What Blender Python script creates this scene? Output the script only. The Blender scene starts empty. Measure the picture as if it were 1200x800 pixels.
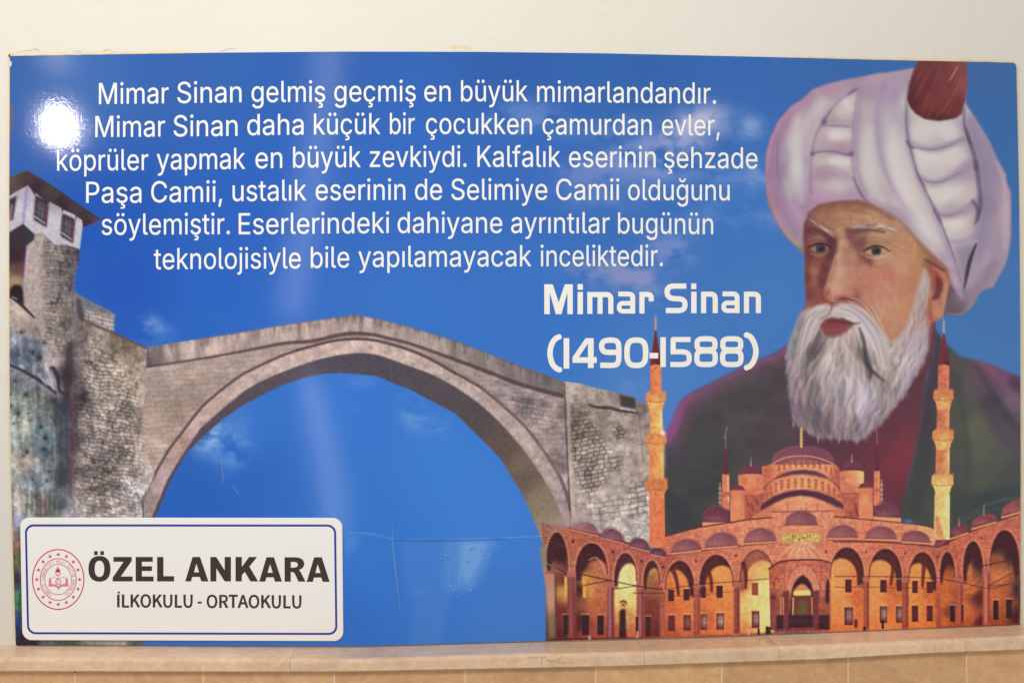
# A framed wall poster (sky, stone bridge, portrait, mosque at dusk) above a marble ledge, with a school sign fixed over its corner.
import bpy, bmesh, math, random
import numpy as np
from mathutils import Vector, Matrix
from mathutils.geometry import delaunay_2d_cdt

scene = bpy.context.scene
COL = scene.collection
R = math.radians

# ---------------------------------------------------------------- camera
CAM = np.array([-0.15428, -2.43687, 0.70550])          # metres; the wall is the plane y = 0, its front towards -y
YAW, PITCH, ROLL = R(-2.76688), R(-0.13957), R(0.42054)
def cam_axes():
    cy, sy, cp, sp, cr, sr = math.cos(YAW), math.sin(YAW), math.cos(PITCH), math.sin(PITCH), math.cos(ROLL), math.sin(ROLL)
    Rz = np.array([[cy, -sy, 0], [sy, cy, 0], [0, 0, 1]])
    Rx = np.array([[1, 0, 0], [0, cp, -sp], [0, sp, cp]])
    Ry = np.array([[cr, 0, sr], [0, 1, 0], [-sr, 0, cr]])
    return Rz @ Rx @ Ry                                 # columns: right, forward, up
AX = cam_axes()
cd = bpy.data.cameras.new('camera'); cam = bpy.data.objects.new('camera', cd); COL.objects.link(cam)
cd.sensor_width = 36.0; cd.lens = 36.0; cd.clip_start = 0.05; cd.clip_end = 50
M = Matrix(((AX[0, 0], AX[0, 2], -AX[0, 1], CAM[0]), (AX[1, 0], AX[1, 2], -AX[1, 1], CAM[1]), (AX[2, 0], AX[2, 2], -AX[2, 1], CAM[2]), (0, 0, 0, 1)))
cam.matrix_world = M
scene.camera = cam

def at(u, v, y=0.0):
    """point of the plane at depth y that the layout position (u, v) of the traced print falls on (arrays welcome)"""
    u, v = np.asarray(u, float), np.asarray(v, float)
    d = AX[:, 1] + np.multiply.outer((u - 600) / 1200.0, AX[:, 0]) - np.multiply.outer((v - 400) / 1200.0, AX[:, 2])
    t = (y - CAM[1]) / d[..., 1]
    return CAM + d * t[..., None]

# ---------------------------------------------------------------- light: one bare ceiling lamp, added streak strips, an unseen fill and bounce light
world = bpy.data.worlds.new('World'); scene.world = world; world.use_nodes = True
bg = world.node_tree.nodes['Background']
bg.inputs['Color'].default_value = (1.0, 0.95, 0.88, 1); bg.inputs['Strength'].default_value = 0.51
def area(name, loc, look, sx, sy, power, color, shape='RECTANGLE'):
    l = bpy.data.lights.new(name, 'AREA'); l.shape = shape; l.size = sx; l.size_y = sy; l.energy = power; l.color = color
    o = bpy.data.objects.new(name, l); COL.objects.link(o); o.location = loc
    o.rotation_euler = (Vector(look) - Vector(loc)).to_track_quat('-Z', 'Y').to_euler()
    return o
def mirror_point(u, v, dist):
    """where a lamp `dist` metres in front of the wall stands if its reflection is seen at (u, v)"""
    p = at(u, v); c = CAM.copy(); c[1] = -c[1]
    d = p - c
    return c + d * ((-dist - c[1]) / d[1])
LP = mirror_point(71, 149, 1.5)
area('lamp', LP, (0.0, 0, 0.55), 0.068, 0.108, 4.2, (1.0, 0.95, 0.88), 'ELLIPSE')
area('far_lamp', mirror_point(68, 70, 2.2), (0.0, 0, 0.6), 0.13, 0.12, .22, (1.0, 0.96, 0.92), 'ELLIPSE')
def strip(u0, v0, u1, v1, dist, width, power):
    """an added strip lamp, placed so that its streak shows in the gloss from (u0, v0) to (u1, v1)"""
    a, b = Vector(mirror_point(u0, v0, dist)), Vector(mirror_point(u1, v1, dist))
    o = area('streak_light', (a + b) / 2, (a + b) / 2 + Vector((0, 1, 0)), width, (b - a).length, power, (0.93, 0.98, 1.0))  # area lamp added only for the streak it puts in the gloss
    y = (a - b).normalized(); z = Vector((0, -1, 0)); x = y.cross(z)
    o.matrix_world = Matrix(((x.x, y.x, z.x, 0), (x.y, y.y, z.y, 0), (x.z, y.z, z.z, 0), (0, 0, 0, 1)))
    o.location = (a + b) / 2
strip(388, 30, 340, 372, 2.6, .12, 1.5)
strip(362, 440, 397, 625, 2.6, .05, .7)
area('fill_light', (-0.7, -2.9, 3.1), (-.3, 0, .6), 1.6, 1.0, 84, (1.0, 0.95, 0.88))  # broad unseen fill, added to brighten the wall, more on the left

scene.view_settings.view_transform = 'Standard'
scene.view_settings.look = 'None'
scene.view_settings.exposure = 0.0
scene.view_settings.gamma = 1.0
scene.render.film_transparent = False

# ---------------------------------------------------------------- helpers
def lin(c):
    c = np.asarray(c, np.float64) / 255.0
    return np.where(c <= 0.04045, c / 12.92, ((c + 0.055) / 1.055) ** 2.4)

def add_mesh(name, verts, faces, mats, parent=None, colors=None, mat_index=None, smooth_faces=False):
    me = bpy.data.meshes.new(name)
    v = np.asarray(verts, np.float32)
    f = np.asarray(faces, np.int32) if not isinstance(faces, list) else faces
    if isinstance(f, np.ndarray) and f.ndim == 2:
        me.vertices.add(len(v)); me.vertices.foreach_set('co', v.ravel())
        n, k = f.shape
        me.loops.add(n * k); me.loops.foreach_set('vertex_index', f.ravel())
        me.polygons.add(n); me.polygons.foreach_set('loop_start', np.arange(0, n * k, k, dtype=np.int32))
        try:
            me.polygons.foreach_set('loop_total', np.full(n, k, np.int32))
        except Exception:
            pass
        me.update(calc_edges=True); me.validate()
    else:
        me.from_pydata([tuple(map(float, p)) for p in v], [], [tuple(map(int, q)) for q in f]); me.update()
    for m in (mats if isinstance(mats, (list, tuple)) else [mats]):
        me.materials.append(m)
    if mat_index is not None:
        me.polygons.foreach_set('material_index', np.asarray(mat_index, np.int32))
    if colors is not None:
        a = me.color_attributes.new('ink', 'FLOAT_COLOR', 'POINT')
        c = np.ones((len(v), 4), np.float32); c[:, :3] = colors
        a.data.foreach_set('color', c.ravel())
    if smooth_faces:
        me.polygons.foreach_set('use_smooth', np.ones(len(me.polygons), bool))
    o = bpy.data.objects.new(name, me); COL.objects.link(o)
    if parent is not None:
        o.parent = parent
    return o

def empty(name, label, cat, group=None):
    o = bpy.data.objects.new(name, None); COL.objects.link(o)
    o['label'] = label; o['category'] = cat
    if group: o['group'] = group
    return o

def ring_area(r):
    r = np.asarray(r, float); x, y = r[:, 0], r[:, 1]
    return .5 * np.sum(x * np.roll(y, -1) - np.roll(x, -1) * y)

def winding(rings, pts):
    """non-zero winding number of each point"""
    w = np.zeros(len(pts), int)
    px, py = pts[:, 0], pts[:, 1]
    for r in rings:
        a = np.asarray(r, float); b = np.roll(a, -1, 0)
        for (ax, ay), (bx, by) in zip(a, b):
            cr = (bx - ax) * (py - ay) - (px - ax) * (by - ay)
            w += ((ay <= py) & (by > py) & (cr > 0)).astype(int)
            w -= ((ay > py) & (by <= py) & (cr < 0)).astype(int)
    return w

def fill_rings(rings):
    """triangulate the non-zero union of closed rings; returns 2-D points and triangles"""
    co, ed = [], []
    for r in rings:
        r = [tuple(map(float, p)) for p in r]
        q = [r[0]]
        for p in r[1:]:
            if abs(p[0] - q[-1][0]) + abs(p[1] - q[-1][1]) > 1e-5:
                q.append(p)
        if abs(q[0][0] - q[-1][0]) + abs(q[0][1] - q[-1][1]) < 1e-5:
            q.pop()
        if len(q) < 3:
            continue
        b = len(co)
        co += q
        ed += [(b + i, b + (i + 1) % len(q)) for i in range(len(q))]
    v, _e, f, _a, _b, _c = delaunay_2d_cdt([Vector(p) for p in co], ed, [], 0, 1e-6)
    v = np.array([(p.x, p.y) for p in v]); f = np.array([t for t in f if len(t) == 3])
    cen = v[f].mean(1)
    return v, f[winding(rings, cen) != 0]

def flat(name, rings, y, mat, parent, groups=None):
    """a flat piece of lettering or ornament cut from rings given in layout units (one triangulation per glyph group)"""
    V, F, n = [], [], 0
    for g in (groups or [rings]):
        v, f = fill_rings(g)
        if len(f) == 0:
            continue
        P = at(v[:, 0], v[:, 1], y)
        nrm = np.cross(P[f[0][1]] - P[f[0][0]], P[f[0][2]] - P[f[0][0]])
        if nrm[1] > 0:
            f = f[:, ::-1]
        V.append(P); F.append(f + n); n += len(P)
    return add_mesh(name, np.concatenate(V), np.concatenate(F), mat, parent)

def slab_from(name, outline, y_front, y_back, mat, parent, bevel=0.0):
    """a plate with a real thickness whose front outline is given in layout units"""
    P = at(outline[:, 0], outline[:, 1], y_front)
    n = len(P)
    B = P.copy(); B[:, 1] = y_back
    verts = [P, B]; faces = []
    if bevel:
        c = P.mean(0); Q = P.copy()
        d = c - P; d[:, 1] = 0; d /= np.linalg.norm(d, axis=1)[:, None]
        tang = np.roll(P, -1, 0) - np.roll(P, 1, 0); nr = np.stack([tang[:, 2], 0 * tang[:, 0], -tang[:, 0]], 1)
        nr /= np.linalg.norm(nr, axis=1)[:, None]; nr *= np.sign((nr * d).sum(1))[:, None]
        Q = P + nr * bevel
        P2 = P.copy(); P2[:, 1] += bevel
        verts = [Q, P2, B]
    V = np.concatenate(verts); k = len(verts)
    faces = [tuple(range(n))] + [tuple(range((k - 1) * n, k * n))[::-1]]
    for s in range(k - 1):
        for i in range(n):
            j = (i + 1) % n
            faces.append((s * n + i, (s + 1) * n + i, (s + 1) * n + j, s * n + j))
    o = add_mesh(name, V, faces, mat, parent)
    bm = bmesh.new(); bm.from_mesh(o.data); bmesh.ops.recalc_face_normals(bm, faces=bm.faces); bm.to_mesh(o.data); bm.free()
    return o

# ---------------------------------------------------------------- materials
def mat_new(name):
    m = bpy.data.materials.new(name); m.use_nodes = True
    nt = m.node_tree
    return m, nt, nt.nodes['Principled BSDF']

def n_noise(nt, scale, detail=3, rough=.5, vec=None):
    n = nt.nodes.new('ShaderNodeTexNoise'); n.inputs['Scale'].default_value = scale; n.inputs['Detail'].default_value = detail; n.inputs['Roughness'].default_value = rough
    if vec is not None: nt.links.new(vec, n.inputs['Vector'])
    return n
def n_bump(nt, height, dist, strength=1.0, normal=None):
    b = nt.nodes.new('ShaderNodeBump'); b.inputs['Distance'].default_value = dist; b.inputs['Strength'].default_value = strength
    nt.links.new(height, b.inputs['Height'])
    if normal is not None: nt.links.new(normal, b.inputs['Normal'])
    return b
def n_ramp(nt, fac, stops):
    r = nt.nodes.new('ShaderNodeValToRGB'); e = r.color_ramp.elements
    while len(e) > 1: e.remove(e[-1])
    e[0].position = stops[0][0]; e[0].color = (*stops[0][1], 1)
    for p, c in stops[1:]:
        q = e.new(p); q.color = (*c, 1)
    nt.links.new(fac, r.inputs['Fac'])
    return r
def position(nt):
    return nt.nodes.new('ShaderNodeNewGeometry').outputs['Position']

def film_finish(nt, b, rough=.085):
    """glossy laminate: a faint sag in the sheet and the fine orange-peel grain of the film"""
    pos = position(nt)
    sag = n_noise(nt, 1.7, 1, .4, pos); grain = n_noise(nt, 400, 0, .5, pos)
    b1 = n_bump(nt, sag.outputs['Fac'], .003)
    b2 = n_bump(nt, grain.outputs['Fac'], .00006, 1.0, b1.outputs['Normal'])
    nt.links.new(b2.outputs['Normal'], b.inputs['Normal'])
    b.inputs['Roughness'].default_value = rough
    b.inputs['IOR'].default_value = 1.5

def make_print():
    m, nt, b = mat_new('laminated_print')
    a = nt.nodes.new('ShaderNodeAttribute'); a.attribute_name = 'ink'
    nt.links.new(a.outputs['Color'], b.inputs['Base Color'])
    film_finish(nt, b)
    return m
def make_ink(name, col, film=True, rough=.3):
    m, nt, b = mat_new(name)
    b.inputs['Base Color'].default_value = (*col, 1)
    if film: film_finish(nt, b)
    else: b.inputs['Roughness'].default_value = rough
    return m
def make_plaster():
    m, nt, b = mat_new('painted_plaster')
    pos = position(nt)
    n1 = n_noise(nt, 1.3, 3, .5, pos); n2 = n_noise(nt, 60, 4, .6, pos); n3 = n_noise(nt, 9, 3, .5, pos)
    r = n_ramp(nt, n1.outputs['Fac'], [(.25, (.695, .675, .62)), (.75, (.735, .715, .662))])
    nt.links.new(r.outputs['Color'], b.inputs['Base Color'])
    b1 = n_bump(nt, n3.outputs['Fac'], .004); b2 = n_bump(nt, n2.outputs['Fac'], .0006, 1, b1.outputs['Normal'])
    nt.links.new(b2.outputs['Normal'], b.inputs['Normal'])
    b.inputs['Roughness'].default_value = .62
    return m
def make_stone(name, base, dark, lite, rough, seed):
    m, nt, b = mat_new(name)
    pos = position(nt)
    mp = nt.nodes.new('ShaderNodeMapping'); mp.inputs['Location'].default_value = (seed, seed * .7, seed * .3); mp.inputs['Scale'].default_value = (1, 1, 1.2)
    nt.links.new(pos, mp.inputs['Vector'])
    oi = nt.nodes.new('ShaderNodeObjectInfo')
    ad = nt.nodes.new('ShaderNodeVectorMath'); ad.operation = 'ADD'
    mu = nt.nodes.new('ShaderNodeVectorMath'); mu.operation = 'SCALE'; mu.inputs['Scale'].default_value = 9.0
    cb = nt.nodes.new('ShaderNodeCombineXYZ'); nt.links.new(oi.outputs['Random'], cb.inputs[0]); nt.links.new(oi.outputs['Random'], cb.inputs[2])
    nt.links.new(cb.outputs[0], mu.inputs[0]); nt.links.new(mp.outputs[0], ad.inputs[0]); nt.links.new(mu.outputs[0], ad.inputs[1])
    n1 = n_noise(nt, 9, 7, .66, ad.outputs[0]); n1.inputs['Distortion'].default_value = .9; n2 = n_noise(nt, 55, 5, .65, ad.outputs[0]); n3 = n_noise(nt, 160, 2, .6, ad.outputs[0])
    mx = nt.nodes.new('ShaderNodeMath'); mx.operation = 'MULTIPLY_ADD'; mx.inputs[1].default_value = .45
    nt.links.new(n2.outputs['Fac'], mx.inputs[0])
    m2 = nt.nodes.new('ShaderNodeMath'); m2.operation = 'MULTIPLY'; m2.inputs[1].default_value = .6
    nt.links.new(n1.outputs['Fac'], m2.inputs[0]); nt.links.new(m2.outputs[0], mx.inputs[2])
    r = n_ramp(nt, mx.outputs[0], [(.30, dark), (.50, base), (.70, lite)])
    rv = n_ramp(nt, oi.outputs['Random'], [(0, (.90, .89, .87)), (1, (1.06, 1.05, 1.05))])     # each piece of stone has its own tone
    mm = nt.nodes.new('ShaderNodeMix'); mm.data_type = 'RGBA'; mm.blend_type = 'MULTIPLY'; mm.inputs['Factor'].default_value = 1.0
    nt.links.new(r.outputs['Color'], mm.inputs[6]); nt.links.new(rv.outputs['Color'], mm.inputs[7])
    vn = n_noise(nt, 7, 4, .6, ad.outputs[0]); vn.inputs['Distortion'].default_value = 1.6
    vr = n_ramp(nt, vn.outputs['Fac'], [(.47, (1, 1, 1)), (.50, (1.10, 1.09, 1.08)), (.53, (1, 1, 1)), (.62, (.95, .94, .93))])
    m3 = nt.nodes.new('ShaderNodeMix'); m3.data_type = 'RGBA'; m3.blend_type = 'MULTIPLY'; m3.inputs['Factor'].default_value = 1.0
    nt.links.new(mm.outputs[2], m3.inputs[6]); nt.links.new(vr.outputs['Color'], m3.inputs[7])
    nt.links.new(m3.outputs[2], b.inputs['Base Color'])
    b1 = n_bump(nt, n2.outputs['Fac'], .0008); b2 = n_bump(nt, n3.outputs['Fac'], .0002, 1, b1.outputs['Normal'])
    nt.links.new(b2.outputs['Normal'], b.inputs['Normal'])
    b.inputs['Roughness'].default_value = rough
    return m
M_PRINT = make_print()
M_WHITE = make_ink('white_ink', (.90, .89, .86))
M_EDGE = make_ink('board_edge', (.45, .44, .42), False, .6)
M_WALL = make_plaster()
M_SLAB = make_stone('polished_beige_marble', tuple(lin((221, 190, 160))), tuple(lin((202, 168, 137))), tuple(lin((231, 205, 176))), .32, 1.0)
M_TILE = make_stone('honey_marble', tuple(lin((210, 166, 120))), tuple(lin((192, 146, 102))), tuple(lin((220, 180, 136))), .38, 5.0)
M_GROUT = make_ink('pale_grout', tuple(lin((232, 204, 182))), False, .8)
M_GLUE = make_ink('dried_glue', tuple(lin((226, 208, 168))), False, .5)
M_SMUDGE = make_ink('pencil_smudge', tuple(lin((206, 196, 176))), False, .8)
M_PLATE = make_ink('sign_plastic', (.885, .885, .875), False, .34)
M_BLUE = make_ink('blue_vinyl', tuple(lin((38, 50, 160))), False, .4)
M_DARK = make_ink('dark_brown_vinyl', tuple(lin((54, 40, 38))), False, .45)
M_RED = make_ink('red_print', tuple(lin((214, 48, 66))), False, .4)
M_REDP = make_ink('pale_red_print', tuple(lin((226, 130, 136))), False, .4)

# ---------------------------------------------------------------- the wall
def box_mesh(name, lo, hi, mat, parent=None):
    x0, y0, z0 = lo; x1, y1, z1 = hi
    v = [(x0, y0, z0), (x1, y0, z0), (x1, y1, z0), (x0, y1, z0), (x0, y0, z1), (x1, y0, z1), (x1, y1, z1), (x0, y1, z1)]
    f = [(0, 3, 2, 1), (4, 5, 6, 7), (0, 1, 5, 4), (1, 2, 6, 5), (2, 3, 7, 6), (3, 0, 4, 7)]
    return add_mesh(name, v, f, mat, parent)
wall = box_mesh('wall', (-3.2, 0, -1.2), (3.2, .2, 2.6), M_WALL)
wall['kind'] = 'structure'

# ---------------------------------------------------------------- the marble ledge: capping slabs on honey-coloured facing tiles
BX = [-60, 0, 120, 300, 420, 600, 720, 840, 960, 1080, 1200, 1270]
BACK = [756, 756.3, 756.3, 757.2, 757.5, 752, 750, 746, 741.5, 736.5, 731.5, 728]
FTOP = [771.5, 771.5, 771.5, 770.5, 770.5, 766.5, 763.5, 759.5, 755, 748.5, 744, 741]
FBOT = [786.5, 786.5, 786.5, 787, 786.5, 783, 780.5, 776.5, 772.5, 765.5, 761, 758]
LEDGE_Y, TILE_Y = -.098, -.084
ledge = empty('marble_ledge', 'beige marble ledge of butted slabs running along the wall under the poster', 'ledge')
def sweep(x0, x1, name, parent):
    xs = np.unique(np.concatenate([[x0, x1], np.arange(math.ceil(x0 / 20) * 20, x1, 20)]))
    xs = xs[(xs >= x0) & (xs <= x1)]
    V, F = [], []
    for x in xs:
        k = at(x, np.interp(x, BX, BACK), 0.0)
        t = at(x, np.interp(x, BX, FTOP), LEDGE_Y)
        b = at(x, np.interp(x, BX, FBOT), LEDGE_Y)
        X, zt, zb, zk = t[0], t[2], b[2], k[2]
        zt = min(zt, zk)
        V += [(X, -.001, zk), (X, LEDGE_Y + .009, zt + .0005), (X, LEDGE_Y + .004, zt - .0015), (X, LEDGE_Y + .001, zt - .0045), (X, LEDGE_Y, zt - .009), (X, LEDGE_Y, zb + .002), (X, LEDGE_Y + .002, zb), (X, -.001, zb)]
    n = 8
    for i in range(len(xs) - 1):
        for j in range(n):
            a, b_ = i * n + j, i * n + (j + 1) % n
            F.append((a, b_, b_ + n, a + n))
    F.append(tuple(range(n))[::-1]); F.append(tuple(range((len(xs) - 1) * n, len(xs) * n)))
    o = add_mesh(name, V, F, M_SLAB, parent)
    bm = bmesh.new(); bm.from_mesh(o.data); bmesh.ops.recalc_face_normals(bm, faces=bm.faces); bm.to_mesh(o.data); bm.free()
    return o
JO = [-55, 339.5, 671, 755, 913, 1131, 1262]
JO = [-55, 339.5, 755, 913, 1131, 1262]
for a, b in zip(JO[:-1], JO[1:]):
    sweep(a + .16, b - .16, 'capping_slab', ledge)
TJ = [-60, 88, 238, 392, 545, 698, 846, 994, 1133, 1275]
for a, b in zip(TJ[:-1], TJ[1:]):
    xs = [a + .75, (a + b) / 2, b - .75]
    V, F = [], []
    for x in xs:
        t = at(x, np.interp(x, BX, FBOT), LEDGE_Y)[2] - .0008
        X = at(x, 800, TILE_Y)[0]
        V += [(X, TILE_Y, t), (X, TILE_Y, -.45), (X, -.02, -.45), (X, -.02, t)]
    for i in range(2):
        for j in range(4):
            F.append((i * 4 + j, i * 4 + (j + 1) % 4, i * 4 + 4 + (j + 1) % 4, i * 4 + 4 + j))
    F += [(3, 2, 1, 0), (8, 9, 10, 11)]
    o = add_mesh('facing_tile', V, F, M_TILE, ledge)
    bm = bmesh.new(); bm.from_mesh(o.data); bmesh.ops.recalc_face_normals(bm, faces=bm.faces); bm.to_mesh(o.data); bm.free()
p0, p1 = at(-60, 800, TILE_Y), at(1275, 800, TILE_Y)
box_mesh('grout', (p0[0], TILE_Y + .0003, -.44), (p1[0], -.015, -.04), M_GROUT, ledge)
# ---------------------------------------------------------------- print shop: a small numpy painter for the printed picture
S = 1.25                                  # print dots per unit of the layout grid (1200 x 800)
PW, PH = int(1200 * S), int(800 * S)
rng = np.random.default_rng(7)
art = np.zeros((PH, PW, 3), np.float32)   # printed colour, sRGB 0..1
pid = np.zeros((PH, PW), np.int16)        # which printed part each dot belongs to
yy, xx = np.mgrid[0:PH, 0:PW].astype(np.float32)
GX, GY = (xx + .5) / S, (yy + .5) / S     # layout coordinates of each dot
PARTS = ['panel']

def part_id(name):
    PARTS.append(name)
    return len(PARTS) - 1

def c3(c):
    return np.array(c, np.float32) / 255.0

def smooth(pts, n=6, closed=True):
    p = np.array(pts, float)
    m = len(p)
    out = []
    rngi = range(m) if closed else range(m - 1)
    for i in rngi:
        if closed:
            a, b, c, d = p[i - 1], p[i], p[(i + 1) % m], p[(i + 2) % m]
        else:
            a, b, c, d = p[max(i - 1, 0)], p[i], p[i + 1], p[min(i + 2, m - 1)]
        for k in range(n):
            t = k / n
            out.append(.5 * (2 * b + (c - a) * t + (2 * a - 5 * b + 4 * c - d) * t * t + (3 * b - a - 3 * c + d) * t ** 3))
    if not closed:
        out.append(p[-1])
    return np.array(out)

def box(x0, y0, x1, y1):
    a, b = max(int(np.floor(x0 * S)), 0), max(int(np.floor(y0 * S)), 0)
    c, d = min(int(np.ceil(x1 * S)) + 1, PW), min(int(np.ceil(y1 * S)) + 1, PH)
    return a, b, max(c, a + 1), max(d, b + 1)

def blur(m, r):
    r = int(round(r * S))
    if r < 1:
        return m
    for _ in range(2):
        for ax in (0, 1):
            pad = [(0, 0)] * m.ndim
            pad[ax] = (r + 1, r)
            c = np.cumsum(np.pad(m, pad, mode='edge'), axis=ax, dtype=np.float64)
            n = m.shape[ax]
            hi = np.take(c, np.arange(2 * r + 1, 2 * r + 1 + n), axis=ax)
            lo = np.take(c, np.arange(0, n), axis=ax)
            m = ((hi - lo) / (2 * r + 1)).astype(np.float32)
    return m

SUB = 3
def raster(pts, bb):
    """anti-aliased non-zero coverage of a closed polygon inside the dot box bb"""
    x0, y0, x1, y1 = bb
    w, h = x1 - x0, (y1 - y0) * SUB
    acc = np.zeros((h, w + 2), np.float32)
    p = np.array(pts, float) * S
    p[:, 0] -= x0
    p[:, 1] = (p[:, 1] - y0) * SUB
    q = np.roll(p, -1, 0)
    for (ax, ay), (bx, by) in zip(p, q):
        if ay == by:
            continue
        s = 1.0
        if ay > by:
            ax, ay, bx, by, s = bx, by, ax, ay, -1.0
        r0, r1 = max(int(np.ceil(ay - .5)), 0), min(int(np.ceil(by - .5)), h)
        if r1 <= r0:
            continue
        rows = np.arange(r0, r1)
        xs = np.clip(ax + (rows + .5 - ay) * (bx - ax) / (by - ay), 0, w)
        i = xs.astype(int)
        f = xs - i
        acc[rows, i] += s * (1 - f)
        acc[rows, i + 1] += s * f
    cov = np.minimum(np.abs(np.cumsum(acc, 1)[:, :w]), 1)
    return cov.reshape(y1 - y0, SUB, w).mean(1)

def over(bb, m, col, ident=None, clip=None):
    x0, y0, x1, y1 = bb
    if clip is not None:
        m = m * clip[y0:y1, x0:x1]
    a = art[y0:y1, x0:x1]
    a += (col - a) * m[..., None]
    if ident is not None:
        pid[y0:y1, x0:x1][m > .5] = ident

def fill(pts, col, soft=0, ident=None, clip=None, alpha=1, sm=0):
    p = smooth(pts, sm) if sm else np.array(pts, float)
    e = soft * 2.2 + 1
    bb = box(p[:, 0].min() - e, p[:, 1].min() - e, p[:, 0].max() + e, p[:, 1].max() + e)
    m = raster(p, bb)
    if soft:
        m = blur(m, soft)
    over(bb, m * alpha, c3(col) if len(col) == 3 else col, ident, clip)

def mask_of(pts, soft=0, sm=0):
    p = smooth(pts, sm) if sm else np.array(pts, float)
    bb = (0, 0, PW, PH)
    m = raster(p, bb)
    return blur(m, soft) if soft else m

def field(cps, bb, power=1.6, eps=6.0):
    """colour field through control points (x, y, r, g, b)"""
    x0, y0, x1, y1 = bb
    c = np.array(cps, np.float32)
    gx, gy = GX[y0:y1, x0:x1], GY[y0:y1, x0:x1]
    num = np.zeros(gx.shape + (3,), np.float32)
    den = np.zeros(gx.shape, np.float32)
    for x, y, r, g, b in c:
        w = 1.0 / ((gx - x) ** 2 + (gy - y) ** 2 + eps * eps) ** power
        num += w[..., None] * np.array([r, g, b], np.float32)
        den += w
    return num / den[..., None] / 255.0

def fillf(pts, cps, soft=0, ident=None, clip=None, power=1.6, eps=6.0, sm=0):
    p = smooth(pts, sm) if sm else np.array(pts, float)
    e = soft * 2.2 + 1
    bb = box(p[:, 0].min() - e, p[:, 1].min() - e, p[:, 0].max() + e, p[:, 1].max() + e)
    m = raster(p, bb)
    if soft:
        m = blur(m, soft)
    over(bb, m, field(cps, bb, power, eps), ident, clip)

def stroke(pts, w, col, alpha=1.0, soft=1.0, clip=None, ident=None, sm=4):
    """brush stroke; w is a width or a list of widths along it"""
    p = smooth(pts, sm, False) if (sm and len(pts) > 2) else np.array(pts, float)
    n = len(p)
    ws = np.interp(np.linspace(0, 1, n), np.linspace(0, 1, len(w)), w) if np.ndim(w) else np.full(n, float(w))
    e = ws.max() / 2 + soft + 1
    bb = box(p[:, 0].min() - e, p[:, 1].min() - e, p[:, 0].max() + e, p[:, 1].max() + e)
    x0, y0, x1, y1 = bb
    gx, gy = GX[y0:y1, x0:x1], GY[y0:y1, x0:x1]
    best = np.zeros(gx.shape, np.float32)
    for i in range(n - 1):
        ax, ay = p[i]
        dx, dy = p[i + 1] - p[i]
        t = np.clip(((gx - ax) * dx + (gy - ay) * dy) / (dx * dx + dy * dy + 1e-9), 0, 1)
        d = np.hypot(gx - ax - t * dx, gy - ay - t * dy)
        hw = (ws[i] + (ws[i + 1] - ws[i]) * t) / 2
        np.maximum(best, np.clip((hw - d) / max(soft, .3) + .5, 0, 1) * np.clip(hw * 2 * S, 0, 1), out=best)
    over(bb, best * alpha, c3(col), ident, clip)

def blob(x, y, rx, ry, col, alpha=1.0, ang=0.0, clip=None):
    e = max(rx, ry) * 2.4
    bb = box(x - e, y - e, x + e, y + e)
    x0, y0, x1, y1 = bb
    gx, gy = GX[y0:y1, x0:x1] - x, GY[y0:y1, x0:x1] - y
    ca, sa = np.cos(ang), np.sin(ang)
    u, v = (gx * ca + gy * sa) / rx, (-gx * sa + gy * ca) / ry
    over(bb, np.exp(-(u * u + v * v)) * alpha, c3(col), None, clip)

def noise(sx, sy=None, octaves=3, seed=1):
    """fractal value noise over the sheet, about 0..1, feature size in layout units"""
    sy = sy or sx
    r = np.random.default_rng(seed)
    out = np.zeros((PH, PW), np.float32)
    amp, tot = 1.0, 0.0
    for _ in range(octaves):
        nx, ny = int(1200 / sx) + 3, int(800 / sy) + 3
        g = r.random((ny, nx)).astype(np.float32)
        u, v = GX[0] / sx, GY[:, 0] / sy
        iu, iv = u.astype(int), v.astype(int)
        fu, fv = u - iu, v - iv
        fu, fv = fu * fu * (3 - 2 * fu), fv * fv * (3 - 2 * fv)
        a = g[iv][:, iu] * (1 - fu) + g[iv][:, iu + 1] * fu
        b = g[iv + 1][:, iu] * (1 - fu) + g[iv + 1][:, iu + 1] * fu
        out += amp * (a * (1 - fv)[:, None] + b * fv[:, None])
        tot += amp
        amp *= .55
        sx, sy = max(sx / 2, 1), max(sy / 2, 1)
    out /= tot
    return np.clip((out - .5) * 1.7 + .5, 0, 1)

def tint(mask, amount, col=None):
    """mottle: brighten (+) or darken (-) the print under mask by amount (array or number)"""
    m = mask * amount
    art[...] = np.clip(art * (1 + m[..., None]), 0, 1) if col is None else art + (c3(col) - art) * np.clip(m, 0, 1)[..., None]

def masonry(mask, rowh, cw, slope=0.0, line=.35, vary=.12, seed=3, wob=1.2, curve=None):
    """courses of stone blocks: darker joints, each block a little lighter or darker"""
    r = np.random.default_rng(seed)
    n1, n2 = noise(9, 9, 2, seed + 50), noise(7, 7, 2, seed + 51)
    v = (GY + slope * GX + (n1 - .5) * wob * 3) / rowh
    row = np.floor(v).astype(int)
    off = r.random(4000).astype(np.float32)[row % 4000]
    u = (GX + (n2 - .5) * wob * 4) / cw + off * 7
    col = np.floor(u).astype(int)
    fv, fu = v - row, u - col
    d = np.minimum(np.minimum(fv, 1 - fv) * rowh, np.minimum(fu, 1 - fu) * cw)
    j = np.clip(1.15 - d, 0, 1)
    val = r.random(8192).astype(np.float32)[(row * 131 + col * 17) % 8192]
    tint(mask, (val - .5) * 2 * vary - j * line)

def darkspots(mask, size, thr, amount, seed):
    n = noise(size, size, 2, seed)
    tint(mask, -amount * np.clip((n - thr) / .1, 0, 1))
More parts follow.
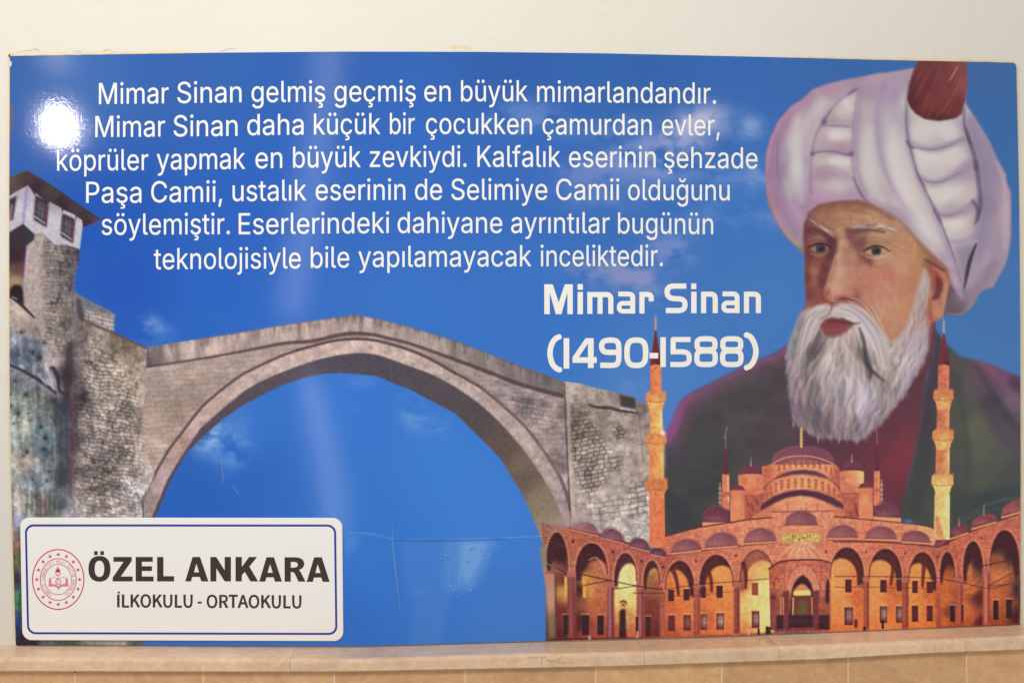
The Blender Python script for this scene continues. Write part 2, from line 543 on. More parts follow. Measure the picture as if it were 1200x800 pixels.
# ---------------------------------------------------------------- the printed sky
SKY = [(15, 80, 66, 108, 176), (20, 160, 58, 100, 176), (110, 80, 72, 116, 186), (200, 75, 62, 106, 180), (400, 75, 56, 102, 180), (600, 75, 54, 98, 170),  # the paler point near the top left is gloss sheen painted in
       (760, 80, 56, 101, 168), (1000, 80, 60, 104, 164), (1170, 85, 64, 102, 154), (1170, 170, 62, 104, 160), (120, 250, 42, 92, 184), (300, 250, 50, 102, 192),
       (480, 180, 58, 108, 192), (480, 260, 60, 110, 194), (150, 330, 44, 92, 184), (260, 340, 50, 104, 194), (480, 340, 62, 116, 196), (600, 350, 62, 116, 194),
       (620, 200, 60, 108, 186), (760, 220, 62, 110, 182), (880, 250, 66, 116, 184), (830, 130, 60, 104, 174), (900, 350, 72, 120, 184), (780, 450, 76, 126, 190),
       (1170, 380, 70, 112, 166), (1150, 420, 72, 116, 172), (280, 560, 50, 102, 186), (300, 480, 60, 116, 200), (230, 595, 46, 96, 180), (400, 470, 62, 120, 206),
       (520, 540, 64, 124, 206), (430, 640, 58, 116, 198), (410, 740, 54, 106, 186), (560, 600, 66, 124, 204), (600, 720, 68, 118, 190), (480, 720, 58, 112, 190)]
art[...] = field(SKY, (0, 0, PW, PH), 1.5, 30)
n_cl = noise(42, 26, 5, 11)
n_c2 = noise(18, 14, 4, 12)
for (x, y, rx, ry, ang, a, col) in [(812, 150, 34, 17, -.45, .62, (172, 174, 206)), (790, 175, 44, 18, -.4, .40, (150, 158, 204)), (872, 150, 22, 12, .1, .34, (130, 156, 206)),
                                    (745, 178, 40, 14, -.35, .36, (140, 152, 204)), (700, 200, 44, 14, -.2, .36, (128, 142, 200)), (620, 135, 38, 16, 0, .34, (118, 146, 204)),
                                    (640, 150, 40, 10, .1, .22, (118, 146, 204)), (885, 205, 22, 14, 0, .36, (130, 156, 206)), (760, 215, 60, 16, -.2, .24, (112, 140, 200)),
                                    (860, 245, 40, 14, -.1, .26, (112, 146, 204)), (785, 292, 26, 18, .2, .40, (130, 146, 198)), (740, 322, 32, 15, .2, .46, (146, 148, 190)),
                                    (690, 322, 28, 15, 0, .36, (134, 142, 188)), (900, 262, 24, 10, -.4, .22, (120, 150, 204)), (735, 458, 22, 22, 0, .26, (110, 138, 196)),
                                    (845, 205, 30, 10, 0, .3, (120, 146, 204)), (880, 150, 10, 10, .6, .3, (136, 160, 206)), (720, 150, 30, 12, -.2, .22, (120, 146, 202)), (700, 235, 34, 12, .1, .22, (112, 142, 202)), (800, 262, 34, 10, -.1, .22, (116, 146, 204)), (770, 200, 22, 8, .1, .3, (138, 150, 202)), (760, 345, 26, 10, 0, .25, (130, 144, 192)), (180, 388, 17, 13, .2, .42, (112, 152, 214)), (172, 378, 9, 8, 0, .3, (140, 170, 220)),
                                    (248, 512, 20, 12, -.3, .62, (160, 186, 226)), (276, 516, 16, 26, .2, .34, (110, 156, 218)), (262, 535, 24, 10, 0, .2, (110, 156, 218)),
                                    (487, 483, 14, 17, .1, .40, (118, 156, 214)), (512, 503, 12, 16, .2, .30, (118, 156, 214)), (425, 447, 14, 6, 0, .14, (118, 156, 214))]:
    e = max(rx, ry) * 2.4
    bb = box(x - e, y - e, x + e, y + e)
    x0, y0, x1, y1 = bb
    gx, gy = GX[y0:y1, x0:x1] - x, GY[y0:y1, x0:x1] - y
    u, v = (gx * np.cos(ang) + gy * np.sin(ang)) / rx, (-gx * np.sin(ang) + gy * np.cos(ang)) / ry
    k = np.exp(-(u * u + v * v) * .8)
    n = n_cl[y0:y1, x0:x1] * .6 + n_c2[y0:y1, x0:x1] * .55
    over(bb, np.clip(k * np.clip(n * 3.0 - .85, 0, 1.4), 0, 1) * a * 1.75, c3(col))

# ---------------------------------------------------------------- the printed stone bridge
ID_WALL = part_id('bridge_wall'); ID_TOWER = part_id('bridge_tower'); ID_ARCH = part_id('bridge_arch'); ID_RING = part_id('arch_ring'); ID_PARA = part_id('bridge_parapet'); ID_PIER = part_id('bridge_pier')
PARA_TOP = [(170, 407.5), (227, 398), (287, 388.5), (333, 380.5), (400, 371), (414, 368.5), (444, 373.8), (480, 383), (533, 399), (600, 425), (662, 447.5)]
CORN = [(171, 430), (233, 420.5), (287, 411), (333, 402), (367, 399.5), (405, 391), (435, 391.8), (457, 396.7), (480, 402.5), (533, 421), (587, 441.5), (615, 452), (660, 464)]
RING_OUT = [(167, 606), (167, 588), (171, 576), (182, 554.5), (197, 528), (213.8, 506), (235, 478.5), (256, 459.5), (282, 440), (300, 430.5), (327, 418), (349, 410), (384, 400.7), (405, 397.5), (429, 397.5), (450, 401), (480, 410), (507, 422), (533, 437), (560, 452), (587, 474), (615, 500), (635, 526), (650, 549), (660, 568), (669, 600), (668, 632)]
RING_IN = [(178, 606), (195.7, 563), (213.8, 532.5), (235, 502), (260.5, 479), (286, 458.5), (300, 450), (322, 439.5), (345, 430.5), (372, 421.5), (396, 416.2), (414, 414), (430, 414), (444, 416.2), (480, 429), (507, 439), (533, 453), (560, 471.5), (585, 494), (610, 522.5), (635, 557.5), (650, 585), (662, 612), (667, 632)]
SOFF = [(182, 606), (201, 561), (218, 531.5), (235, 514.5), (260.5, 491), (286, 474), (316, 458), (334, 450), (360, 441.7), (381, 437.7), (397, 436.8), (415, 438), (441, 440.2), (462, 449.5), (480, 456), (533, 484), (560, 510.5), (575, 525), (587, 538), (598, 556), (610, 575), (622, 600), (632, 625), (637, 640), (640, 679), (644, 762)]
# soffit in the shade, then the lit ring and the walls above it
fillf(RING_IN + [(700, 640), (700, 762)] + SOFF[::-1], [(185, 590, 84, 70, 76), (240, 505, 84, 74, 82), (300, 456, 84, 76, 84), (400, 428, 80, 74, 86), (460, 440, 80, 74, 82), (520, 466, 80, 74, 80), (560, 495, 82, 74, 76),
      (590, 530, 92, 78, 74), (610, 560, 98, 84, 76), (635, 590, 128, 114, 98), (640, 620, 140, 124, 104), (610, 545, 110, 96, 84), (650, 640, 140, 116, 98), (640, 700, 140, 110, 92), (645, 750, 120, 96, 84)], ident=ID_ARCH)
fillf(PARA_TOP + [(664, 447), (672, 600), (669, 632)] + RING_OUT[::-1] + [(168, 606), (160, 606), (165, 420)],
      [(185, 450, 170, 152, 144), (190, 500, 172, 152, 142), (180, 530, 178, 158, 150), (230, 450, 166, 148, 140), (260, 435, 168, 150, 142), (215, 480, 160, 140, 130), (300, 415, 172, 154, 150), (480, 405, 160, 146, 142),
       (560, 445, 146, 132, 130), (590, 460, 150, 138, 140), (625, 470, 158, 146, 150), (640, 500, 146, 130, 130), (655, 530, 152, 136, 138), (650, 545, 140, 122, 120), (660, 560, 170, 156, 164), (655, 465, 140, 126, 124), (600, 480, 144, 130, 130), (172, 580, 186, 170, 166)], ident=ID_ARCH)
m_span = mask_of(PARA_TOP + [(664, 447), (672, 600), (669, 632)] + RING_OUT[::-1] + [(168, 606), (160, 606), (165, 420)])
masonry(m_span, 6.0, 15, .05, .10, .05, 21, .8)
darkspots(m_span, 22, .66, .05, 22)
tint(m_span * (GX > 575), (noise(10, 8, 3, 23) - .5) * .36)
tint(m_span, (noise(26, 20, 3, 24) - .5) * .22)
m_u = mask_of([(585, 458), (640, 465), (652, 505), (618, 492)], 4)
masonry(m_u, 5.5, 12, -.15, .22, .10, 25, .7)
# parapet
PARA = PARA_TOP + CORN[::-1]
fillf(PARA, [(180, 416, 100, 92, 96), (186, 418, 108, 100, 102), (196, 412, 170, 154, 148), (240, 405, 176, 158, 152), (300, 395, 178, 158, 154), (350, 388, 174, 154, 150), (414, 380, 176, 156, 152), (450, 384, 164, 148, 144), (500, 400, 146, 132, 130), (550, 418, 130, 120, 118), (600, 438, 120, 110, 110), (650, 455, 112, 104, 104)], ident=ID_PARA)
m_para = mask_of(PARA)
tint(m_para, (noise(9, 34, 3, 31) - .5) * .34)
for i in range(len(PARA_TOP) - 1):
    (ax, ay), (bx, by) = PARA_TOP[i], PARA_TOP[i + 1]
    for k in range(8):
        t = rng.random()
        x, y = ax + (bx - ax) * t, ay + (by - ay) * t
        L = rng.uniform(3, 12)
        stroke([(x, y), (x + rng.uniform(-.6, .6), y + L)], [rng.uniform(2, 6), 1], (74, 66, 68), rng.uniform(.12, .42), 2.5, m_para)
stroke(PARA_TOP[1:], 2.2, (92, 82, 82), .6, 1.4, m_para)
for (x, y, w) in [(372, 381, 12), (340, 385, 8), (445, 380, 6), (456, 382, 9), (300, 392, 7), (240, 402, 10)]:
    blob(x, y, w * .6, 4, (96, 88, 96), .45, 0, m_para)
for x in np.arange(186, 660, 23.5):
    yt = np.interp(x, [p[0] for p in PARA_TOP], [p[1] for p in PARA_TOP]); yb = np.interp(x, [p[0] for p in CORN], [p[1] for p in CORN])
    stroke([(x, yt + 1), (x + .5, yb - 1)], .8, (110, 96, 94), .45, .8)
stroke(CORN, [2.4, 2.6, 3.4, 4.2, 4.6, 4.2, 3.6, 3.8, 4.6, 5, 5], (80, 62, 64), .85, 1.6, None, ID_PARA, 3)
stroke([(x, y + 4.5) for x, y in CORN], 2.4, (178, 158, 154), .35, 2, None, None, 3)
# ring of dressed voussoirs
RING = RING_OUT + RING_IN[::-1]
fillf(RING, [(173, 595, 150, 136, 134), (190, 560, 176, 154, 156), (205, 530, 172, 146, 140), (240, 490, 184, 162, 156), (290, 450, 186, 164, 160), (340, 425, 190, 168, 162), (400, 408, 196, 174, 168), (440, 408, 190, 168, 162), (480, 420, 184, 164, 158), (530, 443, 178, 160, 154), (575, 475, 174, 156, 152), (610, 510, 172, 154, 150), (640, 552, 166, 148, 146), (660, 595, 152, 134, 134), (666, 625, 160, 140, 132)], ident=ID_RING)
m_ring = mask_of(RING)
tint(m_ring, (noise(7, 7, 3, 33) - .5) * .22)
ro, ri = smooth(RING_OUT, 4, False), smooth(RING_IN, 4, False)
ri = np.stack([np.interp(np.linspace(0, 1, len(ro)), np.linspace(0, 1, len(ri)), ri[:, k]) for k in (0, 1)], 1)
for i in range(2, len(ro) - 3):
    stroke([ro[i], ri[i]], .7, (128, 108, 104), rng.uniform(.15, .5), .9, m_ring)
blob(214, 517, 4, 5, (150, 112, 84), .6, .4, m_ring)
for a, b, w, al in ((0, 12, 3.2, .8), (11, 20, 3.4, .85), (19, 27, 3.6, .75)):
    stroke(RING_OUT[a:b], w, (76, 58, 58), al, 1.5, None, ID_RING, 3)
stroke([(x + 1.5, y + 3.2) for x, y in RING_OUT[18:26]], 1.6, (206, 186, 172), .5, 1.5, m_ring)
stroke([(x + .5, y - 2) for x, y in RING_OUT[17:26]], 2.2, (120, 96, 90), .5, 2)
stroke(RING_IN[:22], 1.1, (96, 80, 82), .5, 1.2)
# right pier
PIER = [(660, 447), (662, 447), (677, 448.5), (697, 454), (727, 461), (744, 465), (746.6, 472), (757, 471), (775, 474), (790, 640), (664, 640), (670, 605), (666, 560), (663, 500)]
fillf(PIER, [(668, 455, 176, 164, 160), (680, 460, 150, 138, 132), (700, 465, 160, 148, 140), (725, 470, 140, 128, 122), (750, 490, 130, 118, 112), (675, 490, 130, 118, 110), (700, 490, 144, 130, 122), (730, 500, 154, 140, 130), (755, 520, 148, 134, 126),
      (690, 530, 150, 138, 130), (720, 535, 168, 156, 146), (745, 550, 156, 142, 134), (680, 580, 172, 158, 152), (700, 600, 176, 166, 158), (730, 600, 180, 170, 164), (755, 600, 170, 158, 152), (670, 600, 168, 152, 146), (740, 640, 178, 170, 168), (680, 640, 176, 150, 150), (700, 570, 166, 152, 144)], ident=ID_PIER)
m_pier = mask_of(PIER)
tint(m_pier, (noise(5, 5, 3, 41) - .5) * .30)
tint(m_pier, (noise(16, 16, 3, 42) - .5) * .22)
m_b1 = mask_of([(666, 500), (692, 492), (712, 520), (716, 535), (706, 568), (686, 580), (672, 545)], 3.5, 4)
masonry(m_b1, 5.0, 7, .18, .44, .12, 43, .6)
masonry(mask_of([(716, 500), (730, 498), (734, 512), (724, 520)], 2), 5.2, 7, .18, .42, .14, 44, .7)
masonry(mask_of([(714, 536), (730, 530), (730, 550), (716, 552)], 2), 5.2, 8, .18, .36, .14, 48, .7)
masonry(mask_of([(735, 566), (762, 560), (764, 602), (738, 604)], 3), 6, 9, .12, .40, .12, 45, .7)
masonry(mask_of([(682, 584), (735, 580), (760, 606), (690, 608)], 4), 7, 11, .12, .26, .10, 46, .7)
masonry(m_pier * np.clip((GY - 598) / 20, 0, 1), 5, 7, .2, .14, .10, 47, 1.6)
for _ in range(240):
    x, y = rng.uniform(690, 770), rng.uniform(604, 640)
    blob(x, y, rng.uniform(1, 2.4), rng.uniform(.8, 1.8), rng.choice([(206, 200, 196), (120, 112, 112)]), .4, 0, m_pier)
masonry(mask_of([(664, 470), (690, 470), (690, 500), (668, 500)], 3), 5, 9, .1, .2, .14, 49)
stroke([(664, 449), (666, 470), (667, 500), (668, 545), (672, 600), (674, 622)], [5, 4, 3, 3, 6, 8], (184, 166, 152), .6, 1.6, m_pier)
stroke([(661.5, 449), (663, 500), (665.5, 545), (668, 598)], 1.8, (66, 54, 54), .75, 1.2)
stroke([(690, 474), (700, 477), (716, 478), (727, 481), (746, 483)], [2, 3.5, 4, 3.5, 3], (64, 54, 54), .9, 1.2)
fill([(726, 462), (744, 466), (745.5, 479), (727, 476)], (66, 60, 62), .8)
stroke([(727, 478), (745, 481.5)], 2, (190, 182, 184), .6, 1)
stroke([(748, 474), (750, 500), (754, 540)], 2, (100, 90, 86), .4, 2, m_pier)

# left abutment, tower house and the stained walls below it
WALL = [(10, 345), (26, 345), (40, 371), (60, 330), (86, 334), (88, 344), (98, 372), (132, 388), (150, 397), (172, 407), (171, 430), (168, 470), (168, 520), (170, 575), (167, 588), (168, 612), (10, 760), (30, 760), (170, 760), (170, 600)]
WALL = [(10, 340), (88, 340), (98, 373), (132, 388), (172, 407), (171.5, 430), (169, 470), (166, 500), (168, 520), (176, 545), (181, 556), (167, 588), (168, 760), (10, 760)]
fillf(WALL, [(20, 352, 176, 160, 146), (30, 380, 176, 160, 152), (48, 370, 176, 158, 150), (60, 390, 172, 154, 148), (60, 420, 176, 162, 158), (72, 380, 146, 130, 124), (92, 362, 100, 92, 96), (95, 390, 120, 108, 106), (112, 400, 172, 158, 148), (140, 402, 138, 122, 108), (160, 412, 150, 134, 122), (112, 440, 186, 172, 166), (140, 440, 184, 168, 156), (130, 470, 190, 176, 166),
      (110, 500, 182, 168, 162), (150, 490, 178, 164, 156), (148, 480, 140, 128, 122), (165, 470, 176, 158, 148), (165, 530, 190, 174, 164), (155, 560, 196, 182, 180), (160, 580, 204, 196, 202), (140, 590, 190, 178, 172), (100, 530, 164, 152, 148), (120, 560, 128, 118, 114), (122, 575, 120, 110, 106), (95, 570, 158, 144, 140), (95, 600, 186, 176, 172), (110, 600, 176, 166, 158),
      (16, 400, 138, 146, 160), (20, 420, 96, 110, 132), (30, 410, 110, 118, 134), (40, 415, 96, 106, 122), (50, 440, 132, 134, 150), (60, 452, 150, 150, 160), (25, 432, 130, 134, 144), (18, 445, 96, 96, 104), (20, 470, 130, 138, 134), (35, 470, 116, 122, 120), (50, 470, 104, 108, 104), (62, 480, 92, 98, 98), (16, 500, 166, 178, 176), (28, 500, 158, 156, 148), (45, 505, 112, 128, 134), (55, 520, 92, 108, 118), (16, 550, 180, 186, 180), (26, 545, 170, 156, 146), (40, 560, 122, 134, 140), (50, 570, 120, 130, 140), (24, 590, 172, 168, 162),
      (40, 590, 124, 122, 116), (55, 600, 110, 112, 104), (72, 480, 62, 66, 74), (76, 440, 66, 58, 64), (75, 520, 58, 66, 74), (74, 560, 66, 70, 78), (72, 590, 92, 98, 106), (80, 410, 98, 88, 90), (83, 470, 84, 72, 78), (85, 520, 88, 74, 80), (84, 560, 96, 82, 88), (85, 605, 160, 156, 164), (18, 610, 150, 150, 170), (16, 640, 130, 100, 96), (24, 652, 90, 100, 60), (20, 680, 70, 60, 80), (24, 700, 60, 110, 80), (20, 730, 44, 60, 100), (30, 752, 44, 44, 56), (60, 752, 80, 84, 92), (80, 751, 60, 76, 66), (110, 751, 110, 116, 118), (140, 752, 130, 132, 128), (160, 752, 84, 90, 96)], power=1.8, eps=5, ident=ID_WALL)
m_wall = mask_of(WALL)
m_front = mask_of([(92, 380), (172, 408), (170, 470), (168, 520), (165, 606), (84, 606), (86, 470)], 2)
m_mid = mask_of([(105, 395), (160, 440), (168, 560), (165, 606), (95, 606), (90, 470)], 6)
tint(m_wall, (noise(3, 3, 2, 51) - .5) * .24)
tint(m_wall, (noise(11, 13, 3, 52) - .5) * .20)
masonry(m_mid, 4.6, 7.5, -.16, .40, .16, 53, 1.2)
darkspots(m_front, 4, .80, .22, 54)
darkspots(m_front, 11, .72, .14, 55)
for _ in range(420):
    x = rng.uniform(92, 166)
    y = rng.uniform(398 + (x - 92) * .15, 604)
    d = np.exp(-((x - 132) / 26) ** 2)
    blob(x, y, rng.uniform(.9, 2.0), rng.uniform(.7, 1.5), [(224, 206, 196), (212, 202, 206), (96, 84, 84), (70, 62, 66)][rng.integers(4)], rng.uniform(.18, .5), rng.uniform(-.5, .5), m_front)
for _ in range(90):                                    # irregular dark beds between the courses
    x, y = rng.uniform(100, 160), rng.uniform(410, 600)
    L = rng.uniform(3, 9)
    stroke([(x, y), (x + L, y + L * rng.uniform(.05, .4))], [.6, 1.4, .5], (88, 76, 76), rng.uniform(.3, .7), .8, m_front)
m_low = mask_of([(11, 385), (45, 380), (66, 455), (84, 470), (84, 600), (60, 604), (11, 760)], 3)
tint(m_low, (noise(5, 26, 3, 56) - .5) * .36)
tint(m_low, (noise(7, 7, 3, 58) - .5) * .3)
tint(m_low, (noise(3.4, 50, 2, 57) - .5) * .14)
blob(98, 465, 5.2, 8, (56, 50, 56), .95, 0)
blob(104, 473, 3, 10, (84, 76, 78), .5, 0)
for (x, y, r) in [(52, 401, 2.6), (59, 400.5, 3.2), (61, 355, 2.4), (64, 368, 1.6), (30, 462, 3), (25, 389, 2.2), (21, 484.5, 1.5), (16, 485, 1), (33, 484, 1.2), (32, 529, 2.6), (16, 496, 1.4), (13, 476, 1.6), (27, 534, 1), (53, 512, 3), (52, 526, 3), (48, 500, 2.4), (57, 552, 1.8), (38, 562, 1.6), (55, 563, 1.8), (13, 462, 1.2), (18, 446, 2), (46, 419, 4), (38, 413, 3)]:
    blob(x, y, r, r * 1.05, (46, 42, 50), .9, 0)
stroke([(82, 400), (81, 425), (79, 450), (76, 480)], [4, 10, 9, 8], (60, 50, 58), .72, 4)
stroke([(75, 470), (74, 520), (72, 565)], [10, 13, 9], (58, 64, 74), .55, 5)
stroke([(84, 470), (84, 520), (82, 580)], [4, 5, 4], (86, 58, 72), .5, 3)
stroke([(11, 427), (30, 436), (48, 447), (65, 460)], [3, 4, 4, 3.5], (58, 52, 58), .95, 1.4)
stroke([(59, 431), (63, 432), (68, 444), (70, 458), (80, 462)], [3, 5, 5, 4, 2], (52, 46, 54), .9, 1.6)
stroke([(53, 425), (58, 440), (63, 456)], [1, 2.2, 2], (190, 186, 204), .7, 1.5)
stroke([(45, 438), (54, 450)], [2, 3], (176, 178, 196), .6, 2)
stroke([(30, 398), (40, 402), (44, 416)], [3, 4, 2], (84, 92, 108), .6, 2)
for x in (31, 37, 42.5, 47, 53, 58, 63):
    stroke([(x, 574), (x + .6, 590), (x, 603)], [1, 2.2, 1.6], [(74, 66, 66), (66, 84, 70), (110, 62, 70)][int(x) % 3], .6, 1.4)
stroke([(64, 500), (64, 540), (62, 570)], [1.4, 1.8, 1], (124, 140, 120), .6, 1.2)
stroke([(98, 374), (116, 382), (132, 389), (150, 398), (172, 408)], [3, 5, 4, 3, 2], (70, 64, 66), .85, 1.6, m_wall)
for _ in range(26):
    x = rng.uniform(120, 160)
    y = np.interp(x, [98, 132, 172], [375, 390, 409])
    stroke([(x, y), (x + 1, y + rng.uniform(6, 22))], [rng.uniform(2, 5), 1], (96, 84, 78), rng.uniform(.15, .4), 3, m_wall)
stroke([(168, 596), (166, 588), (171, 577)], 1.6, (60, 50, 54), .8, 1)
for (x0, y0, x1, y1) in [(140, 585, 166, 590), (138, 600, 160, 603), (150, 588, 151, 600), (132, 570, 142, 573), (160, 575, 166, 588), (135, 555, 144, 560), (158, 590, 158, 606)]:
    stroke([(x0, y0), (x1, y1)], 1.2, (100, 86, 92), .55, 1)
# little house at the foot of the tower
fill([(86, 342), (99, 349), (112, 356), (125, 362), (135, 368), (135, 371), (118, 367), (100, 362), (98, 372), (86, 366)], (124, 120, 122), .6, ID_WALL)
for k in range(22):
    x = rng.uniform(88, 130); y = np.interp(x, [88, 135], [345, 368]) + rng.uniform(1, 7)
    stroke([(x, y), (x + 4, y + 2)], .9, (84, 80, 86), .6, .8)
fill([(100, 363), (134, 370), (133.5, 388.5), (98, 374)], (172, 160, 158), .6, ID_WALL)
m_h = mask_of([(100, 363), (134, 370), (133.5, 388.5), (98, 374)])
masonry(m_h, 5, 16, -.25, .4, .1, 58, .8)
stroke([(92, 352), (94, 365), (96, 374)], [5, 8, 5], (66, 60, 68), .8, 3)
# tower
TOWER = [(28, 318), (31, 287), (40, 279), (41, 272), (51, 273), (64, 286), (78, 286), (93, 292), (92, 300), (91.5, 312), (88, 320), (86.6, 334), (87, 345), (82, 400), (62, 420), (44, 380), (26, 350)]
fillf(TOWER, [(38, 290, 196, 176, 172), (36, 320, 194, 174, 168), (34, 350, 186, 168, 160), (46, 285, 176, 156, 150), (48, 330, 170, 152, 148), (60, 300, 152, 138, 136), (70, 320, 146, 134, 132), (80, 310, 126, 116, 118), (88, 300, 100, 92, 96), (84, 330, 118, 108, 110), (72, 350, 150, 136, 130), (60, 370, 172, 156, 148), (55, 400, 178, 162, 156), (72, 390, 160, 146, 140), (80, 380, 108, 100, 100)], soft=.6, ident=ID_TOWER)
m_tow = mask_of(TOWER, .6)
tint(m_tow, (noise(3, 4, 3, 61) - .5) * .24)
masonry(m_tow * np.clip((GX - 46) / 8, 0, 1), 4.6, 7, -.12, .24, .10, 62, 1.2)
darkspots(m_tow * np.clip((GX - 50) / 10, 0, 1), 5, .76, .30, 63)
for _ in range(60):
    x, y = rng.uniform(70, 92), rng.uniform(290, 345)
    blob(x, y, 1.6, 1.3, (72, 66, 72), rng.uniform(.3, .7), 0, m_tow)
blob(61, 355, 2.6, 2.4, (50, 46, 52), .9)
blob(64, 365, 1.2, 1.2, (50, 46, 52), .8)
stroke([(92, 296), (91.5, 310)], 1.5, (60, 54, 66), .7, 1)
stroke([(90, 312), (88, 322), (86.5, 335)], .9, (170, 80, 190), .6, .9)
# shaded recess, arch and sloping ledge left of the tower
fillf([(10.5, 270), (27, 262), (40, 272), (40, 281), (31, 288), (28, 325), (25, 346), (10, 346)], [(20, 280, 66, 52, 58), (35, 276, 58, 58, 70), (18, 300, 60, 46, 50), (20, 318, 96, 70, 62), (18, 328, 178, 148, 124), (22, 335, 160, 130, 110)], ident=ID_TOWER)
fill([(11, 347), (12, 338), (17, 333.5), (24, 334), (27, 340), (28, 358), (16, 350)], (44, 34, 40), .5)
stroke([(11, 324), (20, 322), (28, 324)], 1.4, (120, 96, 84), .6, 1)
stroke([(11, 347), (20, 353), (30, 362), (40, 372)], [2.5, 3.5, 3.5, 2], (52, 46, 52), .95, 1.2)
stroke([(14, 348), (20, 350)], 1.2, (210, 206, 210), .7, .8)
stroke([(31, 288), (28, 322)], 1, (196, 60, 190), .55, 1)
# white upper storey under the broad eaves
fillf([(10.5, 222), (33, 212), (58, 232), (98, 256), (93.5, 292), (77, 286.6), (64, 286.6), (50, 273.4), (40, 274), (27, 262), (10.5, 272.5)], [(14, 262, 196, 190, 196), (22, 240, 206, 200, 204), (28, 230, 178, 170, 186), (36, 250, 208, 200, 210), (62, 260, 204, 198, 208), (90, 275, 200, 194, 200), (40, 268, 200, 190, 196), (75, 280, 196, 188, 196), (64, 240, 170, 160, 166)], ident=ID_TOWER)
stroke([(33, 216), (30, 240), (27, 262)], [1, 2, 1.6], (120, 110, 190), .6, 1.4)
stroke([(30.5, 218), (26, 258)], 1, (190, 80, 190), .5, 1)
for q in ([(41.6, 228.4), (57, 237.8), (54.4, 266.4), (39.2, 257.5)], [(73, 250), (88, 257), (85.4, 285), (70.8, 276.5)]):
    fill(q, (62, 46, 50), .5)
    c = np.mean(q, 0)
    fill([tuple(c + (np.array(p) - c) * .72) for p in q], (104, 96, 104), .8)
    for k in (.25, .5, .75):
        a, b = np.array(q[0]) * (1 - k) + np.array(q[1]) * k, np.array(q[3]) * (1 - k) + np.array(q[2]) * k
        stroke([a, b], .8, (56, 44, 50), .8, .6)
        a, b = np.array(q[0]) * (1 - k) + np.array(q[3]) * k, np.array(q[1]) * (1 - k) + np.array(q[2]) * k
        stroke([a, b], .9, (60, 48, 52), .8, .6)
    a, b = np.array(q[3]) + (1, -4), np.array(q[2]) + (-2, -4.5)
    stroke([a, b], 1.6, (206, 200, 206), .8, .8)
    stroke([np.array(q[0]) + (1.5, -3.5), np.array(q[1]) + (1, -4)], 3.6, (214, 208, 214), .8, 1)
    stroke([q[1], q[2]], 1.1, (176, 40, 140), .6, .8)
fill([(10.5, 234), (20, 229), (15, 258), (10.5, 258)], (64, 50, 58), .6)
stroke([(14, 240), (12, 256)], 2, (190, 170, 190), .7, 1)
stroke([(11, 258), (16, 256)], 1.6, (196, 60, 150), .5, 1)
fillf([(10.5, 207.8), (31, 199.4), (60, 217), (90, 238), (119, 257.5), (97.5, 267), (96, 258), (90, 254), (89, 258), (88, 252), (74, 246), (73, 250), (72, 244), (58, 236.5), (56, 239), (42, 226), (41, 229), (33, 217.2), (22, 223), (10.5, 230)], [(15, 214, 96, 80, 76), (31, 205, 78, 64, 64), (60, 226, 78, 66, 68), (90, 245, 74, 62, 66), (112, 257, 84, 72, 76), (100, 262, 60, 48, 54), (40, 222, 62, 48, 52), (70, 240, 62, 48, 54)], soft=.4, ident=ID_TOWER)
stroke([(10.5, 208.5), (20, 204), (31, 199.8)], 1.2, (60, 130, 100), .6, .8)
stroke([(31, 200), (60, 217.4), (90, 238.4), (119, 258)], 1, (64, 52, 56), .8, .8)
stroke([(119, 258), (108, 263), (98, 267)], .9, (190, 60, 150), .5, .8)
# second sliver of a roof at the very edge
fill([(10.5, 122), (16, 124), (15, 140), (13, 160), (10.5, 168)], (120, 104, 130), 1.2)
m_stone = np.isin(pid, [ID_WALL, ID_TOWER]).astype(np.float32)
art[...] = art + (blur(art, .8) - art) * (m_stone * .3)[..., None]
tint(np.isin(pid, [ID_WALL, ID_TOWER, ID_PIER, ID_ARCH, ID_RING, ID_PARA]).astype(np.float32), (noise(1.6, 1.6, 1, 64) - .5) * .10)
m_br = np.isin(pid, [ID_PIER, ID_ARCH, ID_RING, ID_PARA, ID_WALL]).astype(np.float32)
art[...] = np.clip(art * (1 + m_br[..., None] * np.array([.07, .055, .04], np.float32)), 0, 1)
# film lifted under the arch, below its crease: its reflected sheen painted as paler colour
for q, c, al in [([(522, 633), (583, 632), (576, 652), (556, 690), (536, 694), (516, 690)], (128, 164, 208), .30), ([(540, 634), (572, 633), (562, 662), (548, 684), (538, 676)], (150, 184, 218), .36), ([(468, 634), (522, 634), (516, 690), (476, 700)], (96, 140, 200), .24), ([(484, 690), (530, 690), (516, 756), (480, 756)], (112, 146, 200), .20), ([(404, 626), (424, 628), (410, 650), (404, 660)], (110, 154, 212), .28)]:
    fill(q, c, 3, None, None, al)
for _ in range(34):  # highlights and dark rims of the blisters, painted into the colour
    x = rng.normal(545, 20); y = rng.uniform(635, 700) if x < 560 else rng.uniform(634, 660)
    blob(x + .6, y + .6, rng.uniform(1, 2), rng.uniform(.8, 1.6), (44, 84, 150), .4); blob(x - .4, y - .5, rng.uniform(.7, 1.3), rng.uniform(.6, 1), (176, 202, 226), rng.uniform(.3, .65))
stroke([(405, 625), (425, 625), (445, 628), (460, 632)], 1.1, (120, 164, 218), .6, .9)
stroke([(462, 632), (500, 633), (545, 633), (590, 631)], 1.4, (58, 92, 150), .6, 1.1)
stroke([(590, 630), (630, 628.5), (652, 628)], 1, (124, 164, 214), .5, .9)
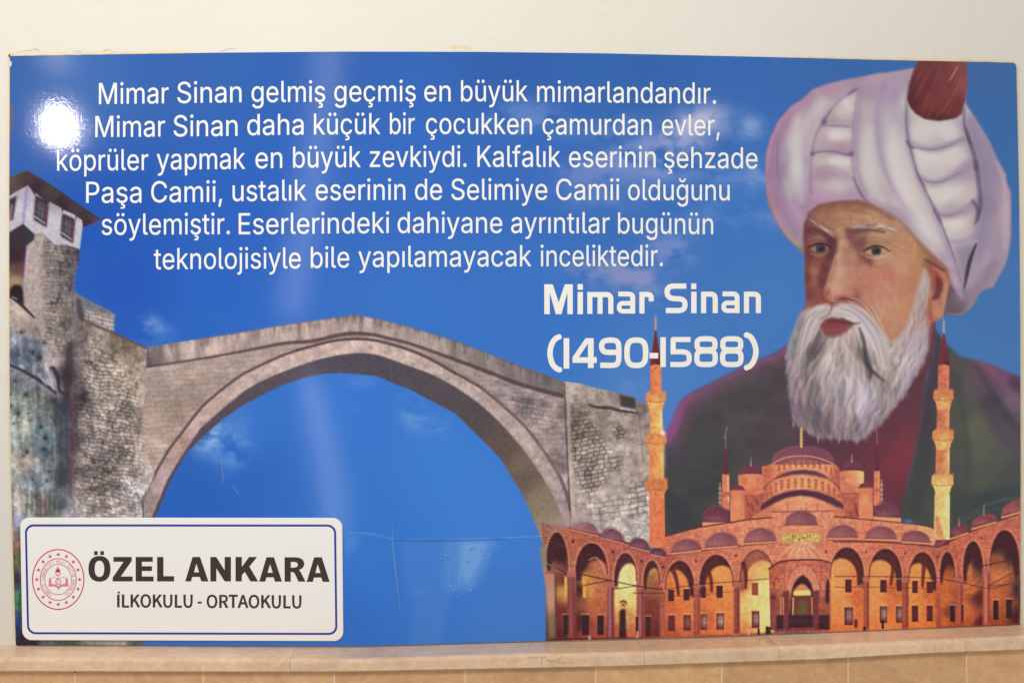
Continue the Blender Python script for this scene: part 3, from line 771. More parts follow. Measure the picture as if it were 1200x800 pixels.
# ---------------------------------------------------------------- the printed portrait: coat, shirt, turban, face, beard
ID_COAT = part_id('coat'); ID_COAT2 = part_id('coat_front'); ID_SHIRT = part_id('shirt'); ID_TURBAN = part_id('turban'); ID_CAP = part_id('turban_cap'); ID_FACE = part_id('face'); ID_BEARD = part_id('beard')
COAT_L = [(776, 620), (780, 508), (784, 501), (788, 497), (794, 479), (800, 468), (810, 460.5), (830, 450.5), (850, 440), (870, 430.5), (890, 422), (910, 413), (925, 402), (936, 395), (960, 420), (960, 660), (776, 660)]
fillf(COAT_L, [(815, 520, 76, 74, 76), (850, 480, 76, 74, 74), (880, 460, 78, 73, 75), (910, 450, 80, 72, 76), (870, 510, 77, 73, 77), (830, 560, 66, 70, 68), (800, 600, 62, 64, 67), (860, 580, 70, 72, 70), (910, 540, 82, 72, 76), (930, 500, 88, 70, 75), (940, 540, 96, 66, 72), (930, 600, 86, 66, 70), (800, 540, 72, 70, 74)], soft=1.2, ident=ID_COAT, power=1.2, eps=22)
m_coat = mask_of(COAT_L, 1.2)
rim = [(779, 512), (786, 500), (793, 481), (800, 468), (811, 460.5), (830, 451), (850, 441), (870, 431), (890, 423), (912, 413), (928, 402)]
stroke([(x + 6, y + 6) for x, y in rim], [20, 24, 24, 20, 16, 14, 14, 14], (112, 80, 98), .55, 14, m_coat)
stroke([(x + 2, y + 2) for x, y in rim], [12, 12, 11, 9, 8, 8, 8, 9], (134, 80, 116), .75, 7, m_coat)
stroke([(782, 512), (789, 496), (798, 476)], [10, 14, 8], (146, 76, 130), .6, 8, m_coat)
stroke([(815, 462), (845, 449), (875, 438), (905, 428)], [3, 9, 9, 6], (84, 74, 82), .5, 8, m_coat)
tint(m_coat, (noise(20, 14, 3, 73) - .5) * .12)
SHIRT = [(1084, 372), (1095, 372), (1096, 392), (1092, 420), (1086, 440), (1082, 480), (1076, 520), (1066, 560), (1058, 620), (1050, 640), (930, 640), (932, 540), (935, 500), (1000, 400)]
fillf(SHIRT, [(1091, 380, 150, 78, 78), (1091, 400, 140, 66, 72), (1086, 425, 122, 60, 66), (1076, 450, 110, 58, 66), (1060, 480, 112, 58, 66), (1040, 500, 116, 56, 64), (1068, 500, 122, 58, 66), (1062, 525, 142, 58, 66), (1050, 545, 140, 56, 64), (1030, 530, 122, 56, 64), (1000, 524, 110, 56, 66), (970, 520, 104, 58, 66), (945, 520, 100, 58, 66), (945, 545, 104, 60, 68), (990, 545, 116, 58, 66), (1040, 580, 124, 54, 62), (1074, 480, 112, 58, 68), (1058, 600, 104, 56, 62)], soft=1.5, ident=ID_SHIRT)
k_ = pid == ID_SHIRT; art[k_] = art[k_] * np.array([.86, .98, 1.0], np.float32) + np.array([0, .012, .012], np.float32)
COAT_R = [(1095, 372), (1096, 386), (1110, 404), (1126, 418), (1138, 420), (1160, 426), (1180, 435), (1200, 443.5), (1202, 640), (1052, 640), (1060, 580), (1070, 540), (1078, 500), (1083, 460), (1088, 435), (1094, 410)]
fillf(COAT_R, [(1098, 392, 74, 70, 70), (1108, 406, 74, 78, 72), (1122, 420, 84, 84, 80), (1092, 430, 88, 66, 70), (1088, 460, 84, 66, 74), (1096, 450, 74, 74, 76), (1118, 450, 78, 80, 76), (1126, 480, 82, 86, 74), (1120, 520, 80, 86, 74), (1145, 500, 96, 100, 82), (1140, 450, 90, 86, 84), (1148, 440, 100, 84, 90), (1160, 430, 124, 80, 104), (1175, 440, 116, 80, 100), (1192, 448, 86, 70, 86),
      (1165, 455, 104, 84, 96), (1185, 470, 112, 96, 106), (1192, 500, 96, 88, 92), (1160, 470, 76, 74, 76), (1172, 490, 80, 78, 80), (1185, 510, 84, 80, 82), (1155, 520, 92, 96, 82), (1170, 530, 88, 90, 80), (1150, 560, 82, 88, 76), (1190, 550, 78, 82, 76), (1092, 520, 72, 76, 74), (1080, 560, 74, 76, 72), (1072, 600, 72, 78, 70), (1100, 600, 76, 82, 70), (1130, 600, 68, 76, 70), (1160, 590, 64, 72, 70), (1190, 590, 66, 74, 72), (1084, 500, 78, 68, 72)], soft=1.3, ident=ID_COAT2, power=2)
k_ = pid == ID_COAT2; art[k_] = art[k_] * np.array([.985, .945, .985], np.float32)
stroke([(1142, 428), (1152, 442), (1168, 468), (1184, 492), (1198, 508)], [3, 6, 9, 9, 7], (66, 62, 66), .6, 7)
stroke([(1150, 424), (1168, 440), (1186, 462), (1198, 476)], [2, 5, 8, 6], (128, 92, 118), .45, 6)
stroke([(1130, 440), (1140, 470), (1148, 520), (1150, 560)], [6, 14, 18, 10], (94, 94, 82), .25, 10)
stroke([(1100, 400), (1094, 440), (1090, 490), (1082, 540), (1072, 600)], [6, 12, 14, 14, 12], (64, 64, 68), .45, 8)
stroke([(1118, 440), (1128, 480), (1134, 540), (1130, 600)], [3, 6, 8, 8], (70, 72, 68), .4, 6)
stroke([(1140, 600), (1165, 588), (1190, 583), (1200, 584)], [2, 4, 4, 3], (90, 100, 90), .4, 3)
stroke([(1125, 612), (1150, 600), (1180, 594)], [2, 3, 2], (84, 98, 86), .4, 3)
stroke([(786, 505), (795, 482), (806, 465)], [8, 8, 5], (146, 82, 132), .5, 6)
stroke([(820, 545), (845, 555), (870, 548), (890, 552)], [4, 8, 8, 3], (78, 84, 72), .35, 8)
stroke([(852, 500), (849, 514)], 1.1, (150, 150, 156), .7, .8)
for (a, b, w) in [((1058, 500), (1052, 545), 10), ((1072, 470), (1064, 510), 7), ((1046, 520), (1034, 550), 8)]:
    stroke([a, b], [2, w], (132, 58, 66), .22, 7)
stroke([(1094, 374), (1094, 395), (1089, 425), (1078, 446)], [3, 3, 4, 5], (92, 52, 58), .5, 3)

# turban
TURB = [(1069, 80), (1040, 85), (1028, 86), (1010, 90), (992, 93), (970, 98), (952, 105), (938, 118), (928, 124), (912, 142), (903, 162), (898, 180), (897, 204), (898, 226), (900, 240), (909, 260), (921, 278), (934, 291), (944, 301), (960, 300), (1100, 330), (1106, 369), (1126, 369), (1137, 362), (1150, 341), (1164, 336.5), (1178, 311), (1182, 298), (1185, 278), (1185, 226), (1180, 214), (1179, 204), (1170, 188), (1160, 166), (1148, 146), (1132, 122), (1130, 80)]
fillf(TURB, [(900, 200, 186, 138, 160), (905, 165, 184, 142, 164), (918, 140, 186, 150, 172), (945, 115, 184, 150, 174), (970, 102, 186, 156, 178), (1000, 95, 180, 154, 178), (1030, 90, 186, 166, 180), (1060, 92, 180, 164, 182), (913, 200, 168, 146, 172), (920, 180, 176, 164, 184), (930, 170, 188, 182, 188), (935, 200, 192, 190, 192), (928, 220, 184, 176, 184), (945, 150, 190, 182, 186), (960, 125, 192, 182, 188), (985, 108, 182, 162, 182),
      (905, 235, 180, 146, 160), (915, 258, 186, 152, 172), (930, 250, 190, 160, 182), (940, 235, 180, 150, 176), (935, 280, 176, 162, 164), (942, 296, 158, 146, 136), (946, 220, 184, 160, 182), (985, 130, 196, 188, 188), (995, 120, 200, 194, 190), (975, 140, 186, 168, 174), (980, 158, 206, 200, 196), (962, 160, 194, 176, 184), (985, 172, 182, 160, 172), (960, 185, 192, 180, 186), (985, 188, 206, 196, 200), (965, 205, 180, 160, 170), (985, 215, 190, 178, 184), (970, 228, 192, 162, 186), (1000, 230, 184, 160, 178),
      (1018, 110, 178, 158, 178), (1012, 140, 186, 172, 186), (1008, 180, 192, 184, 190), (1018, 200, 196, 190, 188), (1030, 160, 190, 182, 186), (1022, 130, 188, 176, 186), (1045, 110, 178, 160, 182), (1052, 140, 186, 178, 188), (1045, 180, 200, 196, 196), (1050, 210, 206, 198, 198), (1035, 230, 190, 180, 184), (1060, 230, 208, 200, 196), (1056, 255, 190, 172, 184), (1080, 265, 204, 196, 194), (1090, 300, 196, 182, 190), (1110, 300, 190, 174, 192), (1120, 330, 182, 166, 184), (1068, 120, 200, 196, 196),
      (1082, 155, 208, 202, 200), (1110, 155, 206, 202, 202), (1100, 168, 192, 186, 190), (1085, 185, 208, 204, 198), (1120, 185, 206, 198, 196), (1095, 205, 200, 192, 194), (1132, 200, 178, 162, 176), (1105, 228, 208, 204, 196), (1130, 225, 198, 186, 190), (1115, 246, 186, 174, 184), (1120, 262, 208, 202, 198), (1110, 275, 204, 196, 196), (1130, 275, 196, 184, 192), (1127, 130, 186, 176, 190), (1138, 150, 170, 156, 176), (1150, 175, 166, 152, 174), (1162, 200, 164, 150, 172), (1160, 240, 160, 148, 168), (1172, 230, 170, 154, 172), (1180, 250, 184, 158, 172),
      (1150, 270, 172, 160, 176), (1150, 300, 180, 166, 184), (1135, 330, 178, 160, 178), (1170, 290, 172, 156, 172), (1165, 318, 172, 152, 170), (1140, 350, 162, 146, 160), (1122, 350, 140, 124, 138), (1115, 362, 128, 116, 124), (1112, 340, 112, 96, 108)], soft=.9, ident=ID_TURBAN, power=2, eps=7)
m_turb = mask_of(TURB, .9)
art[...] = art + (np.clip(((art * .82 + art.mean(2, keepdims=True) * .18) - .715) * 1.25 + .668, 0, 1) * np.array([1.0, .985, .965], np.float32) - art) * m_turb[..., None]
for pts, w, c, al, sf in [
    ([(925, 128), (914, 150), (908, 180), (910, 215), (920, 248), (934, 276)], [6, 12, 13, 13, 12, 8], (146, 116, 148), .55, 9), ([(953, 140), (946, 165), (943, 195), (943, 225), (944, 250)], [4, 7, 8, 9, 8], (150, 126, 154), .55, 7),
    ([(1010, 104), (1006, 130), (1003, 165), (1005, 200), (1014, 228)], [4, 6, 7, 6, 5], (148, 124, 152), .5, 6), ([(1036, 98), (1030, 130), (1031, 170), (1040, 205), (1054, 232), (1072, 258)], [6, 9, 9, 9, 9, 6], (154, 130, 160), .5, 8),
    ([(1064, 130), (1064, 160), (1070, 190), (1082, 222), (1096, 250), (1106, 280), (1116, 306)], [4, 7, 7, 7, 7, 6, 5], (146, 126, 150), .5, 6), ([(1136, 140), (1146, 170), (1154, 205), (1156, 240), (1152, 275), (1146, 305)], [6, 12, 14, 14, 14, 9], (134, 118, 142), .55, 10),
    ([(1172, 215), (1176, 250), (1172, 285), (1158, 315)], [4, 6, 7, 6], (150, 132, 154), .4, 8), ([(1020, 236), (1044, 246), (1066, 262), (1088, 284), (1106, 304)], [5, 8, 9, 9, 8], (154, 126, 144), .5, 7), ([(950, 238), (975, 236), (1000, 233), (1016, 236)], [6, 8, 8, 5], (158, 128, 154), .5, 6),
    ([(1070, 168), (1090, 175), (1112, 171), (1132, 163)], [5, 8, 8, 8], (152, 132, 152), .55, 6), ([(1078, 208), (1096, 215), (1116, 208), (1142, 192)], [5, 8, 9, 9], (150, 130, 150), .55, 6), ([(1096, 248), (1112, 254), (1130, 248), (1146, 236)], [5, 8, 9, 9], (148, 128, 148), .55, 6), ([(1112, 282), (1126, 284), (1142, 278)], [5, 7, 7], (146, 126, 148), .5, 6),
    ([(955, 176), (976, 177), (998, 179)], [5, 8, 8], (150, 126, 148), .5, 5), ([(952, 206), (974, 204), (998, 210)], [4, 8, 6], (156, 134, 156), .4, 6), ([(966, 143), (984, 143), (1000, 144)], [4, 6, 6], (158, 140, 156), .4, 4), ([(1120, 345), (1134, 346), (1150, 330), (1164, 308)], [9, 10, 9, 7], (134, 116, 138), .5, 8)]:
    stroke(pts, w, c, al, sf, m_turb)
def fold(pts, w, col=(118, 98, 122), a=.6, s=2.2):
    stroke(pts, w, col, a * .8, s + .5, m_turb)
def lite(pts, w, a=.45, s=6, col=(214, 208, 206)):
    stroke(pts, w, col, a, s, m_turb)
lite([(934, 140), (932, 170), (938, 210), (940, 235)], [8, 14, 14, 6], .45, 9, (206, 202, 204))
lite([(965, 120), (950, 145), (946, 180)], [10, 14, 6], .3, 9)
fold([(938, 122), (922, 140), (913, 165), (910, 195), (914, 225), (924, 252), (936, 270)], [3, 7, 9, 9, 8, 7, 4], (156, 128, 160), .55, 6)
fold([(912, 165), (910.5, 190), (913, 214)], [1, 2.2, 1], (120, 98, 120), .7, 1.4)
fold([(926, 240), (934, 262), (942, 280)], [2, 5, 4], (160, 134, 166), .5, 4)
fold([(899, 232), (907, 256), (920, 277), (934, 291), (944, 301)], [1.5, 2.5, 3, 3, 3], (112, 98, 100), .75, 1.6)
stroke([(898, 200), (899, 180), (905, 160), (918, 137), (935, 121)], [3, 6, 6, 5, 3], (196, 136, 160), .6, 5, m_turb)
# window of wrapped cloth, left of centre
fold([(1005, 104), (992, 112), (980, 122), (970, 134), (962, 147), (955, 162), (951, 182), (950, 205), (950, 228)], [4, 4, 3, 3, 3.5, 3, 3.4, 3, 5], (138, 112, 142), .7, 2.4)
fold([(1003, 105), (995, 110)], 3.5, (112, 92, 118), .8, 2)
blob(966, 143, 3, 4, (92, 82, 112), .85, 0, m_turb)
fold([(963, 148), (966, 141), (974, 130)], [2, 3, 1], (100, 90, 118), .7, 1.4)
fold([(1006, 107), (1002, 128), (1000, 150), (998.5, 180), (1001, 205), (1008, 226), (1020, 240)], [2, 3, 3, 4, 3, 3, 2], (146, 120, 150), .6, 2.4)
fold([(964, 146), (980, 147), (999, 148)], [1, 3, 3], (150, 136, 150), .7, 2.2)
fold([(956, 168), (975, 170), (998, 175)], [4, 9, 8], (172, 142, 160), .55, 5)
fold([(951, 181), (962, 178), (978, 178), (990, 181), (998, 181)], [3, 2, 2.4, 3.4, 5], (110, 96, 118), .75, 1.8)
blob(952, 180, 2.4, 3, (96, 88, 116), .7, 0, m_turb); blob(997, 180, 3, 3, (104, 88, 112), .7, 0, m_turb)
fold([(951, 200), (970, 196), (988, 201), (1001, 212)], [5, 7, 5, 4], (168, 142, 160), .5, 4)
fold([(948, 228), (962, 233), (985, 234), (1010, 232), (1020, 240)], [6, 7, 8, 6, 4], (186, 146, 178), .55, 5)
fold([(1000, 208), (1006, 222), (1014, 234), (1022, 240)], [2, 3.4, 3, 2], (96, 82, 104), .7, 1.8)
lite([(975, 158), (992, 158)], 8, .5, 6); lite([(975, 188), (992, 190)], 6, .6, 5); lite([(990, 120), (996, 128)], 8, .4, 6)
# centre bands
fold([(1040, 96), (1030, 118), (1027, 145), (1031, 180), (1042, 212), (1060, 240), (1078, 262)], [3, 4, 4, 4, 5, 5, 3], (162, 136, 166), .55, 3.6)
fold([(1046, 98), (1036, 120), (1034, 150)], [5, 8, 4], (176, 150, 182), .4, 6)
lite([(1018, 150), (1016, 185), (1022, 215), (1036, 236)], [8, 14, 14, 6], .32, 9)
lite([(1048, 150), (1048, 190), (1060, 225), (1080, 262), (1096, 292)], [6, 14, 18, 16, 8], .42, 10, (216, 208, 206))
fold([(1066, 96), (1062, 118), (1062, 145), (1066, 170), (1074, 200), (1086, 228), (1098, 250), (1108, 276), (1118, 302), (1128, 336)], [3, 3, 4, 4, 3, 3, 3.5, 3, 3, 4], (140, 118, 146), .7, 2.2)
fold([(1062, 165), (1067, 172), (1072, 174)], [2, 4, 1], (84, 80, 112), .85, 1.6)
fold([(1072, 198), (1078, 210), (1084, 218)], [1, 3.4, 1.5], (104, 92, 118), .8, 1.6)
fold([(1094, 244), (1100, 256), (1103, 262)], [2, 4, 1.5], (100, 88, 104), .8, 1.8)
fold([(1018, 239), (1040, 249), (1060, 264), (1080, 286), (1100, 306), (1112, 318)], [3, 4, 4, 5, 5, 5], (120, 92, 96), .7, 2.4)
fold([(1040, 242), (1062, 258), (1084, 280), (1102, 300)], [3, 5, 6, 4], (180, 154, 170), .4, 4)
# wrapped segments below the cap
fold([(1066, 170), (1080, 174), (1096, 174), (1112, 168), (1130, 161)], [2, 3, 4, 3.4, 3], (150, 134, 152), .65, 2.6)
lite([(1078, 182), (1100, 184), (1120, 176)], 6, .4, 5)
fold([(1076, 208), (1090, 213), (1108, 209), (1126, 198), (1140, 190)], [2, 4, 5, 6, 7], (164, 140, 164), .6, 3.6)
fold([(1128, 194), (1138, 188)], 8, (150, 124, 150), .4, 5)
fold([(1097, 250), (1110, 252), (1126, 246), (1142, 236)], [2, 4, 5, 6], (160, 136, 156), .6, 3.4)
lite([(1090, 226), (1106, 230), (1124, 222)], 8, .4, 6); lite([(1108, 262), (1122, 262)], 8, .4, 6)
fold([(1130, 128), (1130, 146), (1136, 165), (1143, 188), (1147, 215), (1149, 238), (1146, 258)], [2, 3, 4, 5, 5.5, 5.5, 3], (88, 76, 96), .8, 2.4)
fold([(1132, 152), (1137, 168)], 4, (74, 64, 84), .7, 2)
fold([(1143, 190), (1144, 198)], 6, (84, 66, 84), .6, 3)
fold([(1140, 236), (1146, 246), (1143, 262)], [4, 5, 3], (76, 62, 74), .65, 2.4)
fold([(1138, 140), (1150, 170), (1160, 205), (1160, 250), (1152, 300)], [5, 9, 10, 10, 6], (152, 136, 160), .5, 7)
stroke([(1168, 190), (1177, 215), (1180, 250), (1178, 290)], [4, 6, 7, 5], (192, 164, 182), .45, 5, m_turb)
# dark hollow and knot behind the ear
fill([(1119, 291), (1130, 288), (1144, 286), (1138, 305), (1134, 322), (1131, 336), (1127, 318)], (134, 124, 136), 2.2, None, m_turb, .75)
stroke([(1144, 286), (1137, 304), (1133, 322), (1130, 338)], [2, 5, 4, 1.5], (60, 56, 66), .9, 1.8, m_turb)
fold([(1120, 290), (1126, 312), (1128, 334)], [2, 3, 2], (160, 138, 160), .6, 2)
stroke([(1112, 318), (1120, 334), (1127, 348)], [8, 10, 4], (186, 164, 184), .5, 4, m_turb)
fold([(1110, 320), (1114, 345), (1110, 366)], [4, 9, 6], (106, 92, 104), .7, 4)
fold([(1150, 341), (1158, 326), (1168, 308)], [3, 5, 5], (140, 122, 142), .5, 4)
fold([(1110, 368), (1125, 368), (1138, 360), (1150, 342)], [2, 3, 3, 2], (150, 138, 140), .7, 2)
fold([(1126, 352), (1136, 345), (1146, 328)], [2, 3, 2], (146, 126, 146), .5, 3)
for (x, y, rx, ry, an, al) in [(1098, 154, 24, 9, 0, .5), (1102, 189, 26, 10, -.1, .55), (1114, 228, 22, 10, -.2, .55), (1120, 264, 15, 9, -.1, .5), (984, 159, 13, 6, .1, .6), (978, 190, 18, 4.5, .05, .6), (990, 124, 7, 12, .5, .45), (978, 218, 22, 8, 0, .45), (933, 190, 9, 40, .1, .4), (1019, 180, 8, 46, -.08, .35), (1050, 185, 9, 50, -.25, .45), (1086, 275, 9, 30, -.6, .4), (1176, 250, 6, 40, 0, .25)]:
    blob(x, y, rx, ry, (208, 200, 196), al, an, m_turb)
for pts, w in [([(1068, 171), (1082, 175), (1098, 175), (1114, 170), (1130, 163)], [1, 2, 2.2, 2, 1]), ([(1078, 209), (1092, 214), (1108, 211), (1126, 201)], [1, 2, 2.2, 1.2]), ([(1099, 251), (1112, 253), (1128, 247)], [1, 2, 1]), ([(966, 147), (982, 148), (998, 149)], [1, 1.8, 1.2])]:
    fold(pts, w, (112, 98, 116), .6, 1.4)
fold([(1064, 120), (1062, 145), (1066, 170), (1075, 202), (1088, 230), (1100, 254), (1110, 280), (1120, 306)], [1.4, 2, 2, 2, 2, 2, 2, 1.4], (104, 90, 112), .6, 1.4)
# red cap on top
CAP = [(1076, 71), (1070, 84), (1065, 101), (1063, 116), (1067, 126), (1073, 133), (1084, 139.5), (1100, 141.8), (1118, 139), (1127, 134), (1131, 118), (1134, 98), (1133, 78), (1131, 66), (1078, 66)]
fillf(CAP, [(1080, 76, 106, 60, 60), (1070, 100, 92, 50, 52), (1068, 120, 88, 46, 48), (1085, 100, 116, 56, 58), (1090, 120, 122, 62, 60), (1100, 80, 110, 64, 62), (1108, 100, 122, 64, 64), (1112, 125, 112, 58, 56), (1125, 80, 126, 74, 72), (1130, 100, 140, 78, 78), (1126, 122, 108, 60, 58), (1100, 138, 84, 48, 48)], soft=.7, ident=ID_CAP)
m_cap = mask_of(CAP, .7)
for k in range(70):
    x = rng.uniform(1062, 1136); y = rng.uniform(72, 132); L = rng.uniform(10, 30)
    stroke([(x, y), (x - L * .3, y + L * .5), (x - L * .55, y + L)], [.6, rng.uniform(1, 3), .6], [(152, 80, 76), (84, 44, 48), (132, 66, 64), (100, 48, 54)][k % 4], rng.uniform(.2, .45), 1.6, m_cap)
stroke([(1122, 78), (1117, 88), (1112, 95)], [1, 1.8, .8], (186, 134, 126), .8, 1, m_cap)
stroke([(1126, 92), (1120, 106), (1110, 122), (1102, 136)], [1, 2, 2.4, 1], (158, 96, 88), .4, 1.6, m_cap)
stroke([(1096, 84), (1088, 104), (1078, 124)], [3, 5, 3], (84, 44, 48), .4, 4, m_cap)
stroke([(1064, 112), (1068, 127), (1082, 138), (1100, 141.5), (1122, 137)], [2, 3, 3, 3, 2], (70, 40, 44), .6, 2, m_cap)

# face
FACE = [(942, 262), (947, 249), (960, 239), (984, 235), (1008, 234), (1024, 241), (1040, 249), (1060, 264), (1080, 286), (1100, 305), (1111, 316), (1113, 330), (1109, 350), (1105, 372), (1092, 378), (1080, 400), (1060, 430), (940, 420), (934, 380), (942, 362), (944.5, 348), (943, 330), (943, 300), (941, 280)]
FC = [(948, 254, 124, 88, 84), (955, 246, 140, 100, 88), (970, 242, 150, 106, 86), (990, 240, 156, 110, 88), (1010, 240, 158, 112, 90), (962, 254, 164, 112, 86), (985, 254, 182, 128, 102), (1000, 262, 188, 138, 108), (1020, 254, 188, 138, 108), (1035, 258, 186, 136, 108), (975, 262, 174, 120, 96), (945, 272, 112, 64, 66), (955, 272, 128, 74, 68), (950, 280, 130, 70, 66), (962, 280, 150, 102, 92), (970, 274, 112, 68, 70), (975, 284, 98, 58, 66), (955, 283, 156, 108, 98), (945, 295, 116, 68, 66), (949, 303, 130, 76, 72), (960, 302, 150, 102, 88), (966, 306, 136, 76, 72), (955, 308, 150, 84, 74),
      (974, 300, 108, 62, 66), (968, 315, 112, 66, 66), (963, 330, 116, 66, 66), (952, 318, 172, 110, 88), (953, 330, 160, 98, 82), (946, 325, 136, 72, 70), (948, 345, 140, 74, 70), (956, 348, 146, 80, 72), (950, 356, 150, 96, 90), (985, 272, 186, 138, 108), (988, 285, 196, 146, 120), (982, 300, 196, 144, 122), (985, 320, 202, 152, 128), (978, 318, 192, 134, 114), (975, 335, 206, 150, 126), (984, 340, 202, 146, 122), (990, 330, 196, 138, 116), (972, 348, 186, 120, 104), (965, 344, 160, 88, 80), (966, 350, 152, 84, 76), (975, 354, 168, 106, 92), (988, 352, 150, 84, 72), (996, 340, 188, 124, 106), (1002, 344, 170, 108, 92), (1003, 350, 156, 96, 82),
      (1000, 300, 186, 128, 106), (1000, 320, 190, 130, 110), (998, 276, 130, 80, 78), (1003, 284, 140, 92, 84), (1012, 276, 150, 104, 92), (1020, 280, 190, 150, 110), (1034, 282, 194, 152, 116), (1045, 280, 186, 136, 104), (1008, 296, 160, 108, 98), (1012, 304, 158, 104, 92), (1018, 306, 146, 92, 80), (1028, 303, 198, 156, 126), (1040, 303, 198, 146, 118), (1015, 315, 190, 130, 108), (1025, 320, 194, 124, 106), (1040, 322, 194, 122, 102), (1052, 300, 196, 140, 110), (1060, 280, 190, 138, 106), (1050, 268, 184, 134, 106), (1070, 292, 190, 136, 100), (1058, 315, 198, 142, 112), (1072, 312, 190, 134, 98),
      (1082, 300, 176, 124, 92), (1090, 308, 150, 98, 82), (1070, 330, 188, 126, 96), (1050, 340, 194, 128, 106), (1030, 340, 194, 132, 112), (1012, 335, 188, 124, 104), (1015, 350, 192, 134, 110), (1035, 358, 200, 142, 116), (1055, 360, 196, 138, 106), (1065, 350, 192, 132, 104), (1045, 380, 194, 136, 108), (1055, 395, 186, 130, 104), (1025, 365, 196, 144, 120), (1080, 330, 180, 124, 98), (1094, 316, 168, 92, 78), (1104, 324, 176, 100, 80), (1108, 336, 184, 128, 96), (1100, 332, 150, 78, 72), (1106, 350, 188, 132, 98), (1098, 352, 176, 112, 90), (1100, 366, 190, 132, 104), (1090, 372, 176, 104, 88), (1107, 362, 168, 122, 96)]
fillf(FACE, FC, soft=.8, ident=ID_FACE, power=2, eps=4)
m_face = mask_of(FACE, .8)
def fs(pts, w, col, a=.7, s=1.4):
    stroke(pts, w, col, a, s, m_face)
# brow shadows, nose shadow, wrinkles
fs([(946, 270), (956, 270), (966, 275), (974, 284), (976, 294), (970, 304)], [4, 6, 6, 7, 8, 5], (96, 54, 62), .55, 4)
fs([(977, 288), (973, 300), (968, 312), (964, 326), (962, 340)], [6, 8, 9, 8, 5], (112, 64, 64), .5, 6)
fs([(979, 300), (974, 318), (969, 334), (966, 344)], [2, 3, 3, 2], (214, 150, 130), .5, 2.5)
fs([(985, 284), (983, 305), (980, 325), (978, 342)], [4, 6, 7, 7], (214, 166, 140), .42, 5)
fs([(994, 270), (1002, 271), (1012, 270), (1022, 270), (1036, 272)], [6, 6, 4, 3, 3], (112, 66, 70), .7, 2.5)
fs([(994, 274), (999, 281), (1003, 290), (1008, 297)], [5, 6, 5, 4], (134, 84, 80), .5, 3.5)
fs([(1000, 240), (998, 255), (996, 268)], [2, 3, 2], (166, 116, 92), .35, 3)
fs([(948, 246), (970, 240), (1000, 237), (1024, 243), (1046, 256)], [5, 8, 8, 7, 5], (128, 84, 70), .6, 6)
fs([(944, 262), (945, 290), (945, 330)], [5, 4, 4], (120, 66, 66), .4, 4)
fs([(1062, 266), (1078, 286), (1092, 304)], [4, 5, 4], (132, 92, 74), .5, 4)
for x, y, rx, ry, al in [(961, 283, 12, 5, .42), (974, 288, 6, 10, .4), (950, 298, 8, 7, .35), (1011, 288, 7, 8, .42), (1026, 284.5, 15, 4.5, .34), (1020, 305, 10, 3.5, .28), (947, 322, 5, 22, .4), (950, 345, 7, 10, .35), (966, 318, 6, 20, .3)]:
    blob(x, y, rx, ry, (98, 54, 58), al, 0, m_face)
for pts, w in [([(968, 250), (985, 247), (1004, 247), (1022, 252)], [1, 2.2, 2, 1]), ([(972, 259), (988, 256), (1004, 257)], [1, 1.8, 1]), ([(988, 262), (990, 268), (988, 274)], [1, 2, 1]), ([(1046, 288), (1056, 292), (1064, 299)], [1, 1.8, .8]), ([(1046, 296), (1054, 303)], [1.4, .8]), ([(1008, 352), (1018, 360), (1026, 370)], [1.5, 3, 1.5]), ([(1014, 309), (1028, 314), (1042, 310)], [1, 2.4, 1])]:
    fs(pts, w, (140, 92, 76), .38, 2)
for pts, w in [([(1000, 252), (1018, 256), (1034, 264)], [3, 6, 3]), ([(1036, 332), (1048, 345), (1052, 362)], [4, 9, 5]), ([(982, 300), (983, 320), (978, 338)], [2, 4, 3])]:
    fs(pts, w, (208, 160, 130), .3, 5)
# brows
for k in range(34):
    t = rng.random()
    x, y = 948 + 24 * t, 257.5 + 13 * t + rng.uniform(-2, 2)
    fs([(x, y), (x + 4, y + 3), (x + 7, y + 6.5)], [.5, 1.5, .4], [(206, 178, 164), (188, 162, 150), (150, 112, 100)][k % 3], .6, .9)
for k in range(54):
    t = rng.random()
    x, y = 998 + 44 * t, 268 - 4.5 * np.sin(t * 2.4) + 4 * t * t + rng.uniform(-2, 1.4)
    fs([(x, y), (x + 5, y - 2.2 + 2.5 * t), (x + 10, y - 2.2 + 6 * t)], [.5, 1.7, .4], [(206, 192, 186), (194, 180, 174), (166, 138, 130), (120, 92, 92)][k % 4], .6, .9)
fs([(1018, 268), (1026, 270), (1034, 267)], [1, 1.6, 1], (96, 78, 80), .6, 1)
# eyes
def eye(cx, cy, white, pts, lidcol, iris, wpts):
    fill(pts, white, .6, None, m_face, .95, 3)
    stroke([(cx - .6, cy - 2.5), (cx - .6, cy + .6)], [11, 11.4], iris, .95, 1.4, mask_of(smooth(pts, 3), .5))
    blob(cx - .6, cy - .4, 3.2, 3.2, (36, 34, 38), .8, 0, m_face)
    blob(cx - 2.2, cy - 2, 1, .9, (150, 150, 150), .55, 0, m_face)
    fs(wpts, [1.4, 2.8, 3.0, 2.2, 1.2], lidcol, .85, 1.1)
eye(962.5, 291.5, (150, 110, 90), [(950, 291.5), (954, 288.8), (960, 287), (966, 287.6), (971.5, 291), (967, 294.6), (959, 295.8), (953, 294.4)], (58, 40, 46), (66, 60, 58), [(947, 289.5), (953, 287), (960, 285.4), (967, 286.4), (974, 290.5)])
eye(1027.5, 293.8, (172, 136, 110), [(1014, 295.5), (1019, 292.4), (1026, 290), (1033, 290.8), (1040, 294.4), (1035, 297.6), (1027, 299), (1020, 298.4)], (66, 46, 48), (68, 64, 60), [(1011, 295), (1018, 291), (1026, 288.4), (1034, 289.4), (1043, 294.6)])
fs([(1012, 290), (1020, 285.5), (1030, 284.5), (1040, 288)], [2, 3, 3, 2], (170, 124, 96), .5, 2)
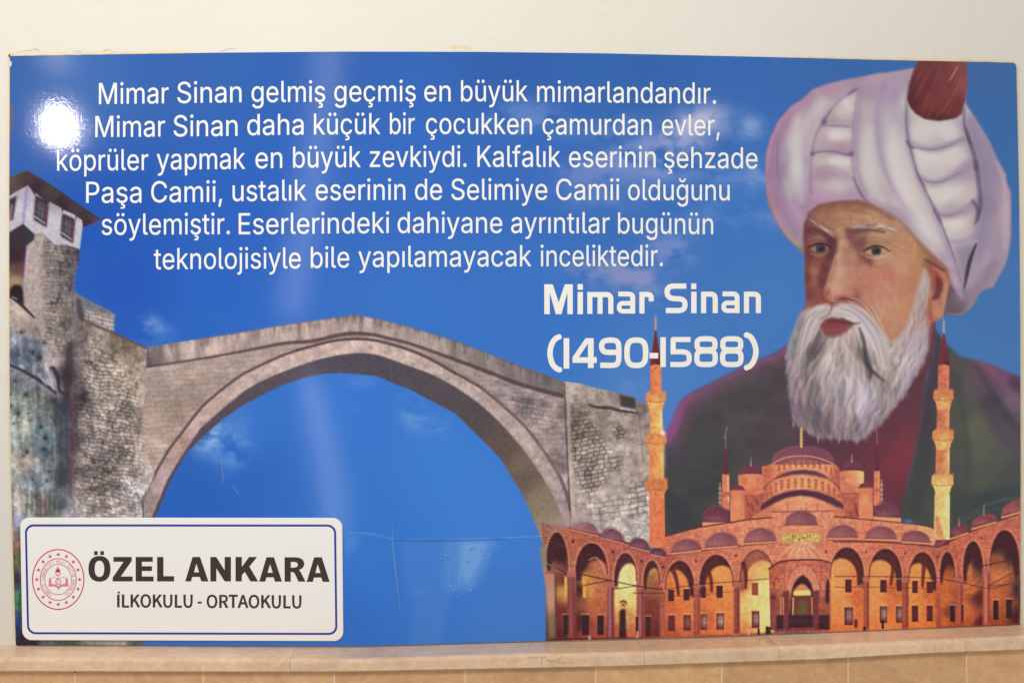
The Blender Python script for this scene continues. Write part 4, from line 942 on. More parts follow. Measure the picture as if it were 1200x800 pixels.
fs([(949, 287), (957, 283), (966, 283.5)], [2, 3, 2], (146, 98, 88), .5, 2)
blob(1036, 294, 2.2, 1.6, (206, 176, 150), .5); blob(1018.5, 295.2, 2.2, 1.4, (206, 176, 146), .5); blob(954.5, 291.8, 2, 1.6, (190, 152, 120), .5)
fs([(950, 296.5), (957, 299.5), (965, 298.5), (971, 294)], [1, 1.6, 1.6, 1], (170, 124, 104), .7, 1)
fs([(948, 300), (956, 304), (966, 303)], [1.5, 3, 2], (116, 64, 64), .45, 2)
fs([(948, 281), (957, 278), (967, 280)], [2, 3, 2], (176, 124, 112), .45, 2)
fs([(1015, 300.5), (1024, 303), (1034, 302), (1042, 297)], [1, 1.8, 1.8, 1], (216, 174, 144), .6, 1.2)
fs([(1008, 299), (1014, 304), (1020, 309)], [3, 5, 2.5], (120, 72, 68), .55, 2.5)
fs([(1020, 308), (1032, 311), (1044, 306)], [1, 2, 1], (168, 108, 88), .4, 2)
fs([(1012, 284), (1020, 279), (1032, 279), (1042, 285)], [1.4, 1.8, 1.6, 1], (146, 98, 80), .45, 1.6)
fs([(1008, 284), (1012, 281), (1016, 279)], [3, 4, 2], (122, 76, 76), .5, 2)
fs([(1044, 292), (1050, 294)], [1.4, .6], (120, 76, 66), .5, 1)
blob(1010, 297, 2, 1.6, (196, 136, 120), .6, 0, m_face)
# nose
fs([(966, 340), (963, 346), (966, 352), (972, 354)], [2, 3, 3, 2], (128, 66, 64), .6, 2)
fs([(971, 353), (976, 356), (982, 355)], [2, 2.5, 1], (112, 60, 56), .6, 1.4)
fs([(980, 354.5), (986, 350.5), (993, 350), (999, 352)], [1.6, 3.4, 3, 1.4], (112, 58, 54), .75, 1.6)
fs([(1000, 337), (1004, 342), (1004, 349)], [1.4, 2.4, 2], (148, 88, 76), .6, 1.8)
fs([(1006, 344), (1014, 354), (1022, 362)], [3, 4, 3], (176, 112, 92), .35, 3)
fs([(977, 340), (976, 350)], [6, 4], (216, 158, 136), .45, 3.5)
blob(993, 343, 4, 4, (202, 140, 116), .4, 0, m_face)
fs([(1002, 308), (1006, 325), (1012, 340)], [2, 3, 3], (172, 112, 94), .3, 3)
blob(1030, 325, 16, 10, (198, 124, 104), .16, .3, m_face)
blob(1052, 345, 12, 14, (200, 128, 106), .25, 0, m_face)
blob(1060, 303, 10, 12, (206, 150, 118), .3, 0, m_face)
tint(m_face, (noise(4, 5, 3, 71) - .5) * .07)
art[...] = art * (1 - m_face[..., None] * np.array([.045, .02, .02], np.float32))
# ear
fs([(1094, 314), (1102, 318), (1108, 328), (1109, 340), (1106, 356), (1104, 368)], [4, 4, 4, 4, 4, 3], (196, 132, 98), .6, 2)
fs([(1098, 324), (1101, 334), (1098, 346), (1094, 350)], [4, 8, 8, 4], (96, 52, 58), .8, 3)
fs([(1091, 314), (1096, 320), (1101, 324)], [4, 6, 4], (160, 78, 68), .6, 3)
fs([(1096, 353), (1098, 362), (1094, 370)], [5, 7, 5], (200, 130, 108), .5, 3)
fs([(1084, 304), (1094, 310), (1106, 317)], [3, 4, 4], (104, 66, 62), .7, 2)
fs([(1088, 348), (1090, 362), (1092, 374)], [2, 4, 4], (140, 86, 78), .5, 2.5)

# beard and moustache
BEARD = [(1082, 312), (1087, 319), (1090, 330), (1089, 345), (1086, 356), (1084, 366), (1088, 380), (1088, 398), (1087, 410), (1082, 424), (1074, 438), (1066, 450), (1058, 464), (1050, 474), (1040, 486), (1032, 494), (1024, 503), (1014, 512), (1004, 516), (994, 513), (984, 513), (972, 513), (960, 512), (950, 507), (940, 500), (934, 497), (929, 489), (928, 478), (925, 464), (924, 450), (923, 436), (922, 418), (924, 402), (930, 388), (938, 366), (948, 361), (960, 359), (970, 357), (975, 361), (985, 356), (1000, 357), (1012, 364), (1026, 378), (1036, 392), (1044, 402), (1052, 396), (1060, 385), (1068, 364), (1074, 342), (1080, 322)]
fillf(BEARD, [(1083, 312, 186, 164, 150), (1084, 330, 182, 164, 160), (1080, 350, 178, 156, 152), (1075, 375, 178, 154, 150), (1080, 400, 176, 162, 170), (1060, 420, 172, 158, 160), (1070, 430, 172, 158, 168), (1040, 440, 160, 148, 140), (1050, 455, 164, 152, 152), (1040, 475, 140, 124, 126), (1030, 480, 160, 146, 150), (1015, 470, 176, 164, 178), (1015, 450, 182, 170, 180), (1000, 440, 178, 164, 166), (1000, 420, 188, 172, 166), (985, 420, 186, 170, 170), (990, 460, 178, 166, 170), (970, 450, 164, 148, 150), (970, 420, 186, 166, 164), (975, 405, 190, 174, 168),
      (955, 440, 160, 142, 138), (950, 460, 132, 122, 130), (945, 450, 168, 146, 140), (930, 450, 150, 132, 144), (928, 430, 156, 140, 150), (935, 410, 166, 150, 148), (945, 390, 178, 162, 150), (940, 375, 166, 150, 148), (955, 370, 188, 172, 166), (930, 475, 146, 116, 136), (945, 480, 128, 118, 118), (960, 480, 132, 112, 114), (975, 480, 148, 134, 136), (990, 490, 160, 146, 146), (1005, 490, 150, 138, 134), (1015, 500, 150, 134, 134), (965, 500, 124, 106, 108), (985, 505, 128, 110, 114), (1003, 510, 140, 122, 124), (1020, 380, 200, 186, 176), (1030, 400, 200, 186, 178), (1000, 364, 206, 192, 186), (1036, 425, 180, 166, 152), (955, 410, 120, 112, 104), (1012, 410, 110, 104, 100), (960, 395, 128, 116, 108)], soft=1.4, ident=ID_BEARD, power=2, eps=5)
m_beard = mask_of(BEARD, 2.0)
HL = [(212, 200, 200), (204, 190, 186), (196, 182, 192), (206, 190, 176), (190, 176, 188)]
MD = [(168, 152, 156), (160, 146, 144), (174, 150, 150), (156, 142, 154)]
DK = [(108, 102, 102), (96, 90, 94), (122, 106, 108), (110, 96, 112)]
def lock(pts, width, n, cols, a=.5, lw=1.5, clip=m_beard, sp=1.0):
    """a lock of hair: n fine strands jittered about a guide line"""
    p = np.array(pts, float)
    for _ in range(n):
        o = rng.normal(0, width / 2.6, 2) * sp
        j = rng.normal(0, width / 9, p.shape)
        t0, t1 = rng.uniform(0, .35), rng.uniform(.65, 1)
        s = smooth(p + o + j, 5, False)
        m = len(s)
        s = s[int(t0 * m):max(int(t1 * m), int(t0 * m) + 3)]
        w = rng.uniform(.6, 1.25) * lw
        stroke(s, [.4, w, w * .8, .3], cols[rng.integers(len(cols))], a * rng.uniform(.5, 1), .9, clip, None, 0)
# broad dark hollows first
for pts, w, a in [([(962, 384), (958, 398), (952, 412), (946, 428)], [5, 10, 11, 6], .75), ([(1004, 380), (1010, 394), (1013, 410), (1015, 424)], [4, 9, 9, 8], .85), ([(1013, 420), (1018, 432), (1028, 440), (1036, 448)], [7, 6, 5, 3], .85),
                  ([(982, 400), (982, 410), (981, 418)], [3, 5, 2], .5), ([(946, 440), (950, 455), (947, 470), (944, 486)], [4, 7, 8, 5], .5), ([(956, 446), (960, 462), (956, 480), (955, 496)], [5, 8, 9, 5], .45),
                  ([(990, 446), (988, 458), (985, 468)], [3, 5, 3], .55), ([(972, 480), (968, 495), (970, 508)], [4, 7, 4], .55), ([(1000, 482), (1004, 494), (1003, 504)], [4, 8, 5], .4), ([(1046, 420), (1050, 436), (1048, 452)], [2, 4, 3], .35),
                  ([(936, 396), (932, 410), (930, 424)], [3, 5, 3], .4), ([(1043, 400), (1046, 412), (1045, 424)], [2, 4, 2], .5), ([(934, 452), (936, 470), (940, 488)], [2, 4, 3], .4)]:
    stroke(pts, w, (84, 80, 82), a, 3, m_beard)
GUIDES = [
    ([(1085, 312), (1084, 330), (1080, 350), (1074, 372), (1066, 396)], 7, 40, HL + MD, .5), ([(1088, 330), (1086, 350), (1084, 375), (1078, 402), (1068, 428)], 9, 45, MD + HL, .5),
    ([(1086, 380), (1082, 405), (1070, 430), (1058, 455), (1044, 476)], 12, 60, HL + MD, .5), ([(1072, 380), (1064, 405), (1054, 430), (1048, 460)], 12, 55, HL + MD, .5), ([(1056, 398), (1052, 420), (1046, 445), (1036, 475)], 10, 45, MD + HL + DK[:1], .5),
    ([(1060, 440), (1048, 462), (1036, 482), (1024, 500)], 12, 40, MD + DK, .45), ([(975, 396), (966, 412), (955, 432), (948, 450)], 12, 55, HL, .5), ([(985, 400), (986, 420), (978, 440), (968, 462)], 12, 55, HL + MD, .5),
    ([(995, 396), (1000, 415), (1000, 435), (992, 458)], 11, 55, HL, .5), ([(1000, 420), (1006, 440), (1004, 462), (994, 486)], 13, 60, HL + MD, .5), ([(1012, 436), (1018, 454), (1014, 474), (1004, 494)], 13, 65, HL, .55), ([(1024, 442), (1028, 462), (1024, 482), (1014, 502)], 12, 55, HL + MD, .5),
    ([(1034, 448), (1036, 466), (1030, 484), (1020, 500)], 9, 40, MD, .5), ([(968, 440), (966, 458), (962, 478), (962, 500)], 11, 45, MD + DK, .45), ([(980, 450), (976, 470), (974, 490), (976, 508)], 10, 45, HL + MD + DK, .45),
    ([(992, 470), (990, 488), (988, 506)], 9, 35, MD + HL, .45), ([(1004, 480), (1002, 496), (1000, 511)], 9, 35, HL + DK, .45), ([(944, 440), (938, 456), (940, 474), (946, 494)], 9, 40, MD + HL[:2], .45), ([(930, 420), (926, 440), (928, 460), (934, 482)], 6, 40, MD + [(170, 130, 156), (150, 120, 146)], .5),
    ([(934, 470), (932, 484), (938, 498)], 5, 24, [(168, 128, 158), (150, 110, 140), (180, 160, 174)], .5), ([(952, 430), (948, 446), (944, 462)], 7, 30, HL + [(186, 150, 134)], .5), ([(1020, 490), (1012, 502), (1006, 513)], 7, 25, MD, .45), ([(950, 480), (952, 494), (956, 506)], 8, 25, DK + MD, .4)]
gp, gt = [], []
for pts, *_ in GUIDES:
    q = smooth(pts, 6, False); gp.append(q[:-1]); gt.append(np.diff(q, axis=0))
gp, gt = np.concatenate(gp), np.concatenate(gt); gt /= np.linalg.norm(gt, axis=1)[:, None]
def flow(x, y):
    w = 1 / ((gp[:, 0] - x) ** 2 + (gp[:, 1] - y) ** 2 + 40) ** 1.6
    d = (gt * w[:, None]).sum(0)
    return d / (np.hypot(*d) + 1e-9)
def trace(x, y, L, amp, wl, ph):
    p = [(x, y)]
    n = max(int(L / 3), 3)
    for k in range(n):
        d = flow(x, y)
        s_ = np.cos(2 * np.pi * k * 3 / wl + ph) * amp
        x, y = x + 3 * (d[0] - d[1] * s_), y + 3 * (d[1] + d[0] * s_)
        p.append((x, y))
    return np.array(p)
base = art.copy()
def tone(x, y):
    return base[min(int(y * S), PH - 1), min(int(x * S), PW - 1)] * 255
seeds = []
bb_ = raster(BEARD, (0, 0, PW, PH))
while len(seeds) < 400:
    x, y = rng.uniform(922, 1090), rng.uniform(312, 512)
    if bb_[int(y * S), int(x * S)] > .5:
        seeds.append((x, y))
seeds.sort(key=lambda q: q[1] - 0.2 * abs(q[0] - 1000))
hu = [(0, 0, 0), (6, -2, 6), (4, 2, -8), (-4, 0, 6), (8, -2, -2)]
for k, (x, y) in enumerate(seeds):
    L = rng.uniform(22, 52) if x < 1062 else rng.uniform(16, 34); amp = rng.uniform(.2, .55); wl = rng.uniform(26, 48); ph = rng.uniform(0, 6.28)
    p = trace(x, y, L, amp, wl, ph)
    c = tone(x, y); h = np.array(hu[k % 5])
    w = rng.uniform(2.6, 6.6) if x < 1066 else rng.uniform(2.2, 4.4)
    stroke(p + np.array([w * .45, .6]), [.6, w * .7, w * .7, w * .5, .3], np.clip(c * rng.uniform(.58, .82) + h, 0, 255), rng.uniform(.3, .6), 2.0, m_beard, None, 0)
    stroke(p, [.5, w, w, w * .6, .3], np.clip(c * rng.uniform(.94, 1.14) + h + 4, 0, 226), rng.uniform(.45, .75), 2.0, m_beard, None, 0)
    if k % 3 == 0:
        stroke(p + np.array([-.5, 0]), [.3, 1.2, .8, .2], np.clip(c * 1.15 + 6, 0, 228), .4, 1.2, m_beard, None, 0)
for _ in range(110):                                   # loose hairs along the outline
    i = rng.integers(8, 32)
    x, y = np.array(BEARD[i]) + rng.normal(0, 1.6, 2)
    d = np.array([x - 1000, y - 420]); d /= np.hypot(*d)
    f = flow(x, y); v = f * .8 + d * rng.uniform(-.15, .5)
    L = rng.uniform(6, 12)
    stroke([(x - v[0] * L * .5, y - v[1] * L * .5), (x, y + .5), (x + v[0] * L * .5, y + v[1] * L * .5)], [.8, 2.0, .4], np.clip(np.array([168, 152, 158]) * rng.uniform(.7, 1.15), 0, 255), rng.uniform(.25, .5), 1.3, None, None, 3)
for pts, w, al in [([(952, 446), (950, 462), (946, 480)], [3, 6, 2], .5), ([(962, 462), (958, 480), (957, 498)], [3, 6, 3], .5), ([(990, 446), (989, 458), (986, 468)], [2, 4, 2], .5), ([(972, 484), (970, 498), (971, 508)], [3, 6, 3], .5), ([(1003, 486), (1005, 496), (1003, 505)], [3, 6, 3], .4), ([(944, 424), (950, 410), (956, 396)], [3, 8, 6], .45)]:
    stroke(pts, w, (86, 80, 86), al, 2.4, m_beard)
# mouth
fill([(960, 379), (967, 374), (978, 373), (990, 376), (1000, 379.5), (995, 386), (986, 391.5), (975, 394), (967, 391), (962, 385)], (124, 62, 64), 1.4, ID_FACE, None, .95, 3)
stroke([(963, 376), (976, 375), (990, 377), (1000, 380)], [3, 5, 5, 2], (100, 50, 54), .75, 2)
stroke([(967, 386), (977, 387), (988, 385), (996, 382)], [2, 4, 4, 2], (156, 90, 84), .55, 2.6)
stroke([(968, 392), (976, 395), (986, 392)], [1.5, 2, 1.5], (120, 50, 60), .5, 1.6)
# moustache
m_mou = mask_of([(973, 357), (960, 357), (946, 364), (938, 380), (932, 402), (930, 428), (940, 430), (950, 414), (954, 396), (960, 384), (968, 374), (975, 368), (988, 374), (1000, 380), (1010, 394), (1018, 412), (1024, 432), (1038, 446), (1046, 442), (1044, 415), (1036, 394), (1024, 376), (1010, 362), (996, 355), (982, 355)], 1.4, 3)
stroke([(972, 363), (960, 367), (950, 378), (944, 395), (938, 414)], [8, 12, 13, 12, 5], (188, 174, 166), .75, 4)
stroke([(978, 365), (994, 366), (1008, 372), (1020, 388), (1030, 408), (1036, 430)], [10, 15, 16, 18, 18, 8], (198, 184, 176), .8, 4)
lock([(972, 361), (958, 366), (948, 380), (942, 398), (936, 418)], 9, 60, HL + HL + MD, .6, 1.6, None)
lock([(970, 368), (960, 376), (954, 390), (948, 404)], 6, 35, HL + [(196, 168, 140)], .55, 1.5, None)
lock([(980, 362), (996, 364), (1010, 374), (1022, 392), (1032, 416), (1038, 438)], 12, 90, HL + HL + MD[:2], .6, 1.8, None)
for pts, w in [([(984, 361), (1000, 366), (1014, 380), (1026, 402), (1033, 426)], [1, 2, 2.4, 2, 1]), ([(980, 367), (996, 370), (1008, 380), (1018, 398), (1024, 418)], [1, 1.6, 2, 1.6, 1]), ([(994, 359), (1010, 366), (1024, 382), (1034, 404), (1039, 428)], [1, 1.6, 2.2, 2, 1]), ([(968, 362), (956, 370), (948, 384), (942, 404)], [1, 2, 2.2, 1]), ([(964, 372), (956, 384), (951, 400)], [1, 1.8, 1]), ([(956, 364), (946, 374), (940, 392), (936, 412)], [1, 1.8, 2, 1])]:
    stroke(pts, w, (140, 124, 122), .6, 1.4)
lock([(984, 368), (998, 372), (1010, 384), (1020, 402), (1026, 424)], 7, 50, HL, .55, 1.6, None)
lock([(1022, 376), (1034, 394), (1040, 416), (1042, 436)], 5, 40, MD + HL, .5, 1.5, None)
stroke([(975, 357), (974, 363), (971, 368)], [1.4, 2.4, 1], (110, 88, 88), .7, 1.2)
stroke([(986, 372), (990, 375), (1000, 379), (1008, 378)], [1.4, 2.4, 2.6, 1.2], (76, 58, 60), .8, 1.2)
stroke([(960, 374), (966, 371), (973, 368)], [1, 1.8, .8], (96, 64, 66), .55, 1.2)
stroke([(1007, 384), (1012, 398), (1014, 414), (1017, 428), (1026, 438), (1037, 447)], [2, 4, 5, 5, 4, 1.6], (66, 64, 64), .8, 1.6)
stroke([(1024, 412), (1026, 424), (1030, 434)], [1.4, 3, 1.2], (112, 104, 98), .6, 1.6)
stroke([(960, 388), (955, 402), (950, 416), (946, 430)], [1.4, 3, 3, 1], (100, 92, 86), .6, 1.8)
for pts, n in [([(990, 430), (994, 452), (988, 476)], 14), ([(1010, 452), (1012, 470), (1004, 488)], 14), ([(976, 410), (968, 426), (958, 442)], 12), ([(1066, 410), (1056, 436), (1046, 460)], 12)]:
    lock(pts, 8, n, [(218, 206, 206)], .6, 1.6)
art[...] = art + (blur(art, 1.0) - art) * (m_beard * .62)[..., None]
m_por = np.clip(m_turb + m_face + m_beard, 0, 1)
# ---------------------------------------------------------------- the printed mosque at dusk
ID_MWALL = part_id('mosque_wall'); ID_ARCADE = part_id('arcade_wall'); ID_KIOSK = part_id('fountain_kiosk'); ID_INSC = part_id('inscription_panel')
OR, OL, OD, PU, PD = (214, 128, 92), (230, 150, 106), (166, 84, 66), (112, 66, 76), (84, 50, 60)
n_f = noise(3, 3, 2, 81); n_g = noise(8, 8, 3, 82)
N = lambda nm: part_id(nm)
def rough(pts, amt=.3, soft=.5):
    m = mask_of(pts, soft)
    tint(m, ((n_f - .5) * amt + (n_g - .5) * amt * .6) * .5)
    return m
def dome(x0, x1, yb, yt, base=True, col=(118, 70, 78), fin=0, tilt=0.0, name='dome', bh=3.0):
    """ribbed lead dome; tilt lifts its right end"""
    i = N(name)
    cx, w = (x0 + x1) / 2, (x1 - x0) / 2
    th = np.linspace(np.pi, 0, 26)
    arc = [(cx + w * np.cos(t), yb + tilt * np.cos(t) - (yb - yt) * np.sin(t) ** .85) for t in th]
    if base:
        fill([(x0, yb - tilt - .5), (x1, yb + tilt - .5), (x1 - .5, yb + tilt + bh), (x0 + .5, yb - tilt + bh)], (222, 140, 98), .4, i)
        stroke([(x0, yb - tilt + bh), (x1, yb + tilt + bh)], 1, (120, 62, 58), .7, .8)
    fill(arc, col, .45, i)
    m = mask_of(arc, .3)
    for k in range(1, 10):
        t = np.pi * k / 10
        xb = cx + w * np.cos(t)
        stroke([(cx + w * .10 * np.cos(t), yt + 1), (cx + w * .75 * np.cos(t), yt + (yb - yt) * .45), (xb, yb + tilt * np.cos(t))], .9, (104, 58, 66), .32, .9, m)
    stroke(arc[4:13], 1.2, (158, 104, 104), .5, 1.2, m)
    stroke([(x0, yb - tilt), (x1, yb + tilt)], 1.6, (84, 46, 52), .55, 1.2)
    blob(cx + w * .45, yb - (yb - yt) * .4, w * .4, (yb - yt) * .5, (104, 58, 66), .35, 0, m)
    blob(cx - w * .15, yb - (yb - yt) * .18, w * .7, (yb - yt) * .22, (178, 106, 98), .35, 0, m)
    if fin:
        stroke([(cx, yt + .5), (cx, yt - fin)], [1.8, .8], (150, 110, 104), .9, .7, None, i)

# bodies behind: side domes, small minarets, turrets
def small_minaret(x0, x1, ys, yb, ytip, lit):
    i = N('minaret')
    cx = (x0 + x1) / 2
    fill([(x0, ys), (x1, ys), (x1 + .8, yb), (x0 - .8, yb)], (202, 112, 84), .4, i)
    stroke([(x1 - 1.4, ys + 3), (x1 - .8, yb - 10)], 1.6, lit, .6, 1)
    fill([(x0 + .5, ys + .5), (x1 - .5, ys + .5), (cx + .5, ytip + 12), (cx - .5, ytip + 12)], (98, 50, 62), .4, i)
    stroke([(cx, ytip + 13), (cx, ytip)], 1, (140, 130, 136), .8, .7)
    fill([(x0 - 1.5, ys + (yb - ys) * .5), (x1 + 1.2, ys + (yb - ys) * .5), (x1 + .8, ys + (yb - ys) * .62), (x0 - 1, ys + (yb - ys) * .62)], (186, 98, 76), .4, i)
    rough([(x0, ys), (x1, ys), (x1 + .8, yb), (x0 - .8, yb)], .25)
small_minaret(846.5, 854.5, 555, 597, 512, (240, 200, 130))
small_minaret(1024.5, 1031, 551, 592, 506, (222, 150, 104))
for (x, y0, y1) in [(843.8, 566, 594), (1033.2, 562, 590)]:
    stroke([(x, y0), (x, y1)], 1.8, (170, 150, 130), .75, 1)
    for k in range(4):
        blob(x, y0 + 6 + k * 5.5, 1.5, 1.2, (226, 180, 120), .8)
dome(823, 856, 611, 592, True, (106, 58, 68), 0, 0, 'dome', 6)
dome(1023, 1056, 605, 588, True, (110, 62, 72), 0, 1, 'dome', 6)
blob(1064, 611, 5, 2.4, (70, 130, 196), .9); stroke([(1060, 610), (1076, 614)], 1.6, (96, 84, 120), .6, 1)
# main dome and its drums
fillf([(893, 546), (900, 545), (905, 543), (920, 535), (939, 533), (958, 535), (977, 542), (983, 548), (987, 560), (987, 570), (890, 570), (892, 560)], [(896, 552, 190, 100, 78), (910, 548, 216, 130, 92), (939, 545, 232, 152, 106), (965, 548, 222, 138, 98), (984, 556, 176, 92, 74)], soft=.4, ident=ID_MWALL)
dome(904, 978, 543, 522, False, (126, 76, 86), 0, 0, 'dome')
stroke([(939, 523), (939, 501)], [2.6, 1.6], (224, 176, 100), .95, .8)
for k in range(5):
    blob(939, 504 + k * 3.8, 1.7, 1.2, (240, 200, 120), .9)
for x, y in [(913, 547), (919, 545), (926, 543.5), (933, 542.5), (940, 542), (947, 542.3), (954, 543), (961, 545), (968, 548), (974, 551)]:
    stroke([(x, y - 2), (x, y + 4)], 2.6, (180, 92, 70), .8, 1)
    stroke([(x + 2.8, y - 3), (x + 2.8, y + 5)], 1, (240, 166, 116), .5, .8)
stroke([(905, 543.5), (920, 536), (939, 534), (958, 536), (977, 543.5)], 1.2, (250, 176, 120), .6, .9)
fillf([(891, 598), (891, 578), (898, 568), (911, 559), (925, 554), (941, 552), (958, 554), (970, 559), (981, 568), (987, 577), (988, 598)], [(895, 580, 196, 106, 80), (915, 566, 220, 134, 94), (940, 562, 230, 148, 102), (965, 566, 222, 138, 98), (984, 580, 190, 102, 80)], soft=.4, ident=ID_MWALL)
i_hd = N('half_dome')
fill([(905, 561), (915, 555.5), (926, 551.5), (941, 549.5), (956, 551.5), (966, 556), (972, 560.5), (958, 557.5), (941, 555.5), (925, 556.5)], (104, 62, 76), .5, i_hd)
for x, y in [(898, 577), (903, 572), (909, 568.5), (916, 566), (924, 564.5), (932, 563.8), (940, 563.5), (948, 564), (956, 565), (964, 567.5), (971, 571), (977, 576), (983, 583)]:
    stroke([(x, y - 2.5), (x, y + 6)], 3.2, (176, 88, 68), .8, 1)
    stroke([(x - .4, y - 1), (x - .4, y + 5)], 1.4, (206, 140, 90), .5, .8)
    stroke([(x + 3.8, y - 3), (x + 3.8, y + 7)], 1, (244, 168, 116), .5, .8)
stroke([(891, 579), (898, 569), (911, 560), (925, 556.5)], 1.3, (120, 56, 56), .6, 1); stroke([(960, 558), (970, 560.5), (981, 569), (987, 578)], 1.3, (120, 56, 56), .6, 1)
i_hd = N('half_dome')
fillf([(876, 610), (888, 596), (905, 585), (922, 579), (941, 577), (958, 579), (975, 586), (988, 594), (1004, 610)], [(895, 602, 204, 116, 84), (920, 592, 222, 138, 98), (941, 588, 230, 148, 104), (965, 592, 222, 138, 98), (990, 602, 200, 112, 84)], soft=.4, ident=ID_MWALL)
fill([(883, 599), (893, 590), (907, 581), (922, 575.5), (941, 573), (958, 575.5), (973, 581), (988, 590), (1003, 596), (994, 597), (980, 593.5), (966, 587), (952, 582), (938, 580.5), (922, 583), (910, 588), (900, 594), (892, 598)], (92, 54, 66), .5, i_hd)
m = mask_of([(883, 599), (893, 590), (907, 581), (922, 575.5), (941, 573), (958, 575.5), (973, 581), (988, 590), (1003, 596), (994, 597), (980, 593.5), (966, 587), (952, 582), (938, 580.5), (922, 583), (910, 588), (900, 594), (892, 598)])
for k in range(40):
    x = 886 + k * 2.9
    stroke([(x, 574 + ((x - 940) / 18) ** 2 * 1.7), (x + (x - 940) * .05, 584 + ((x - 940) / 18) ** 2 * 1.4)], .8, (64, 38, 50), .4, .8, m)
for x in (923, 945, 958):
    stroke([(x, 590), (x, 598)], 2.6, (196, 110, 80), .7, 1)
def turret(x0, x1, yt, yb, dy, fin, side):
    i = N('turret')
    cx = (x0 + x1) / 2
    fillf([(x0, yt + 1), (cx - 4, yt - 2), (cx + 4, yt - 2), (x1, yt + 1), (x1 - .5, yb - 3), (x1 - 4, yb), (x0 + 4, yb), (x0 + .5, yb - 3)], [(x0 + 3, yt + 8, 196, 108, 80), (cx, yt + 8, 218, 134, 94), (x1 - 3, yt + 8, *((200, 112, 82) if side else (238, 178, 120))), (cx, yb, 196, 106, 80)], soft=.4, ident=i)
    th = np.linspace(np.pi, 0, 18)
    fill([(cx + (x1 - x0 - 4) / 2 * np.cos(t), yt - (yt - dy) * np.sin(t)) for t in th], (110, 60, 70), .4, i)
    stroke([(x0, yt + 1), (cx, yt - 1.5), (x1, yt + 1)], 1, (120, 60, 58), .7, .8)
    stroke([(cx, dy + 1), (cx, dy - fin)], [1.8, .8], (170, 140, 130), .9, .7)
    rough([(x0, yt), (x1, yt), (x1, yb), (x0, yb)], .2)
fillf([(860, 578), (897, 576), (890, 600), (870, 612), (856, 612)], [(870, 590, 190, 100, 76), (885, 592, 176, 88, 70)], soft=.4, ident=ID_MWALL)
fillf([(985, 574), (1012, 576), (1012, 612), (986, 612), (990, 600)], [(995, 590, 186, 98, 76), (1005, 600, 160, 80, 66)], soft=.4, ident=ID_MWALL)
turret(865, 895, 555, 579, 544, 8, 1)
turret(984, 1012.5, 551, 577, 540, 8, 0)
def cyl(x0, x1, yt, yb, dt):
    i = N('turret')
    fillf([(x0, yt), (x1, yt), (x1, yb), (x0, yb)], [(x0, yt + 10, 196, 106, 80), ((x0 + x1) / 2, yt + 14, 226, 146, 100), (x1, yt + 12, 190, 100, 78)], soft=.3, ident=i)
    fill([(x0 - .6, yt), (x0 + 3, dt + 1.5), ((x0 + x1) / 2, dt), (x1 - 3, dt + 1.5), (x1 + .6, yt)], (120, 62, 66), .4, i)
    stroke([(x0 - .5, yt + .6), (x1 + .5, yt + .6)], 1.2, (120, 56, 54), .7, .8)
cyl(856, 872.5, 573, 612, 567.5); cyl(1006, 1023, 570.5, 608, 565)
for (x, y) in [(874, 584), (880, 590), (885, 582), (878, 600), (1000, 586), (1003, 596), (996, 600)]:
    stroke([(x, y), (x + 3, y + 8)], [1, 2], (110, 56, 52), .6, 1)
# the long front wall with its roof line
FRONT = [(774, 630), (817, 618.5), (855, 612.5), (873, 609.5), (904, 606), (904, 599.5), (977, 598.5), (977, 606), (1005, 608), (1035, 610), (1080, 615.5), (1092, 618), (1104, 632), (1110, 660), (770, 665)]
fillf(FRONT, [(780, 640, 196, 106, 82), (810, 626, 206, 118, 88), (840, 620, 214, 126, 92), (870, 622, 216, 130, 96), (900, 615, 218, 132, 98), (938, 605, 222, 136, 100), (985, 612, 218, 132, 98), (1010, 618, 212, 122, 90), (1050, 620, 216, 130, 92), (1080, 622, 226, 146, 98), (1098, 628, 222, 150, 104), (820, 645, 206, 118, 90), (900, 645, 208, 120, 92), (990, 645, 208, 118, 90), (1060, 645, 204, 112, 86)], soft=.4, ident=ID_MWALL)
rough(FRONT, .26)
stroke([(774, 629.5), (817, 618), (855, 612), (873, 609), (904, 606)], 1.6, (92, 44, 46), .85, .9)
stroke([(904, 599.5), (940, 599), (977, 598.5)], 1.2, (110, 52, 50), .7, .9)
stroke([(977, 605), (1005, 607.5), (1035, 610), (1080, 615), (1092, 618)], 1.4, (104, 50, 48), .8, .9)
for x in list(np.arange(880, 976, 7.5)) + list(np.arange(985, 1090, 9)):
    stroke([(x, 603 if x < 976 else 612 + (x - 985) * .06), (x, 612 if x < 976 else 620)], 1.4, (178, 92, 72), .35, 1)
for x in (838, 846, 853, 862, 1018, 1030, 1060):
    stroke([(x, 619), (x, 632)], 1, (180, 96, 76), .4, 1)

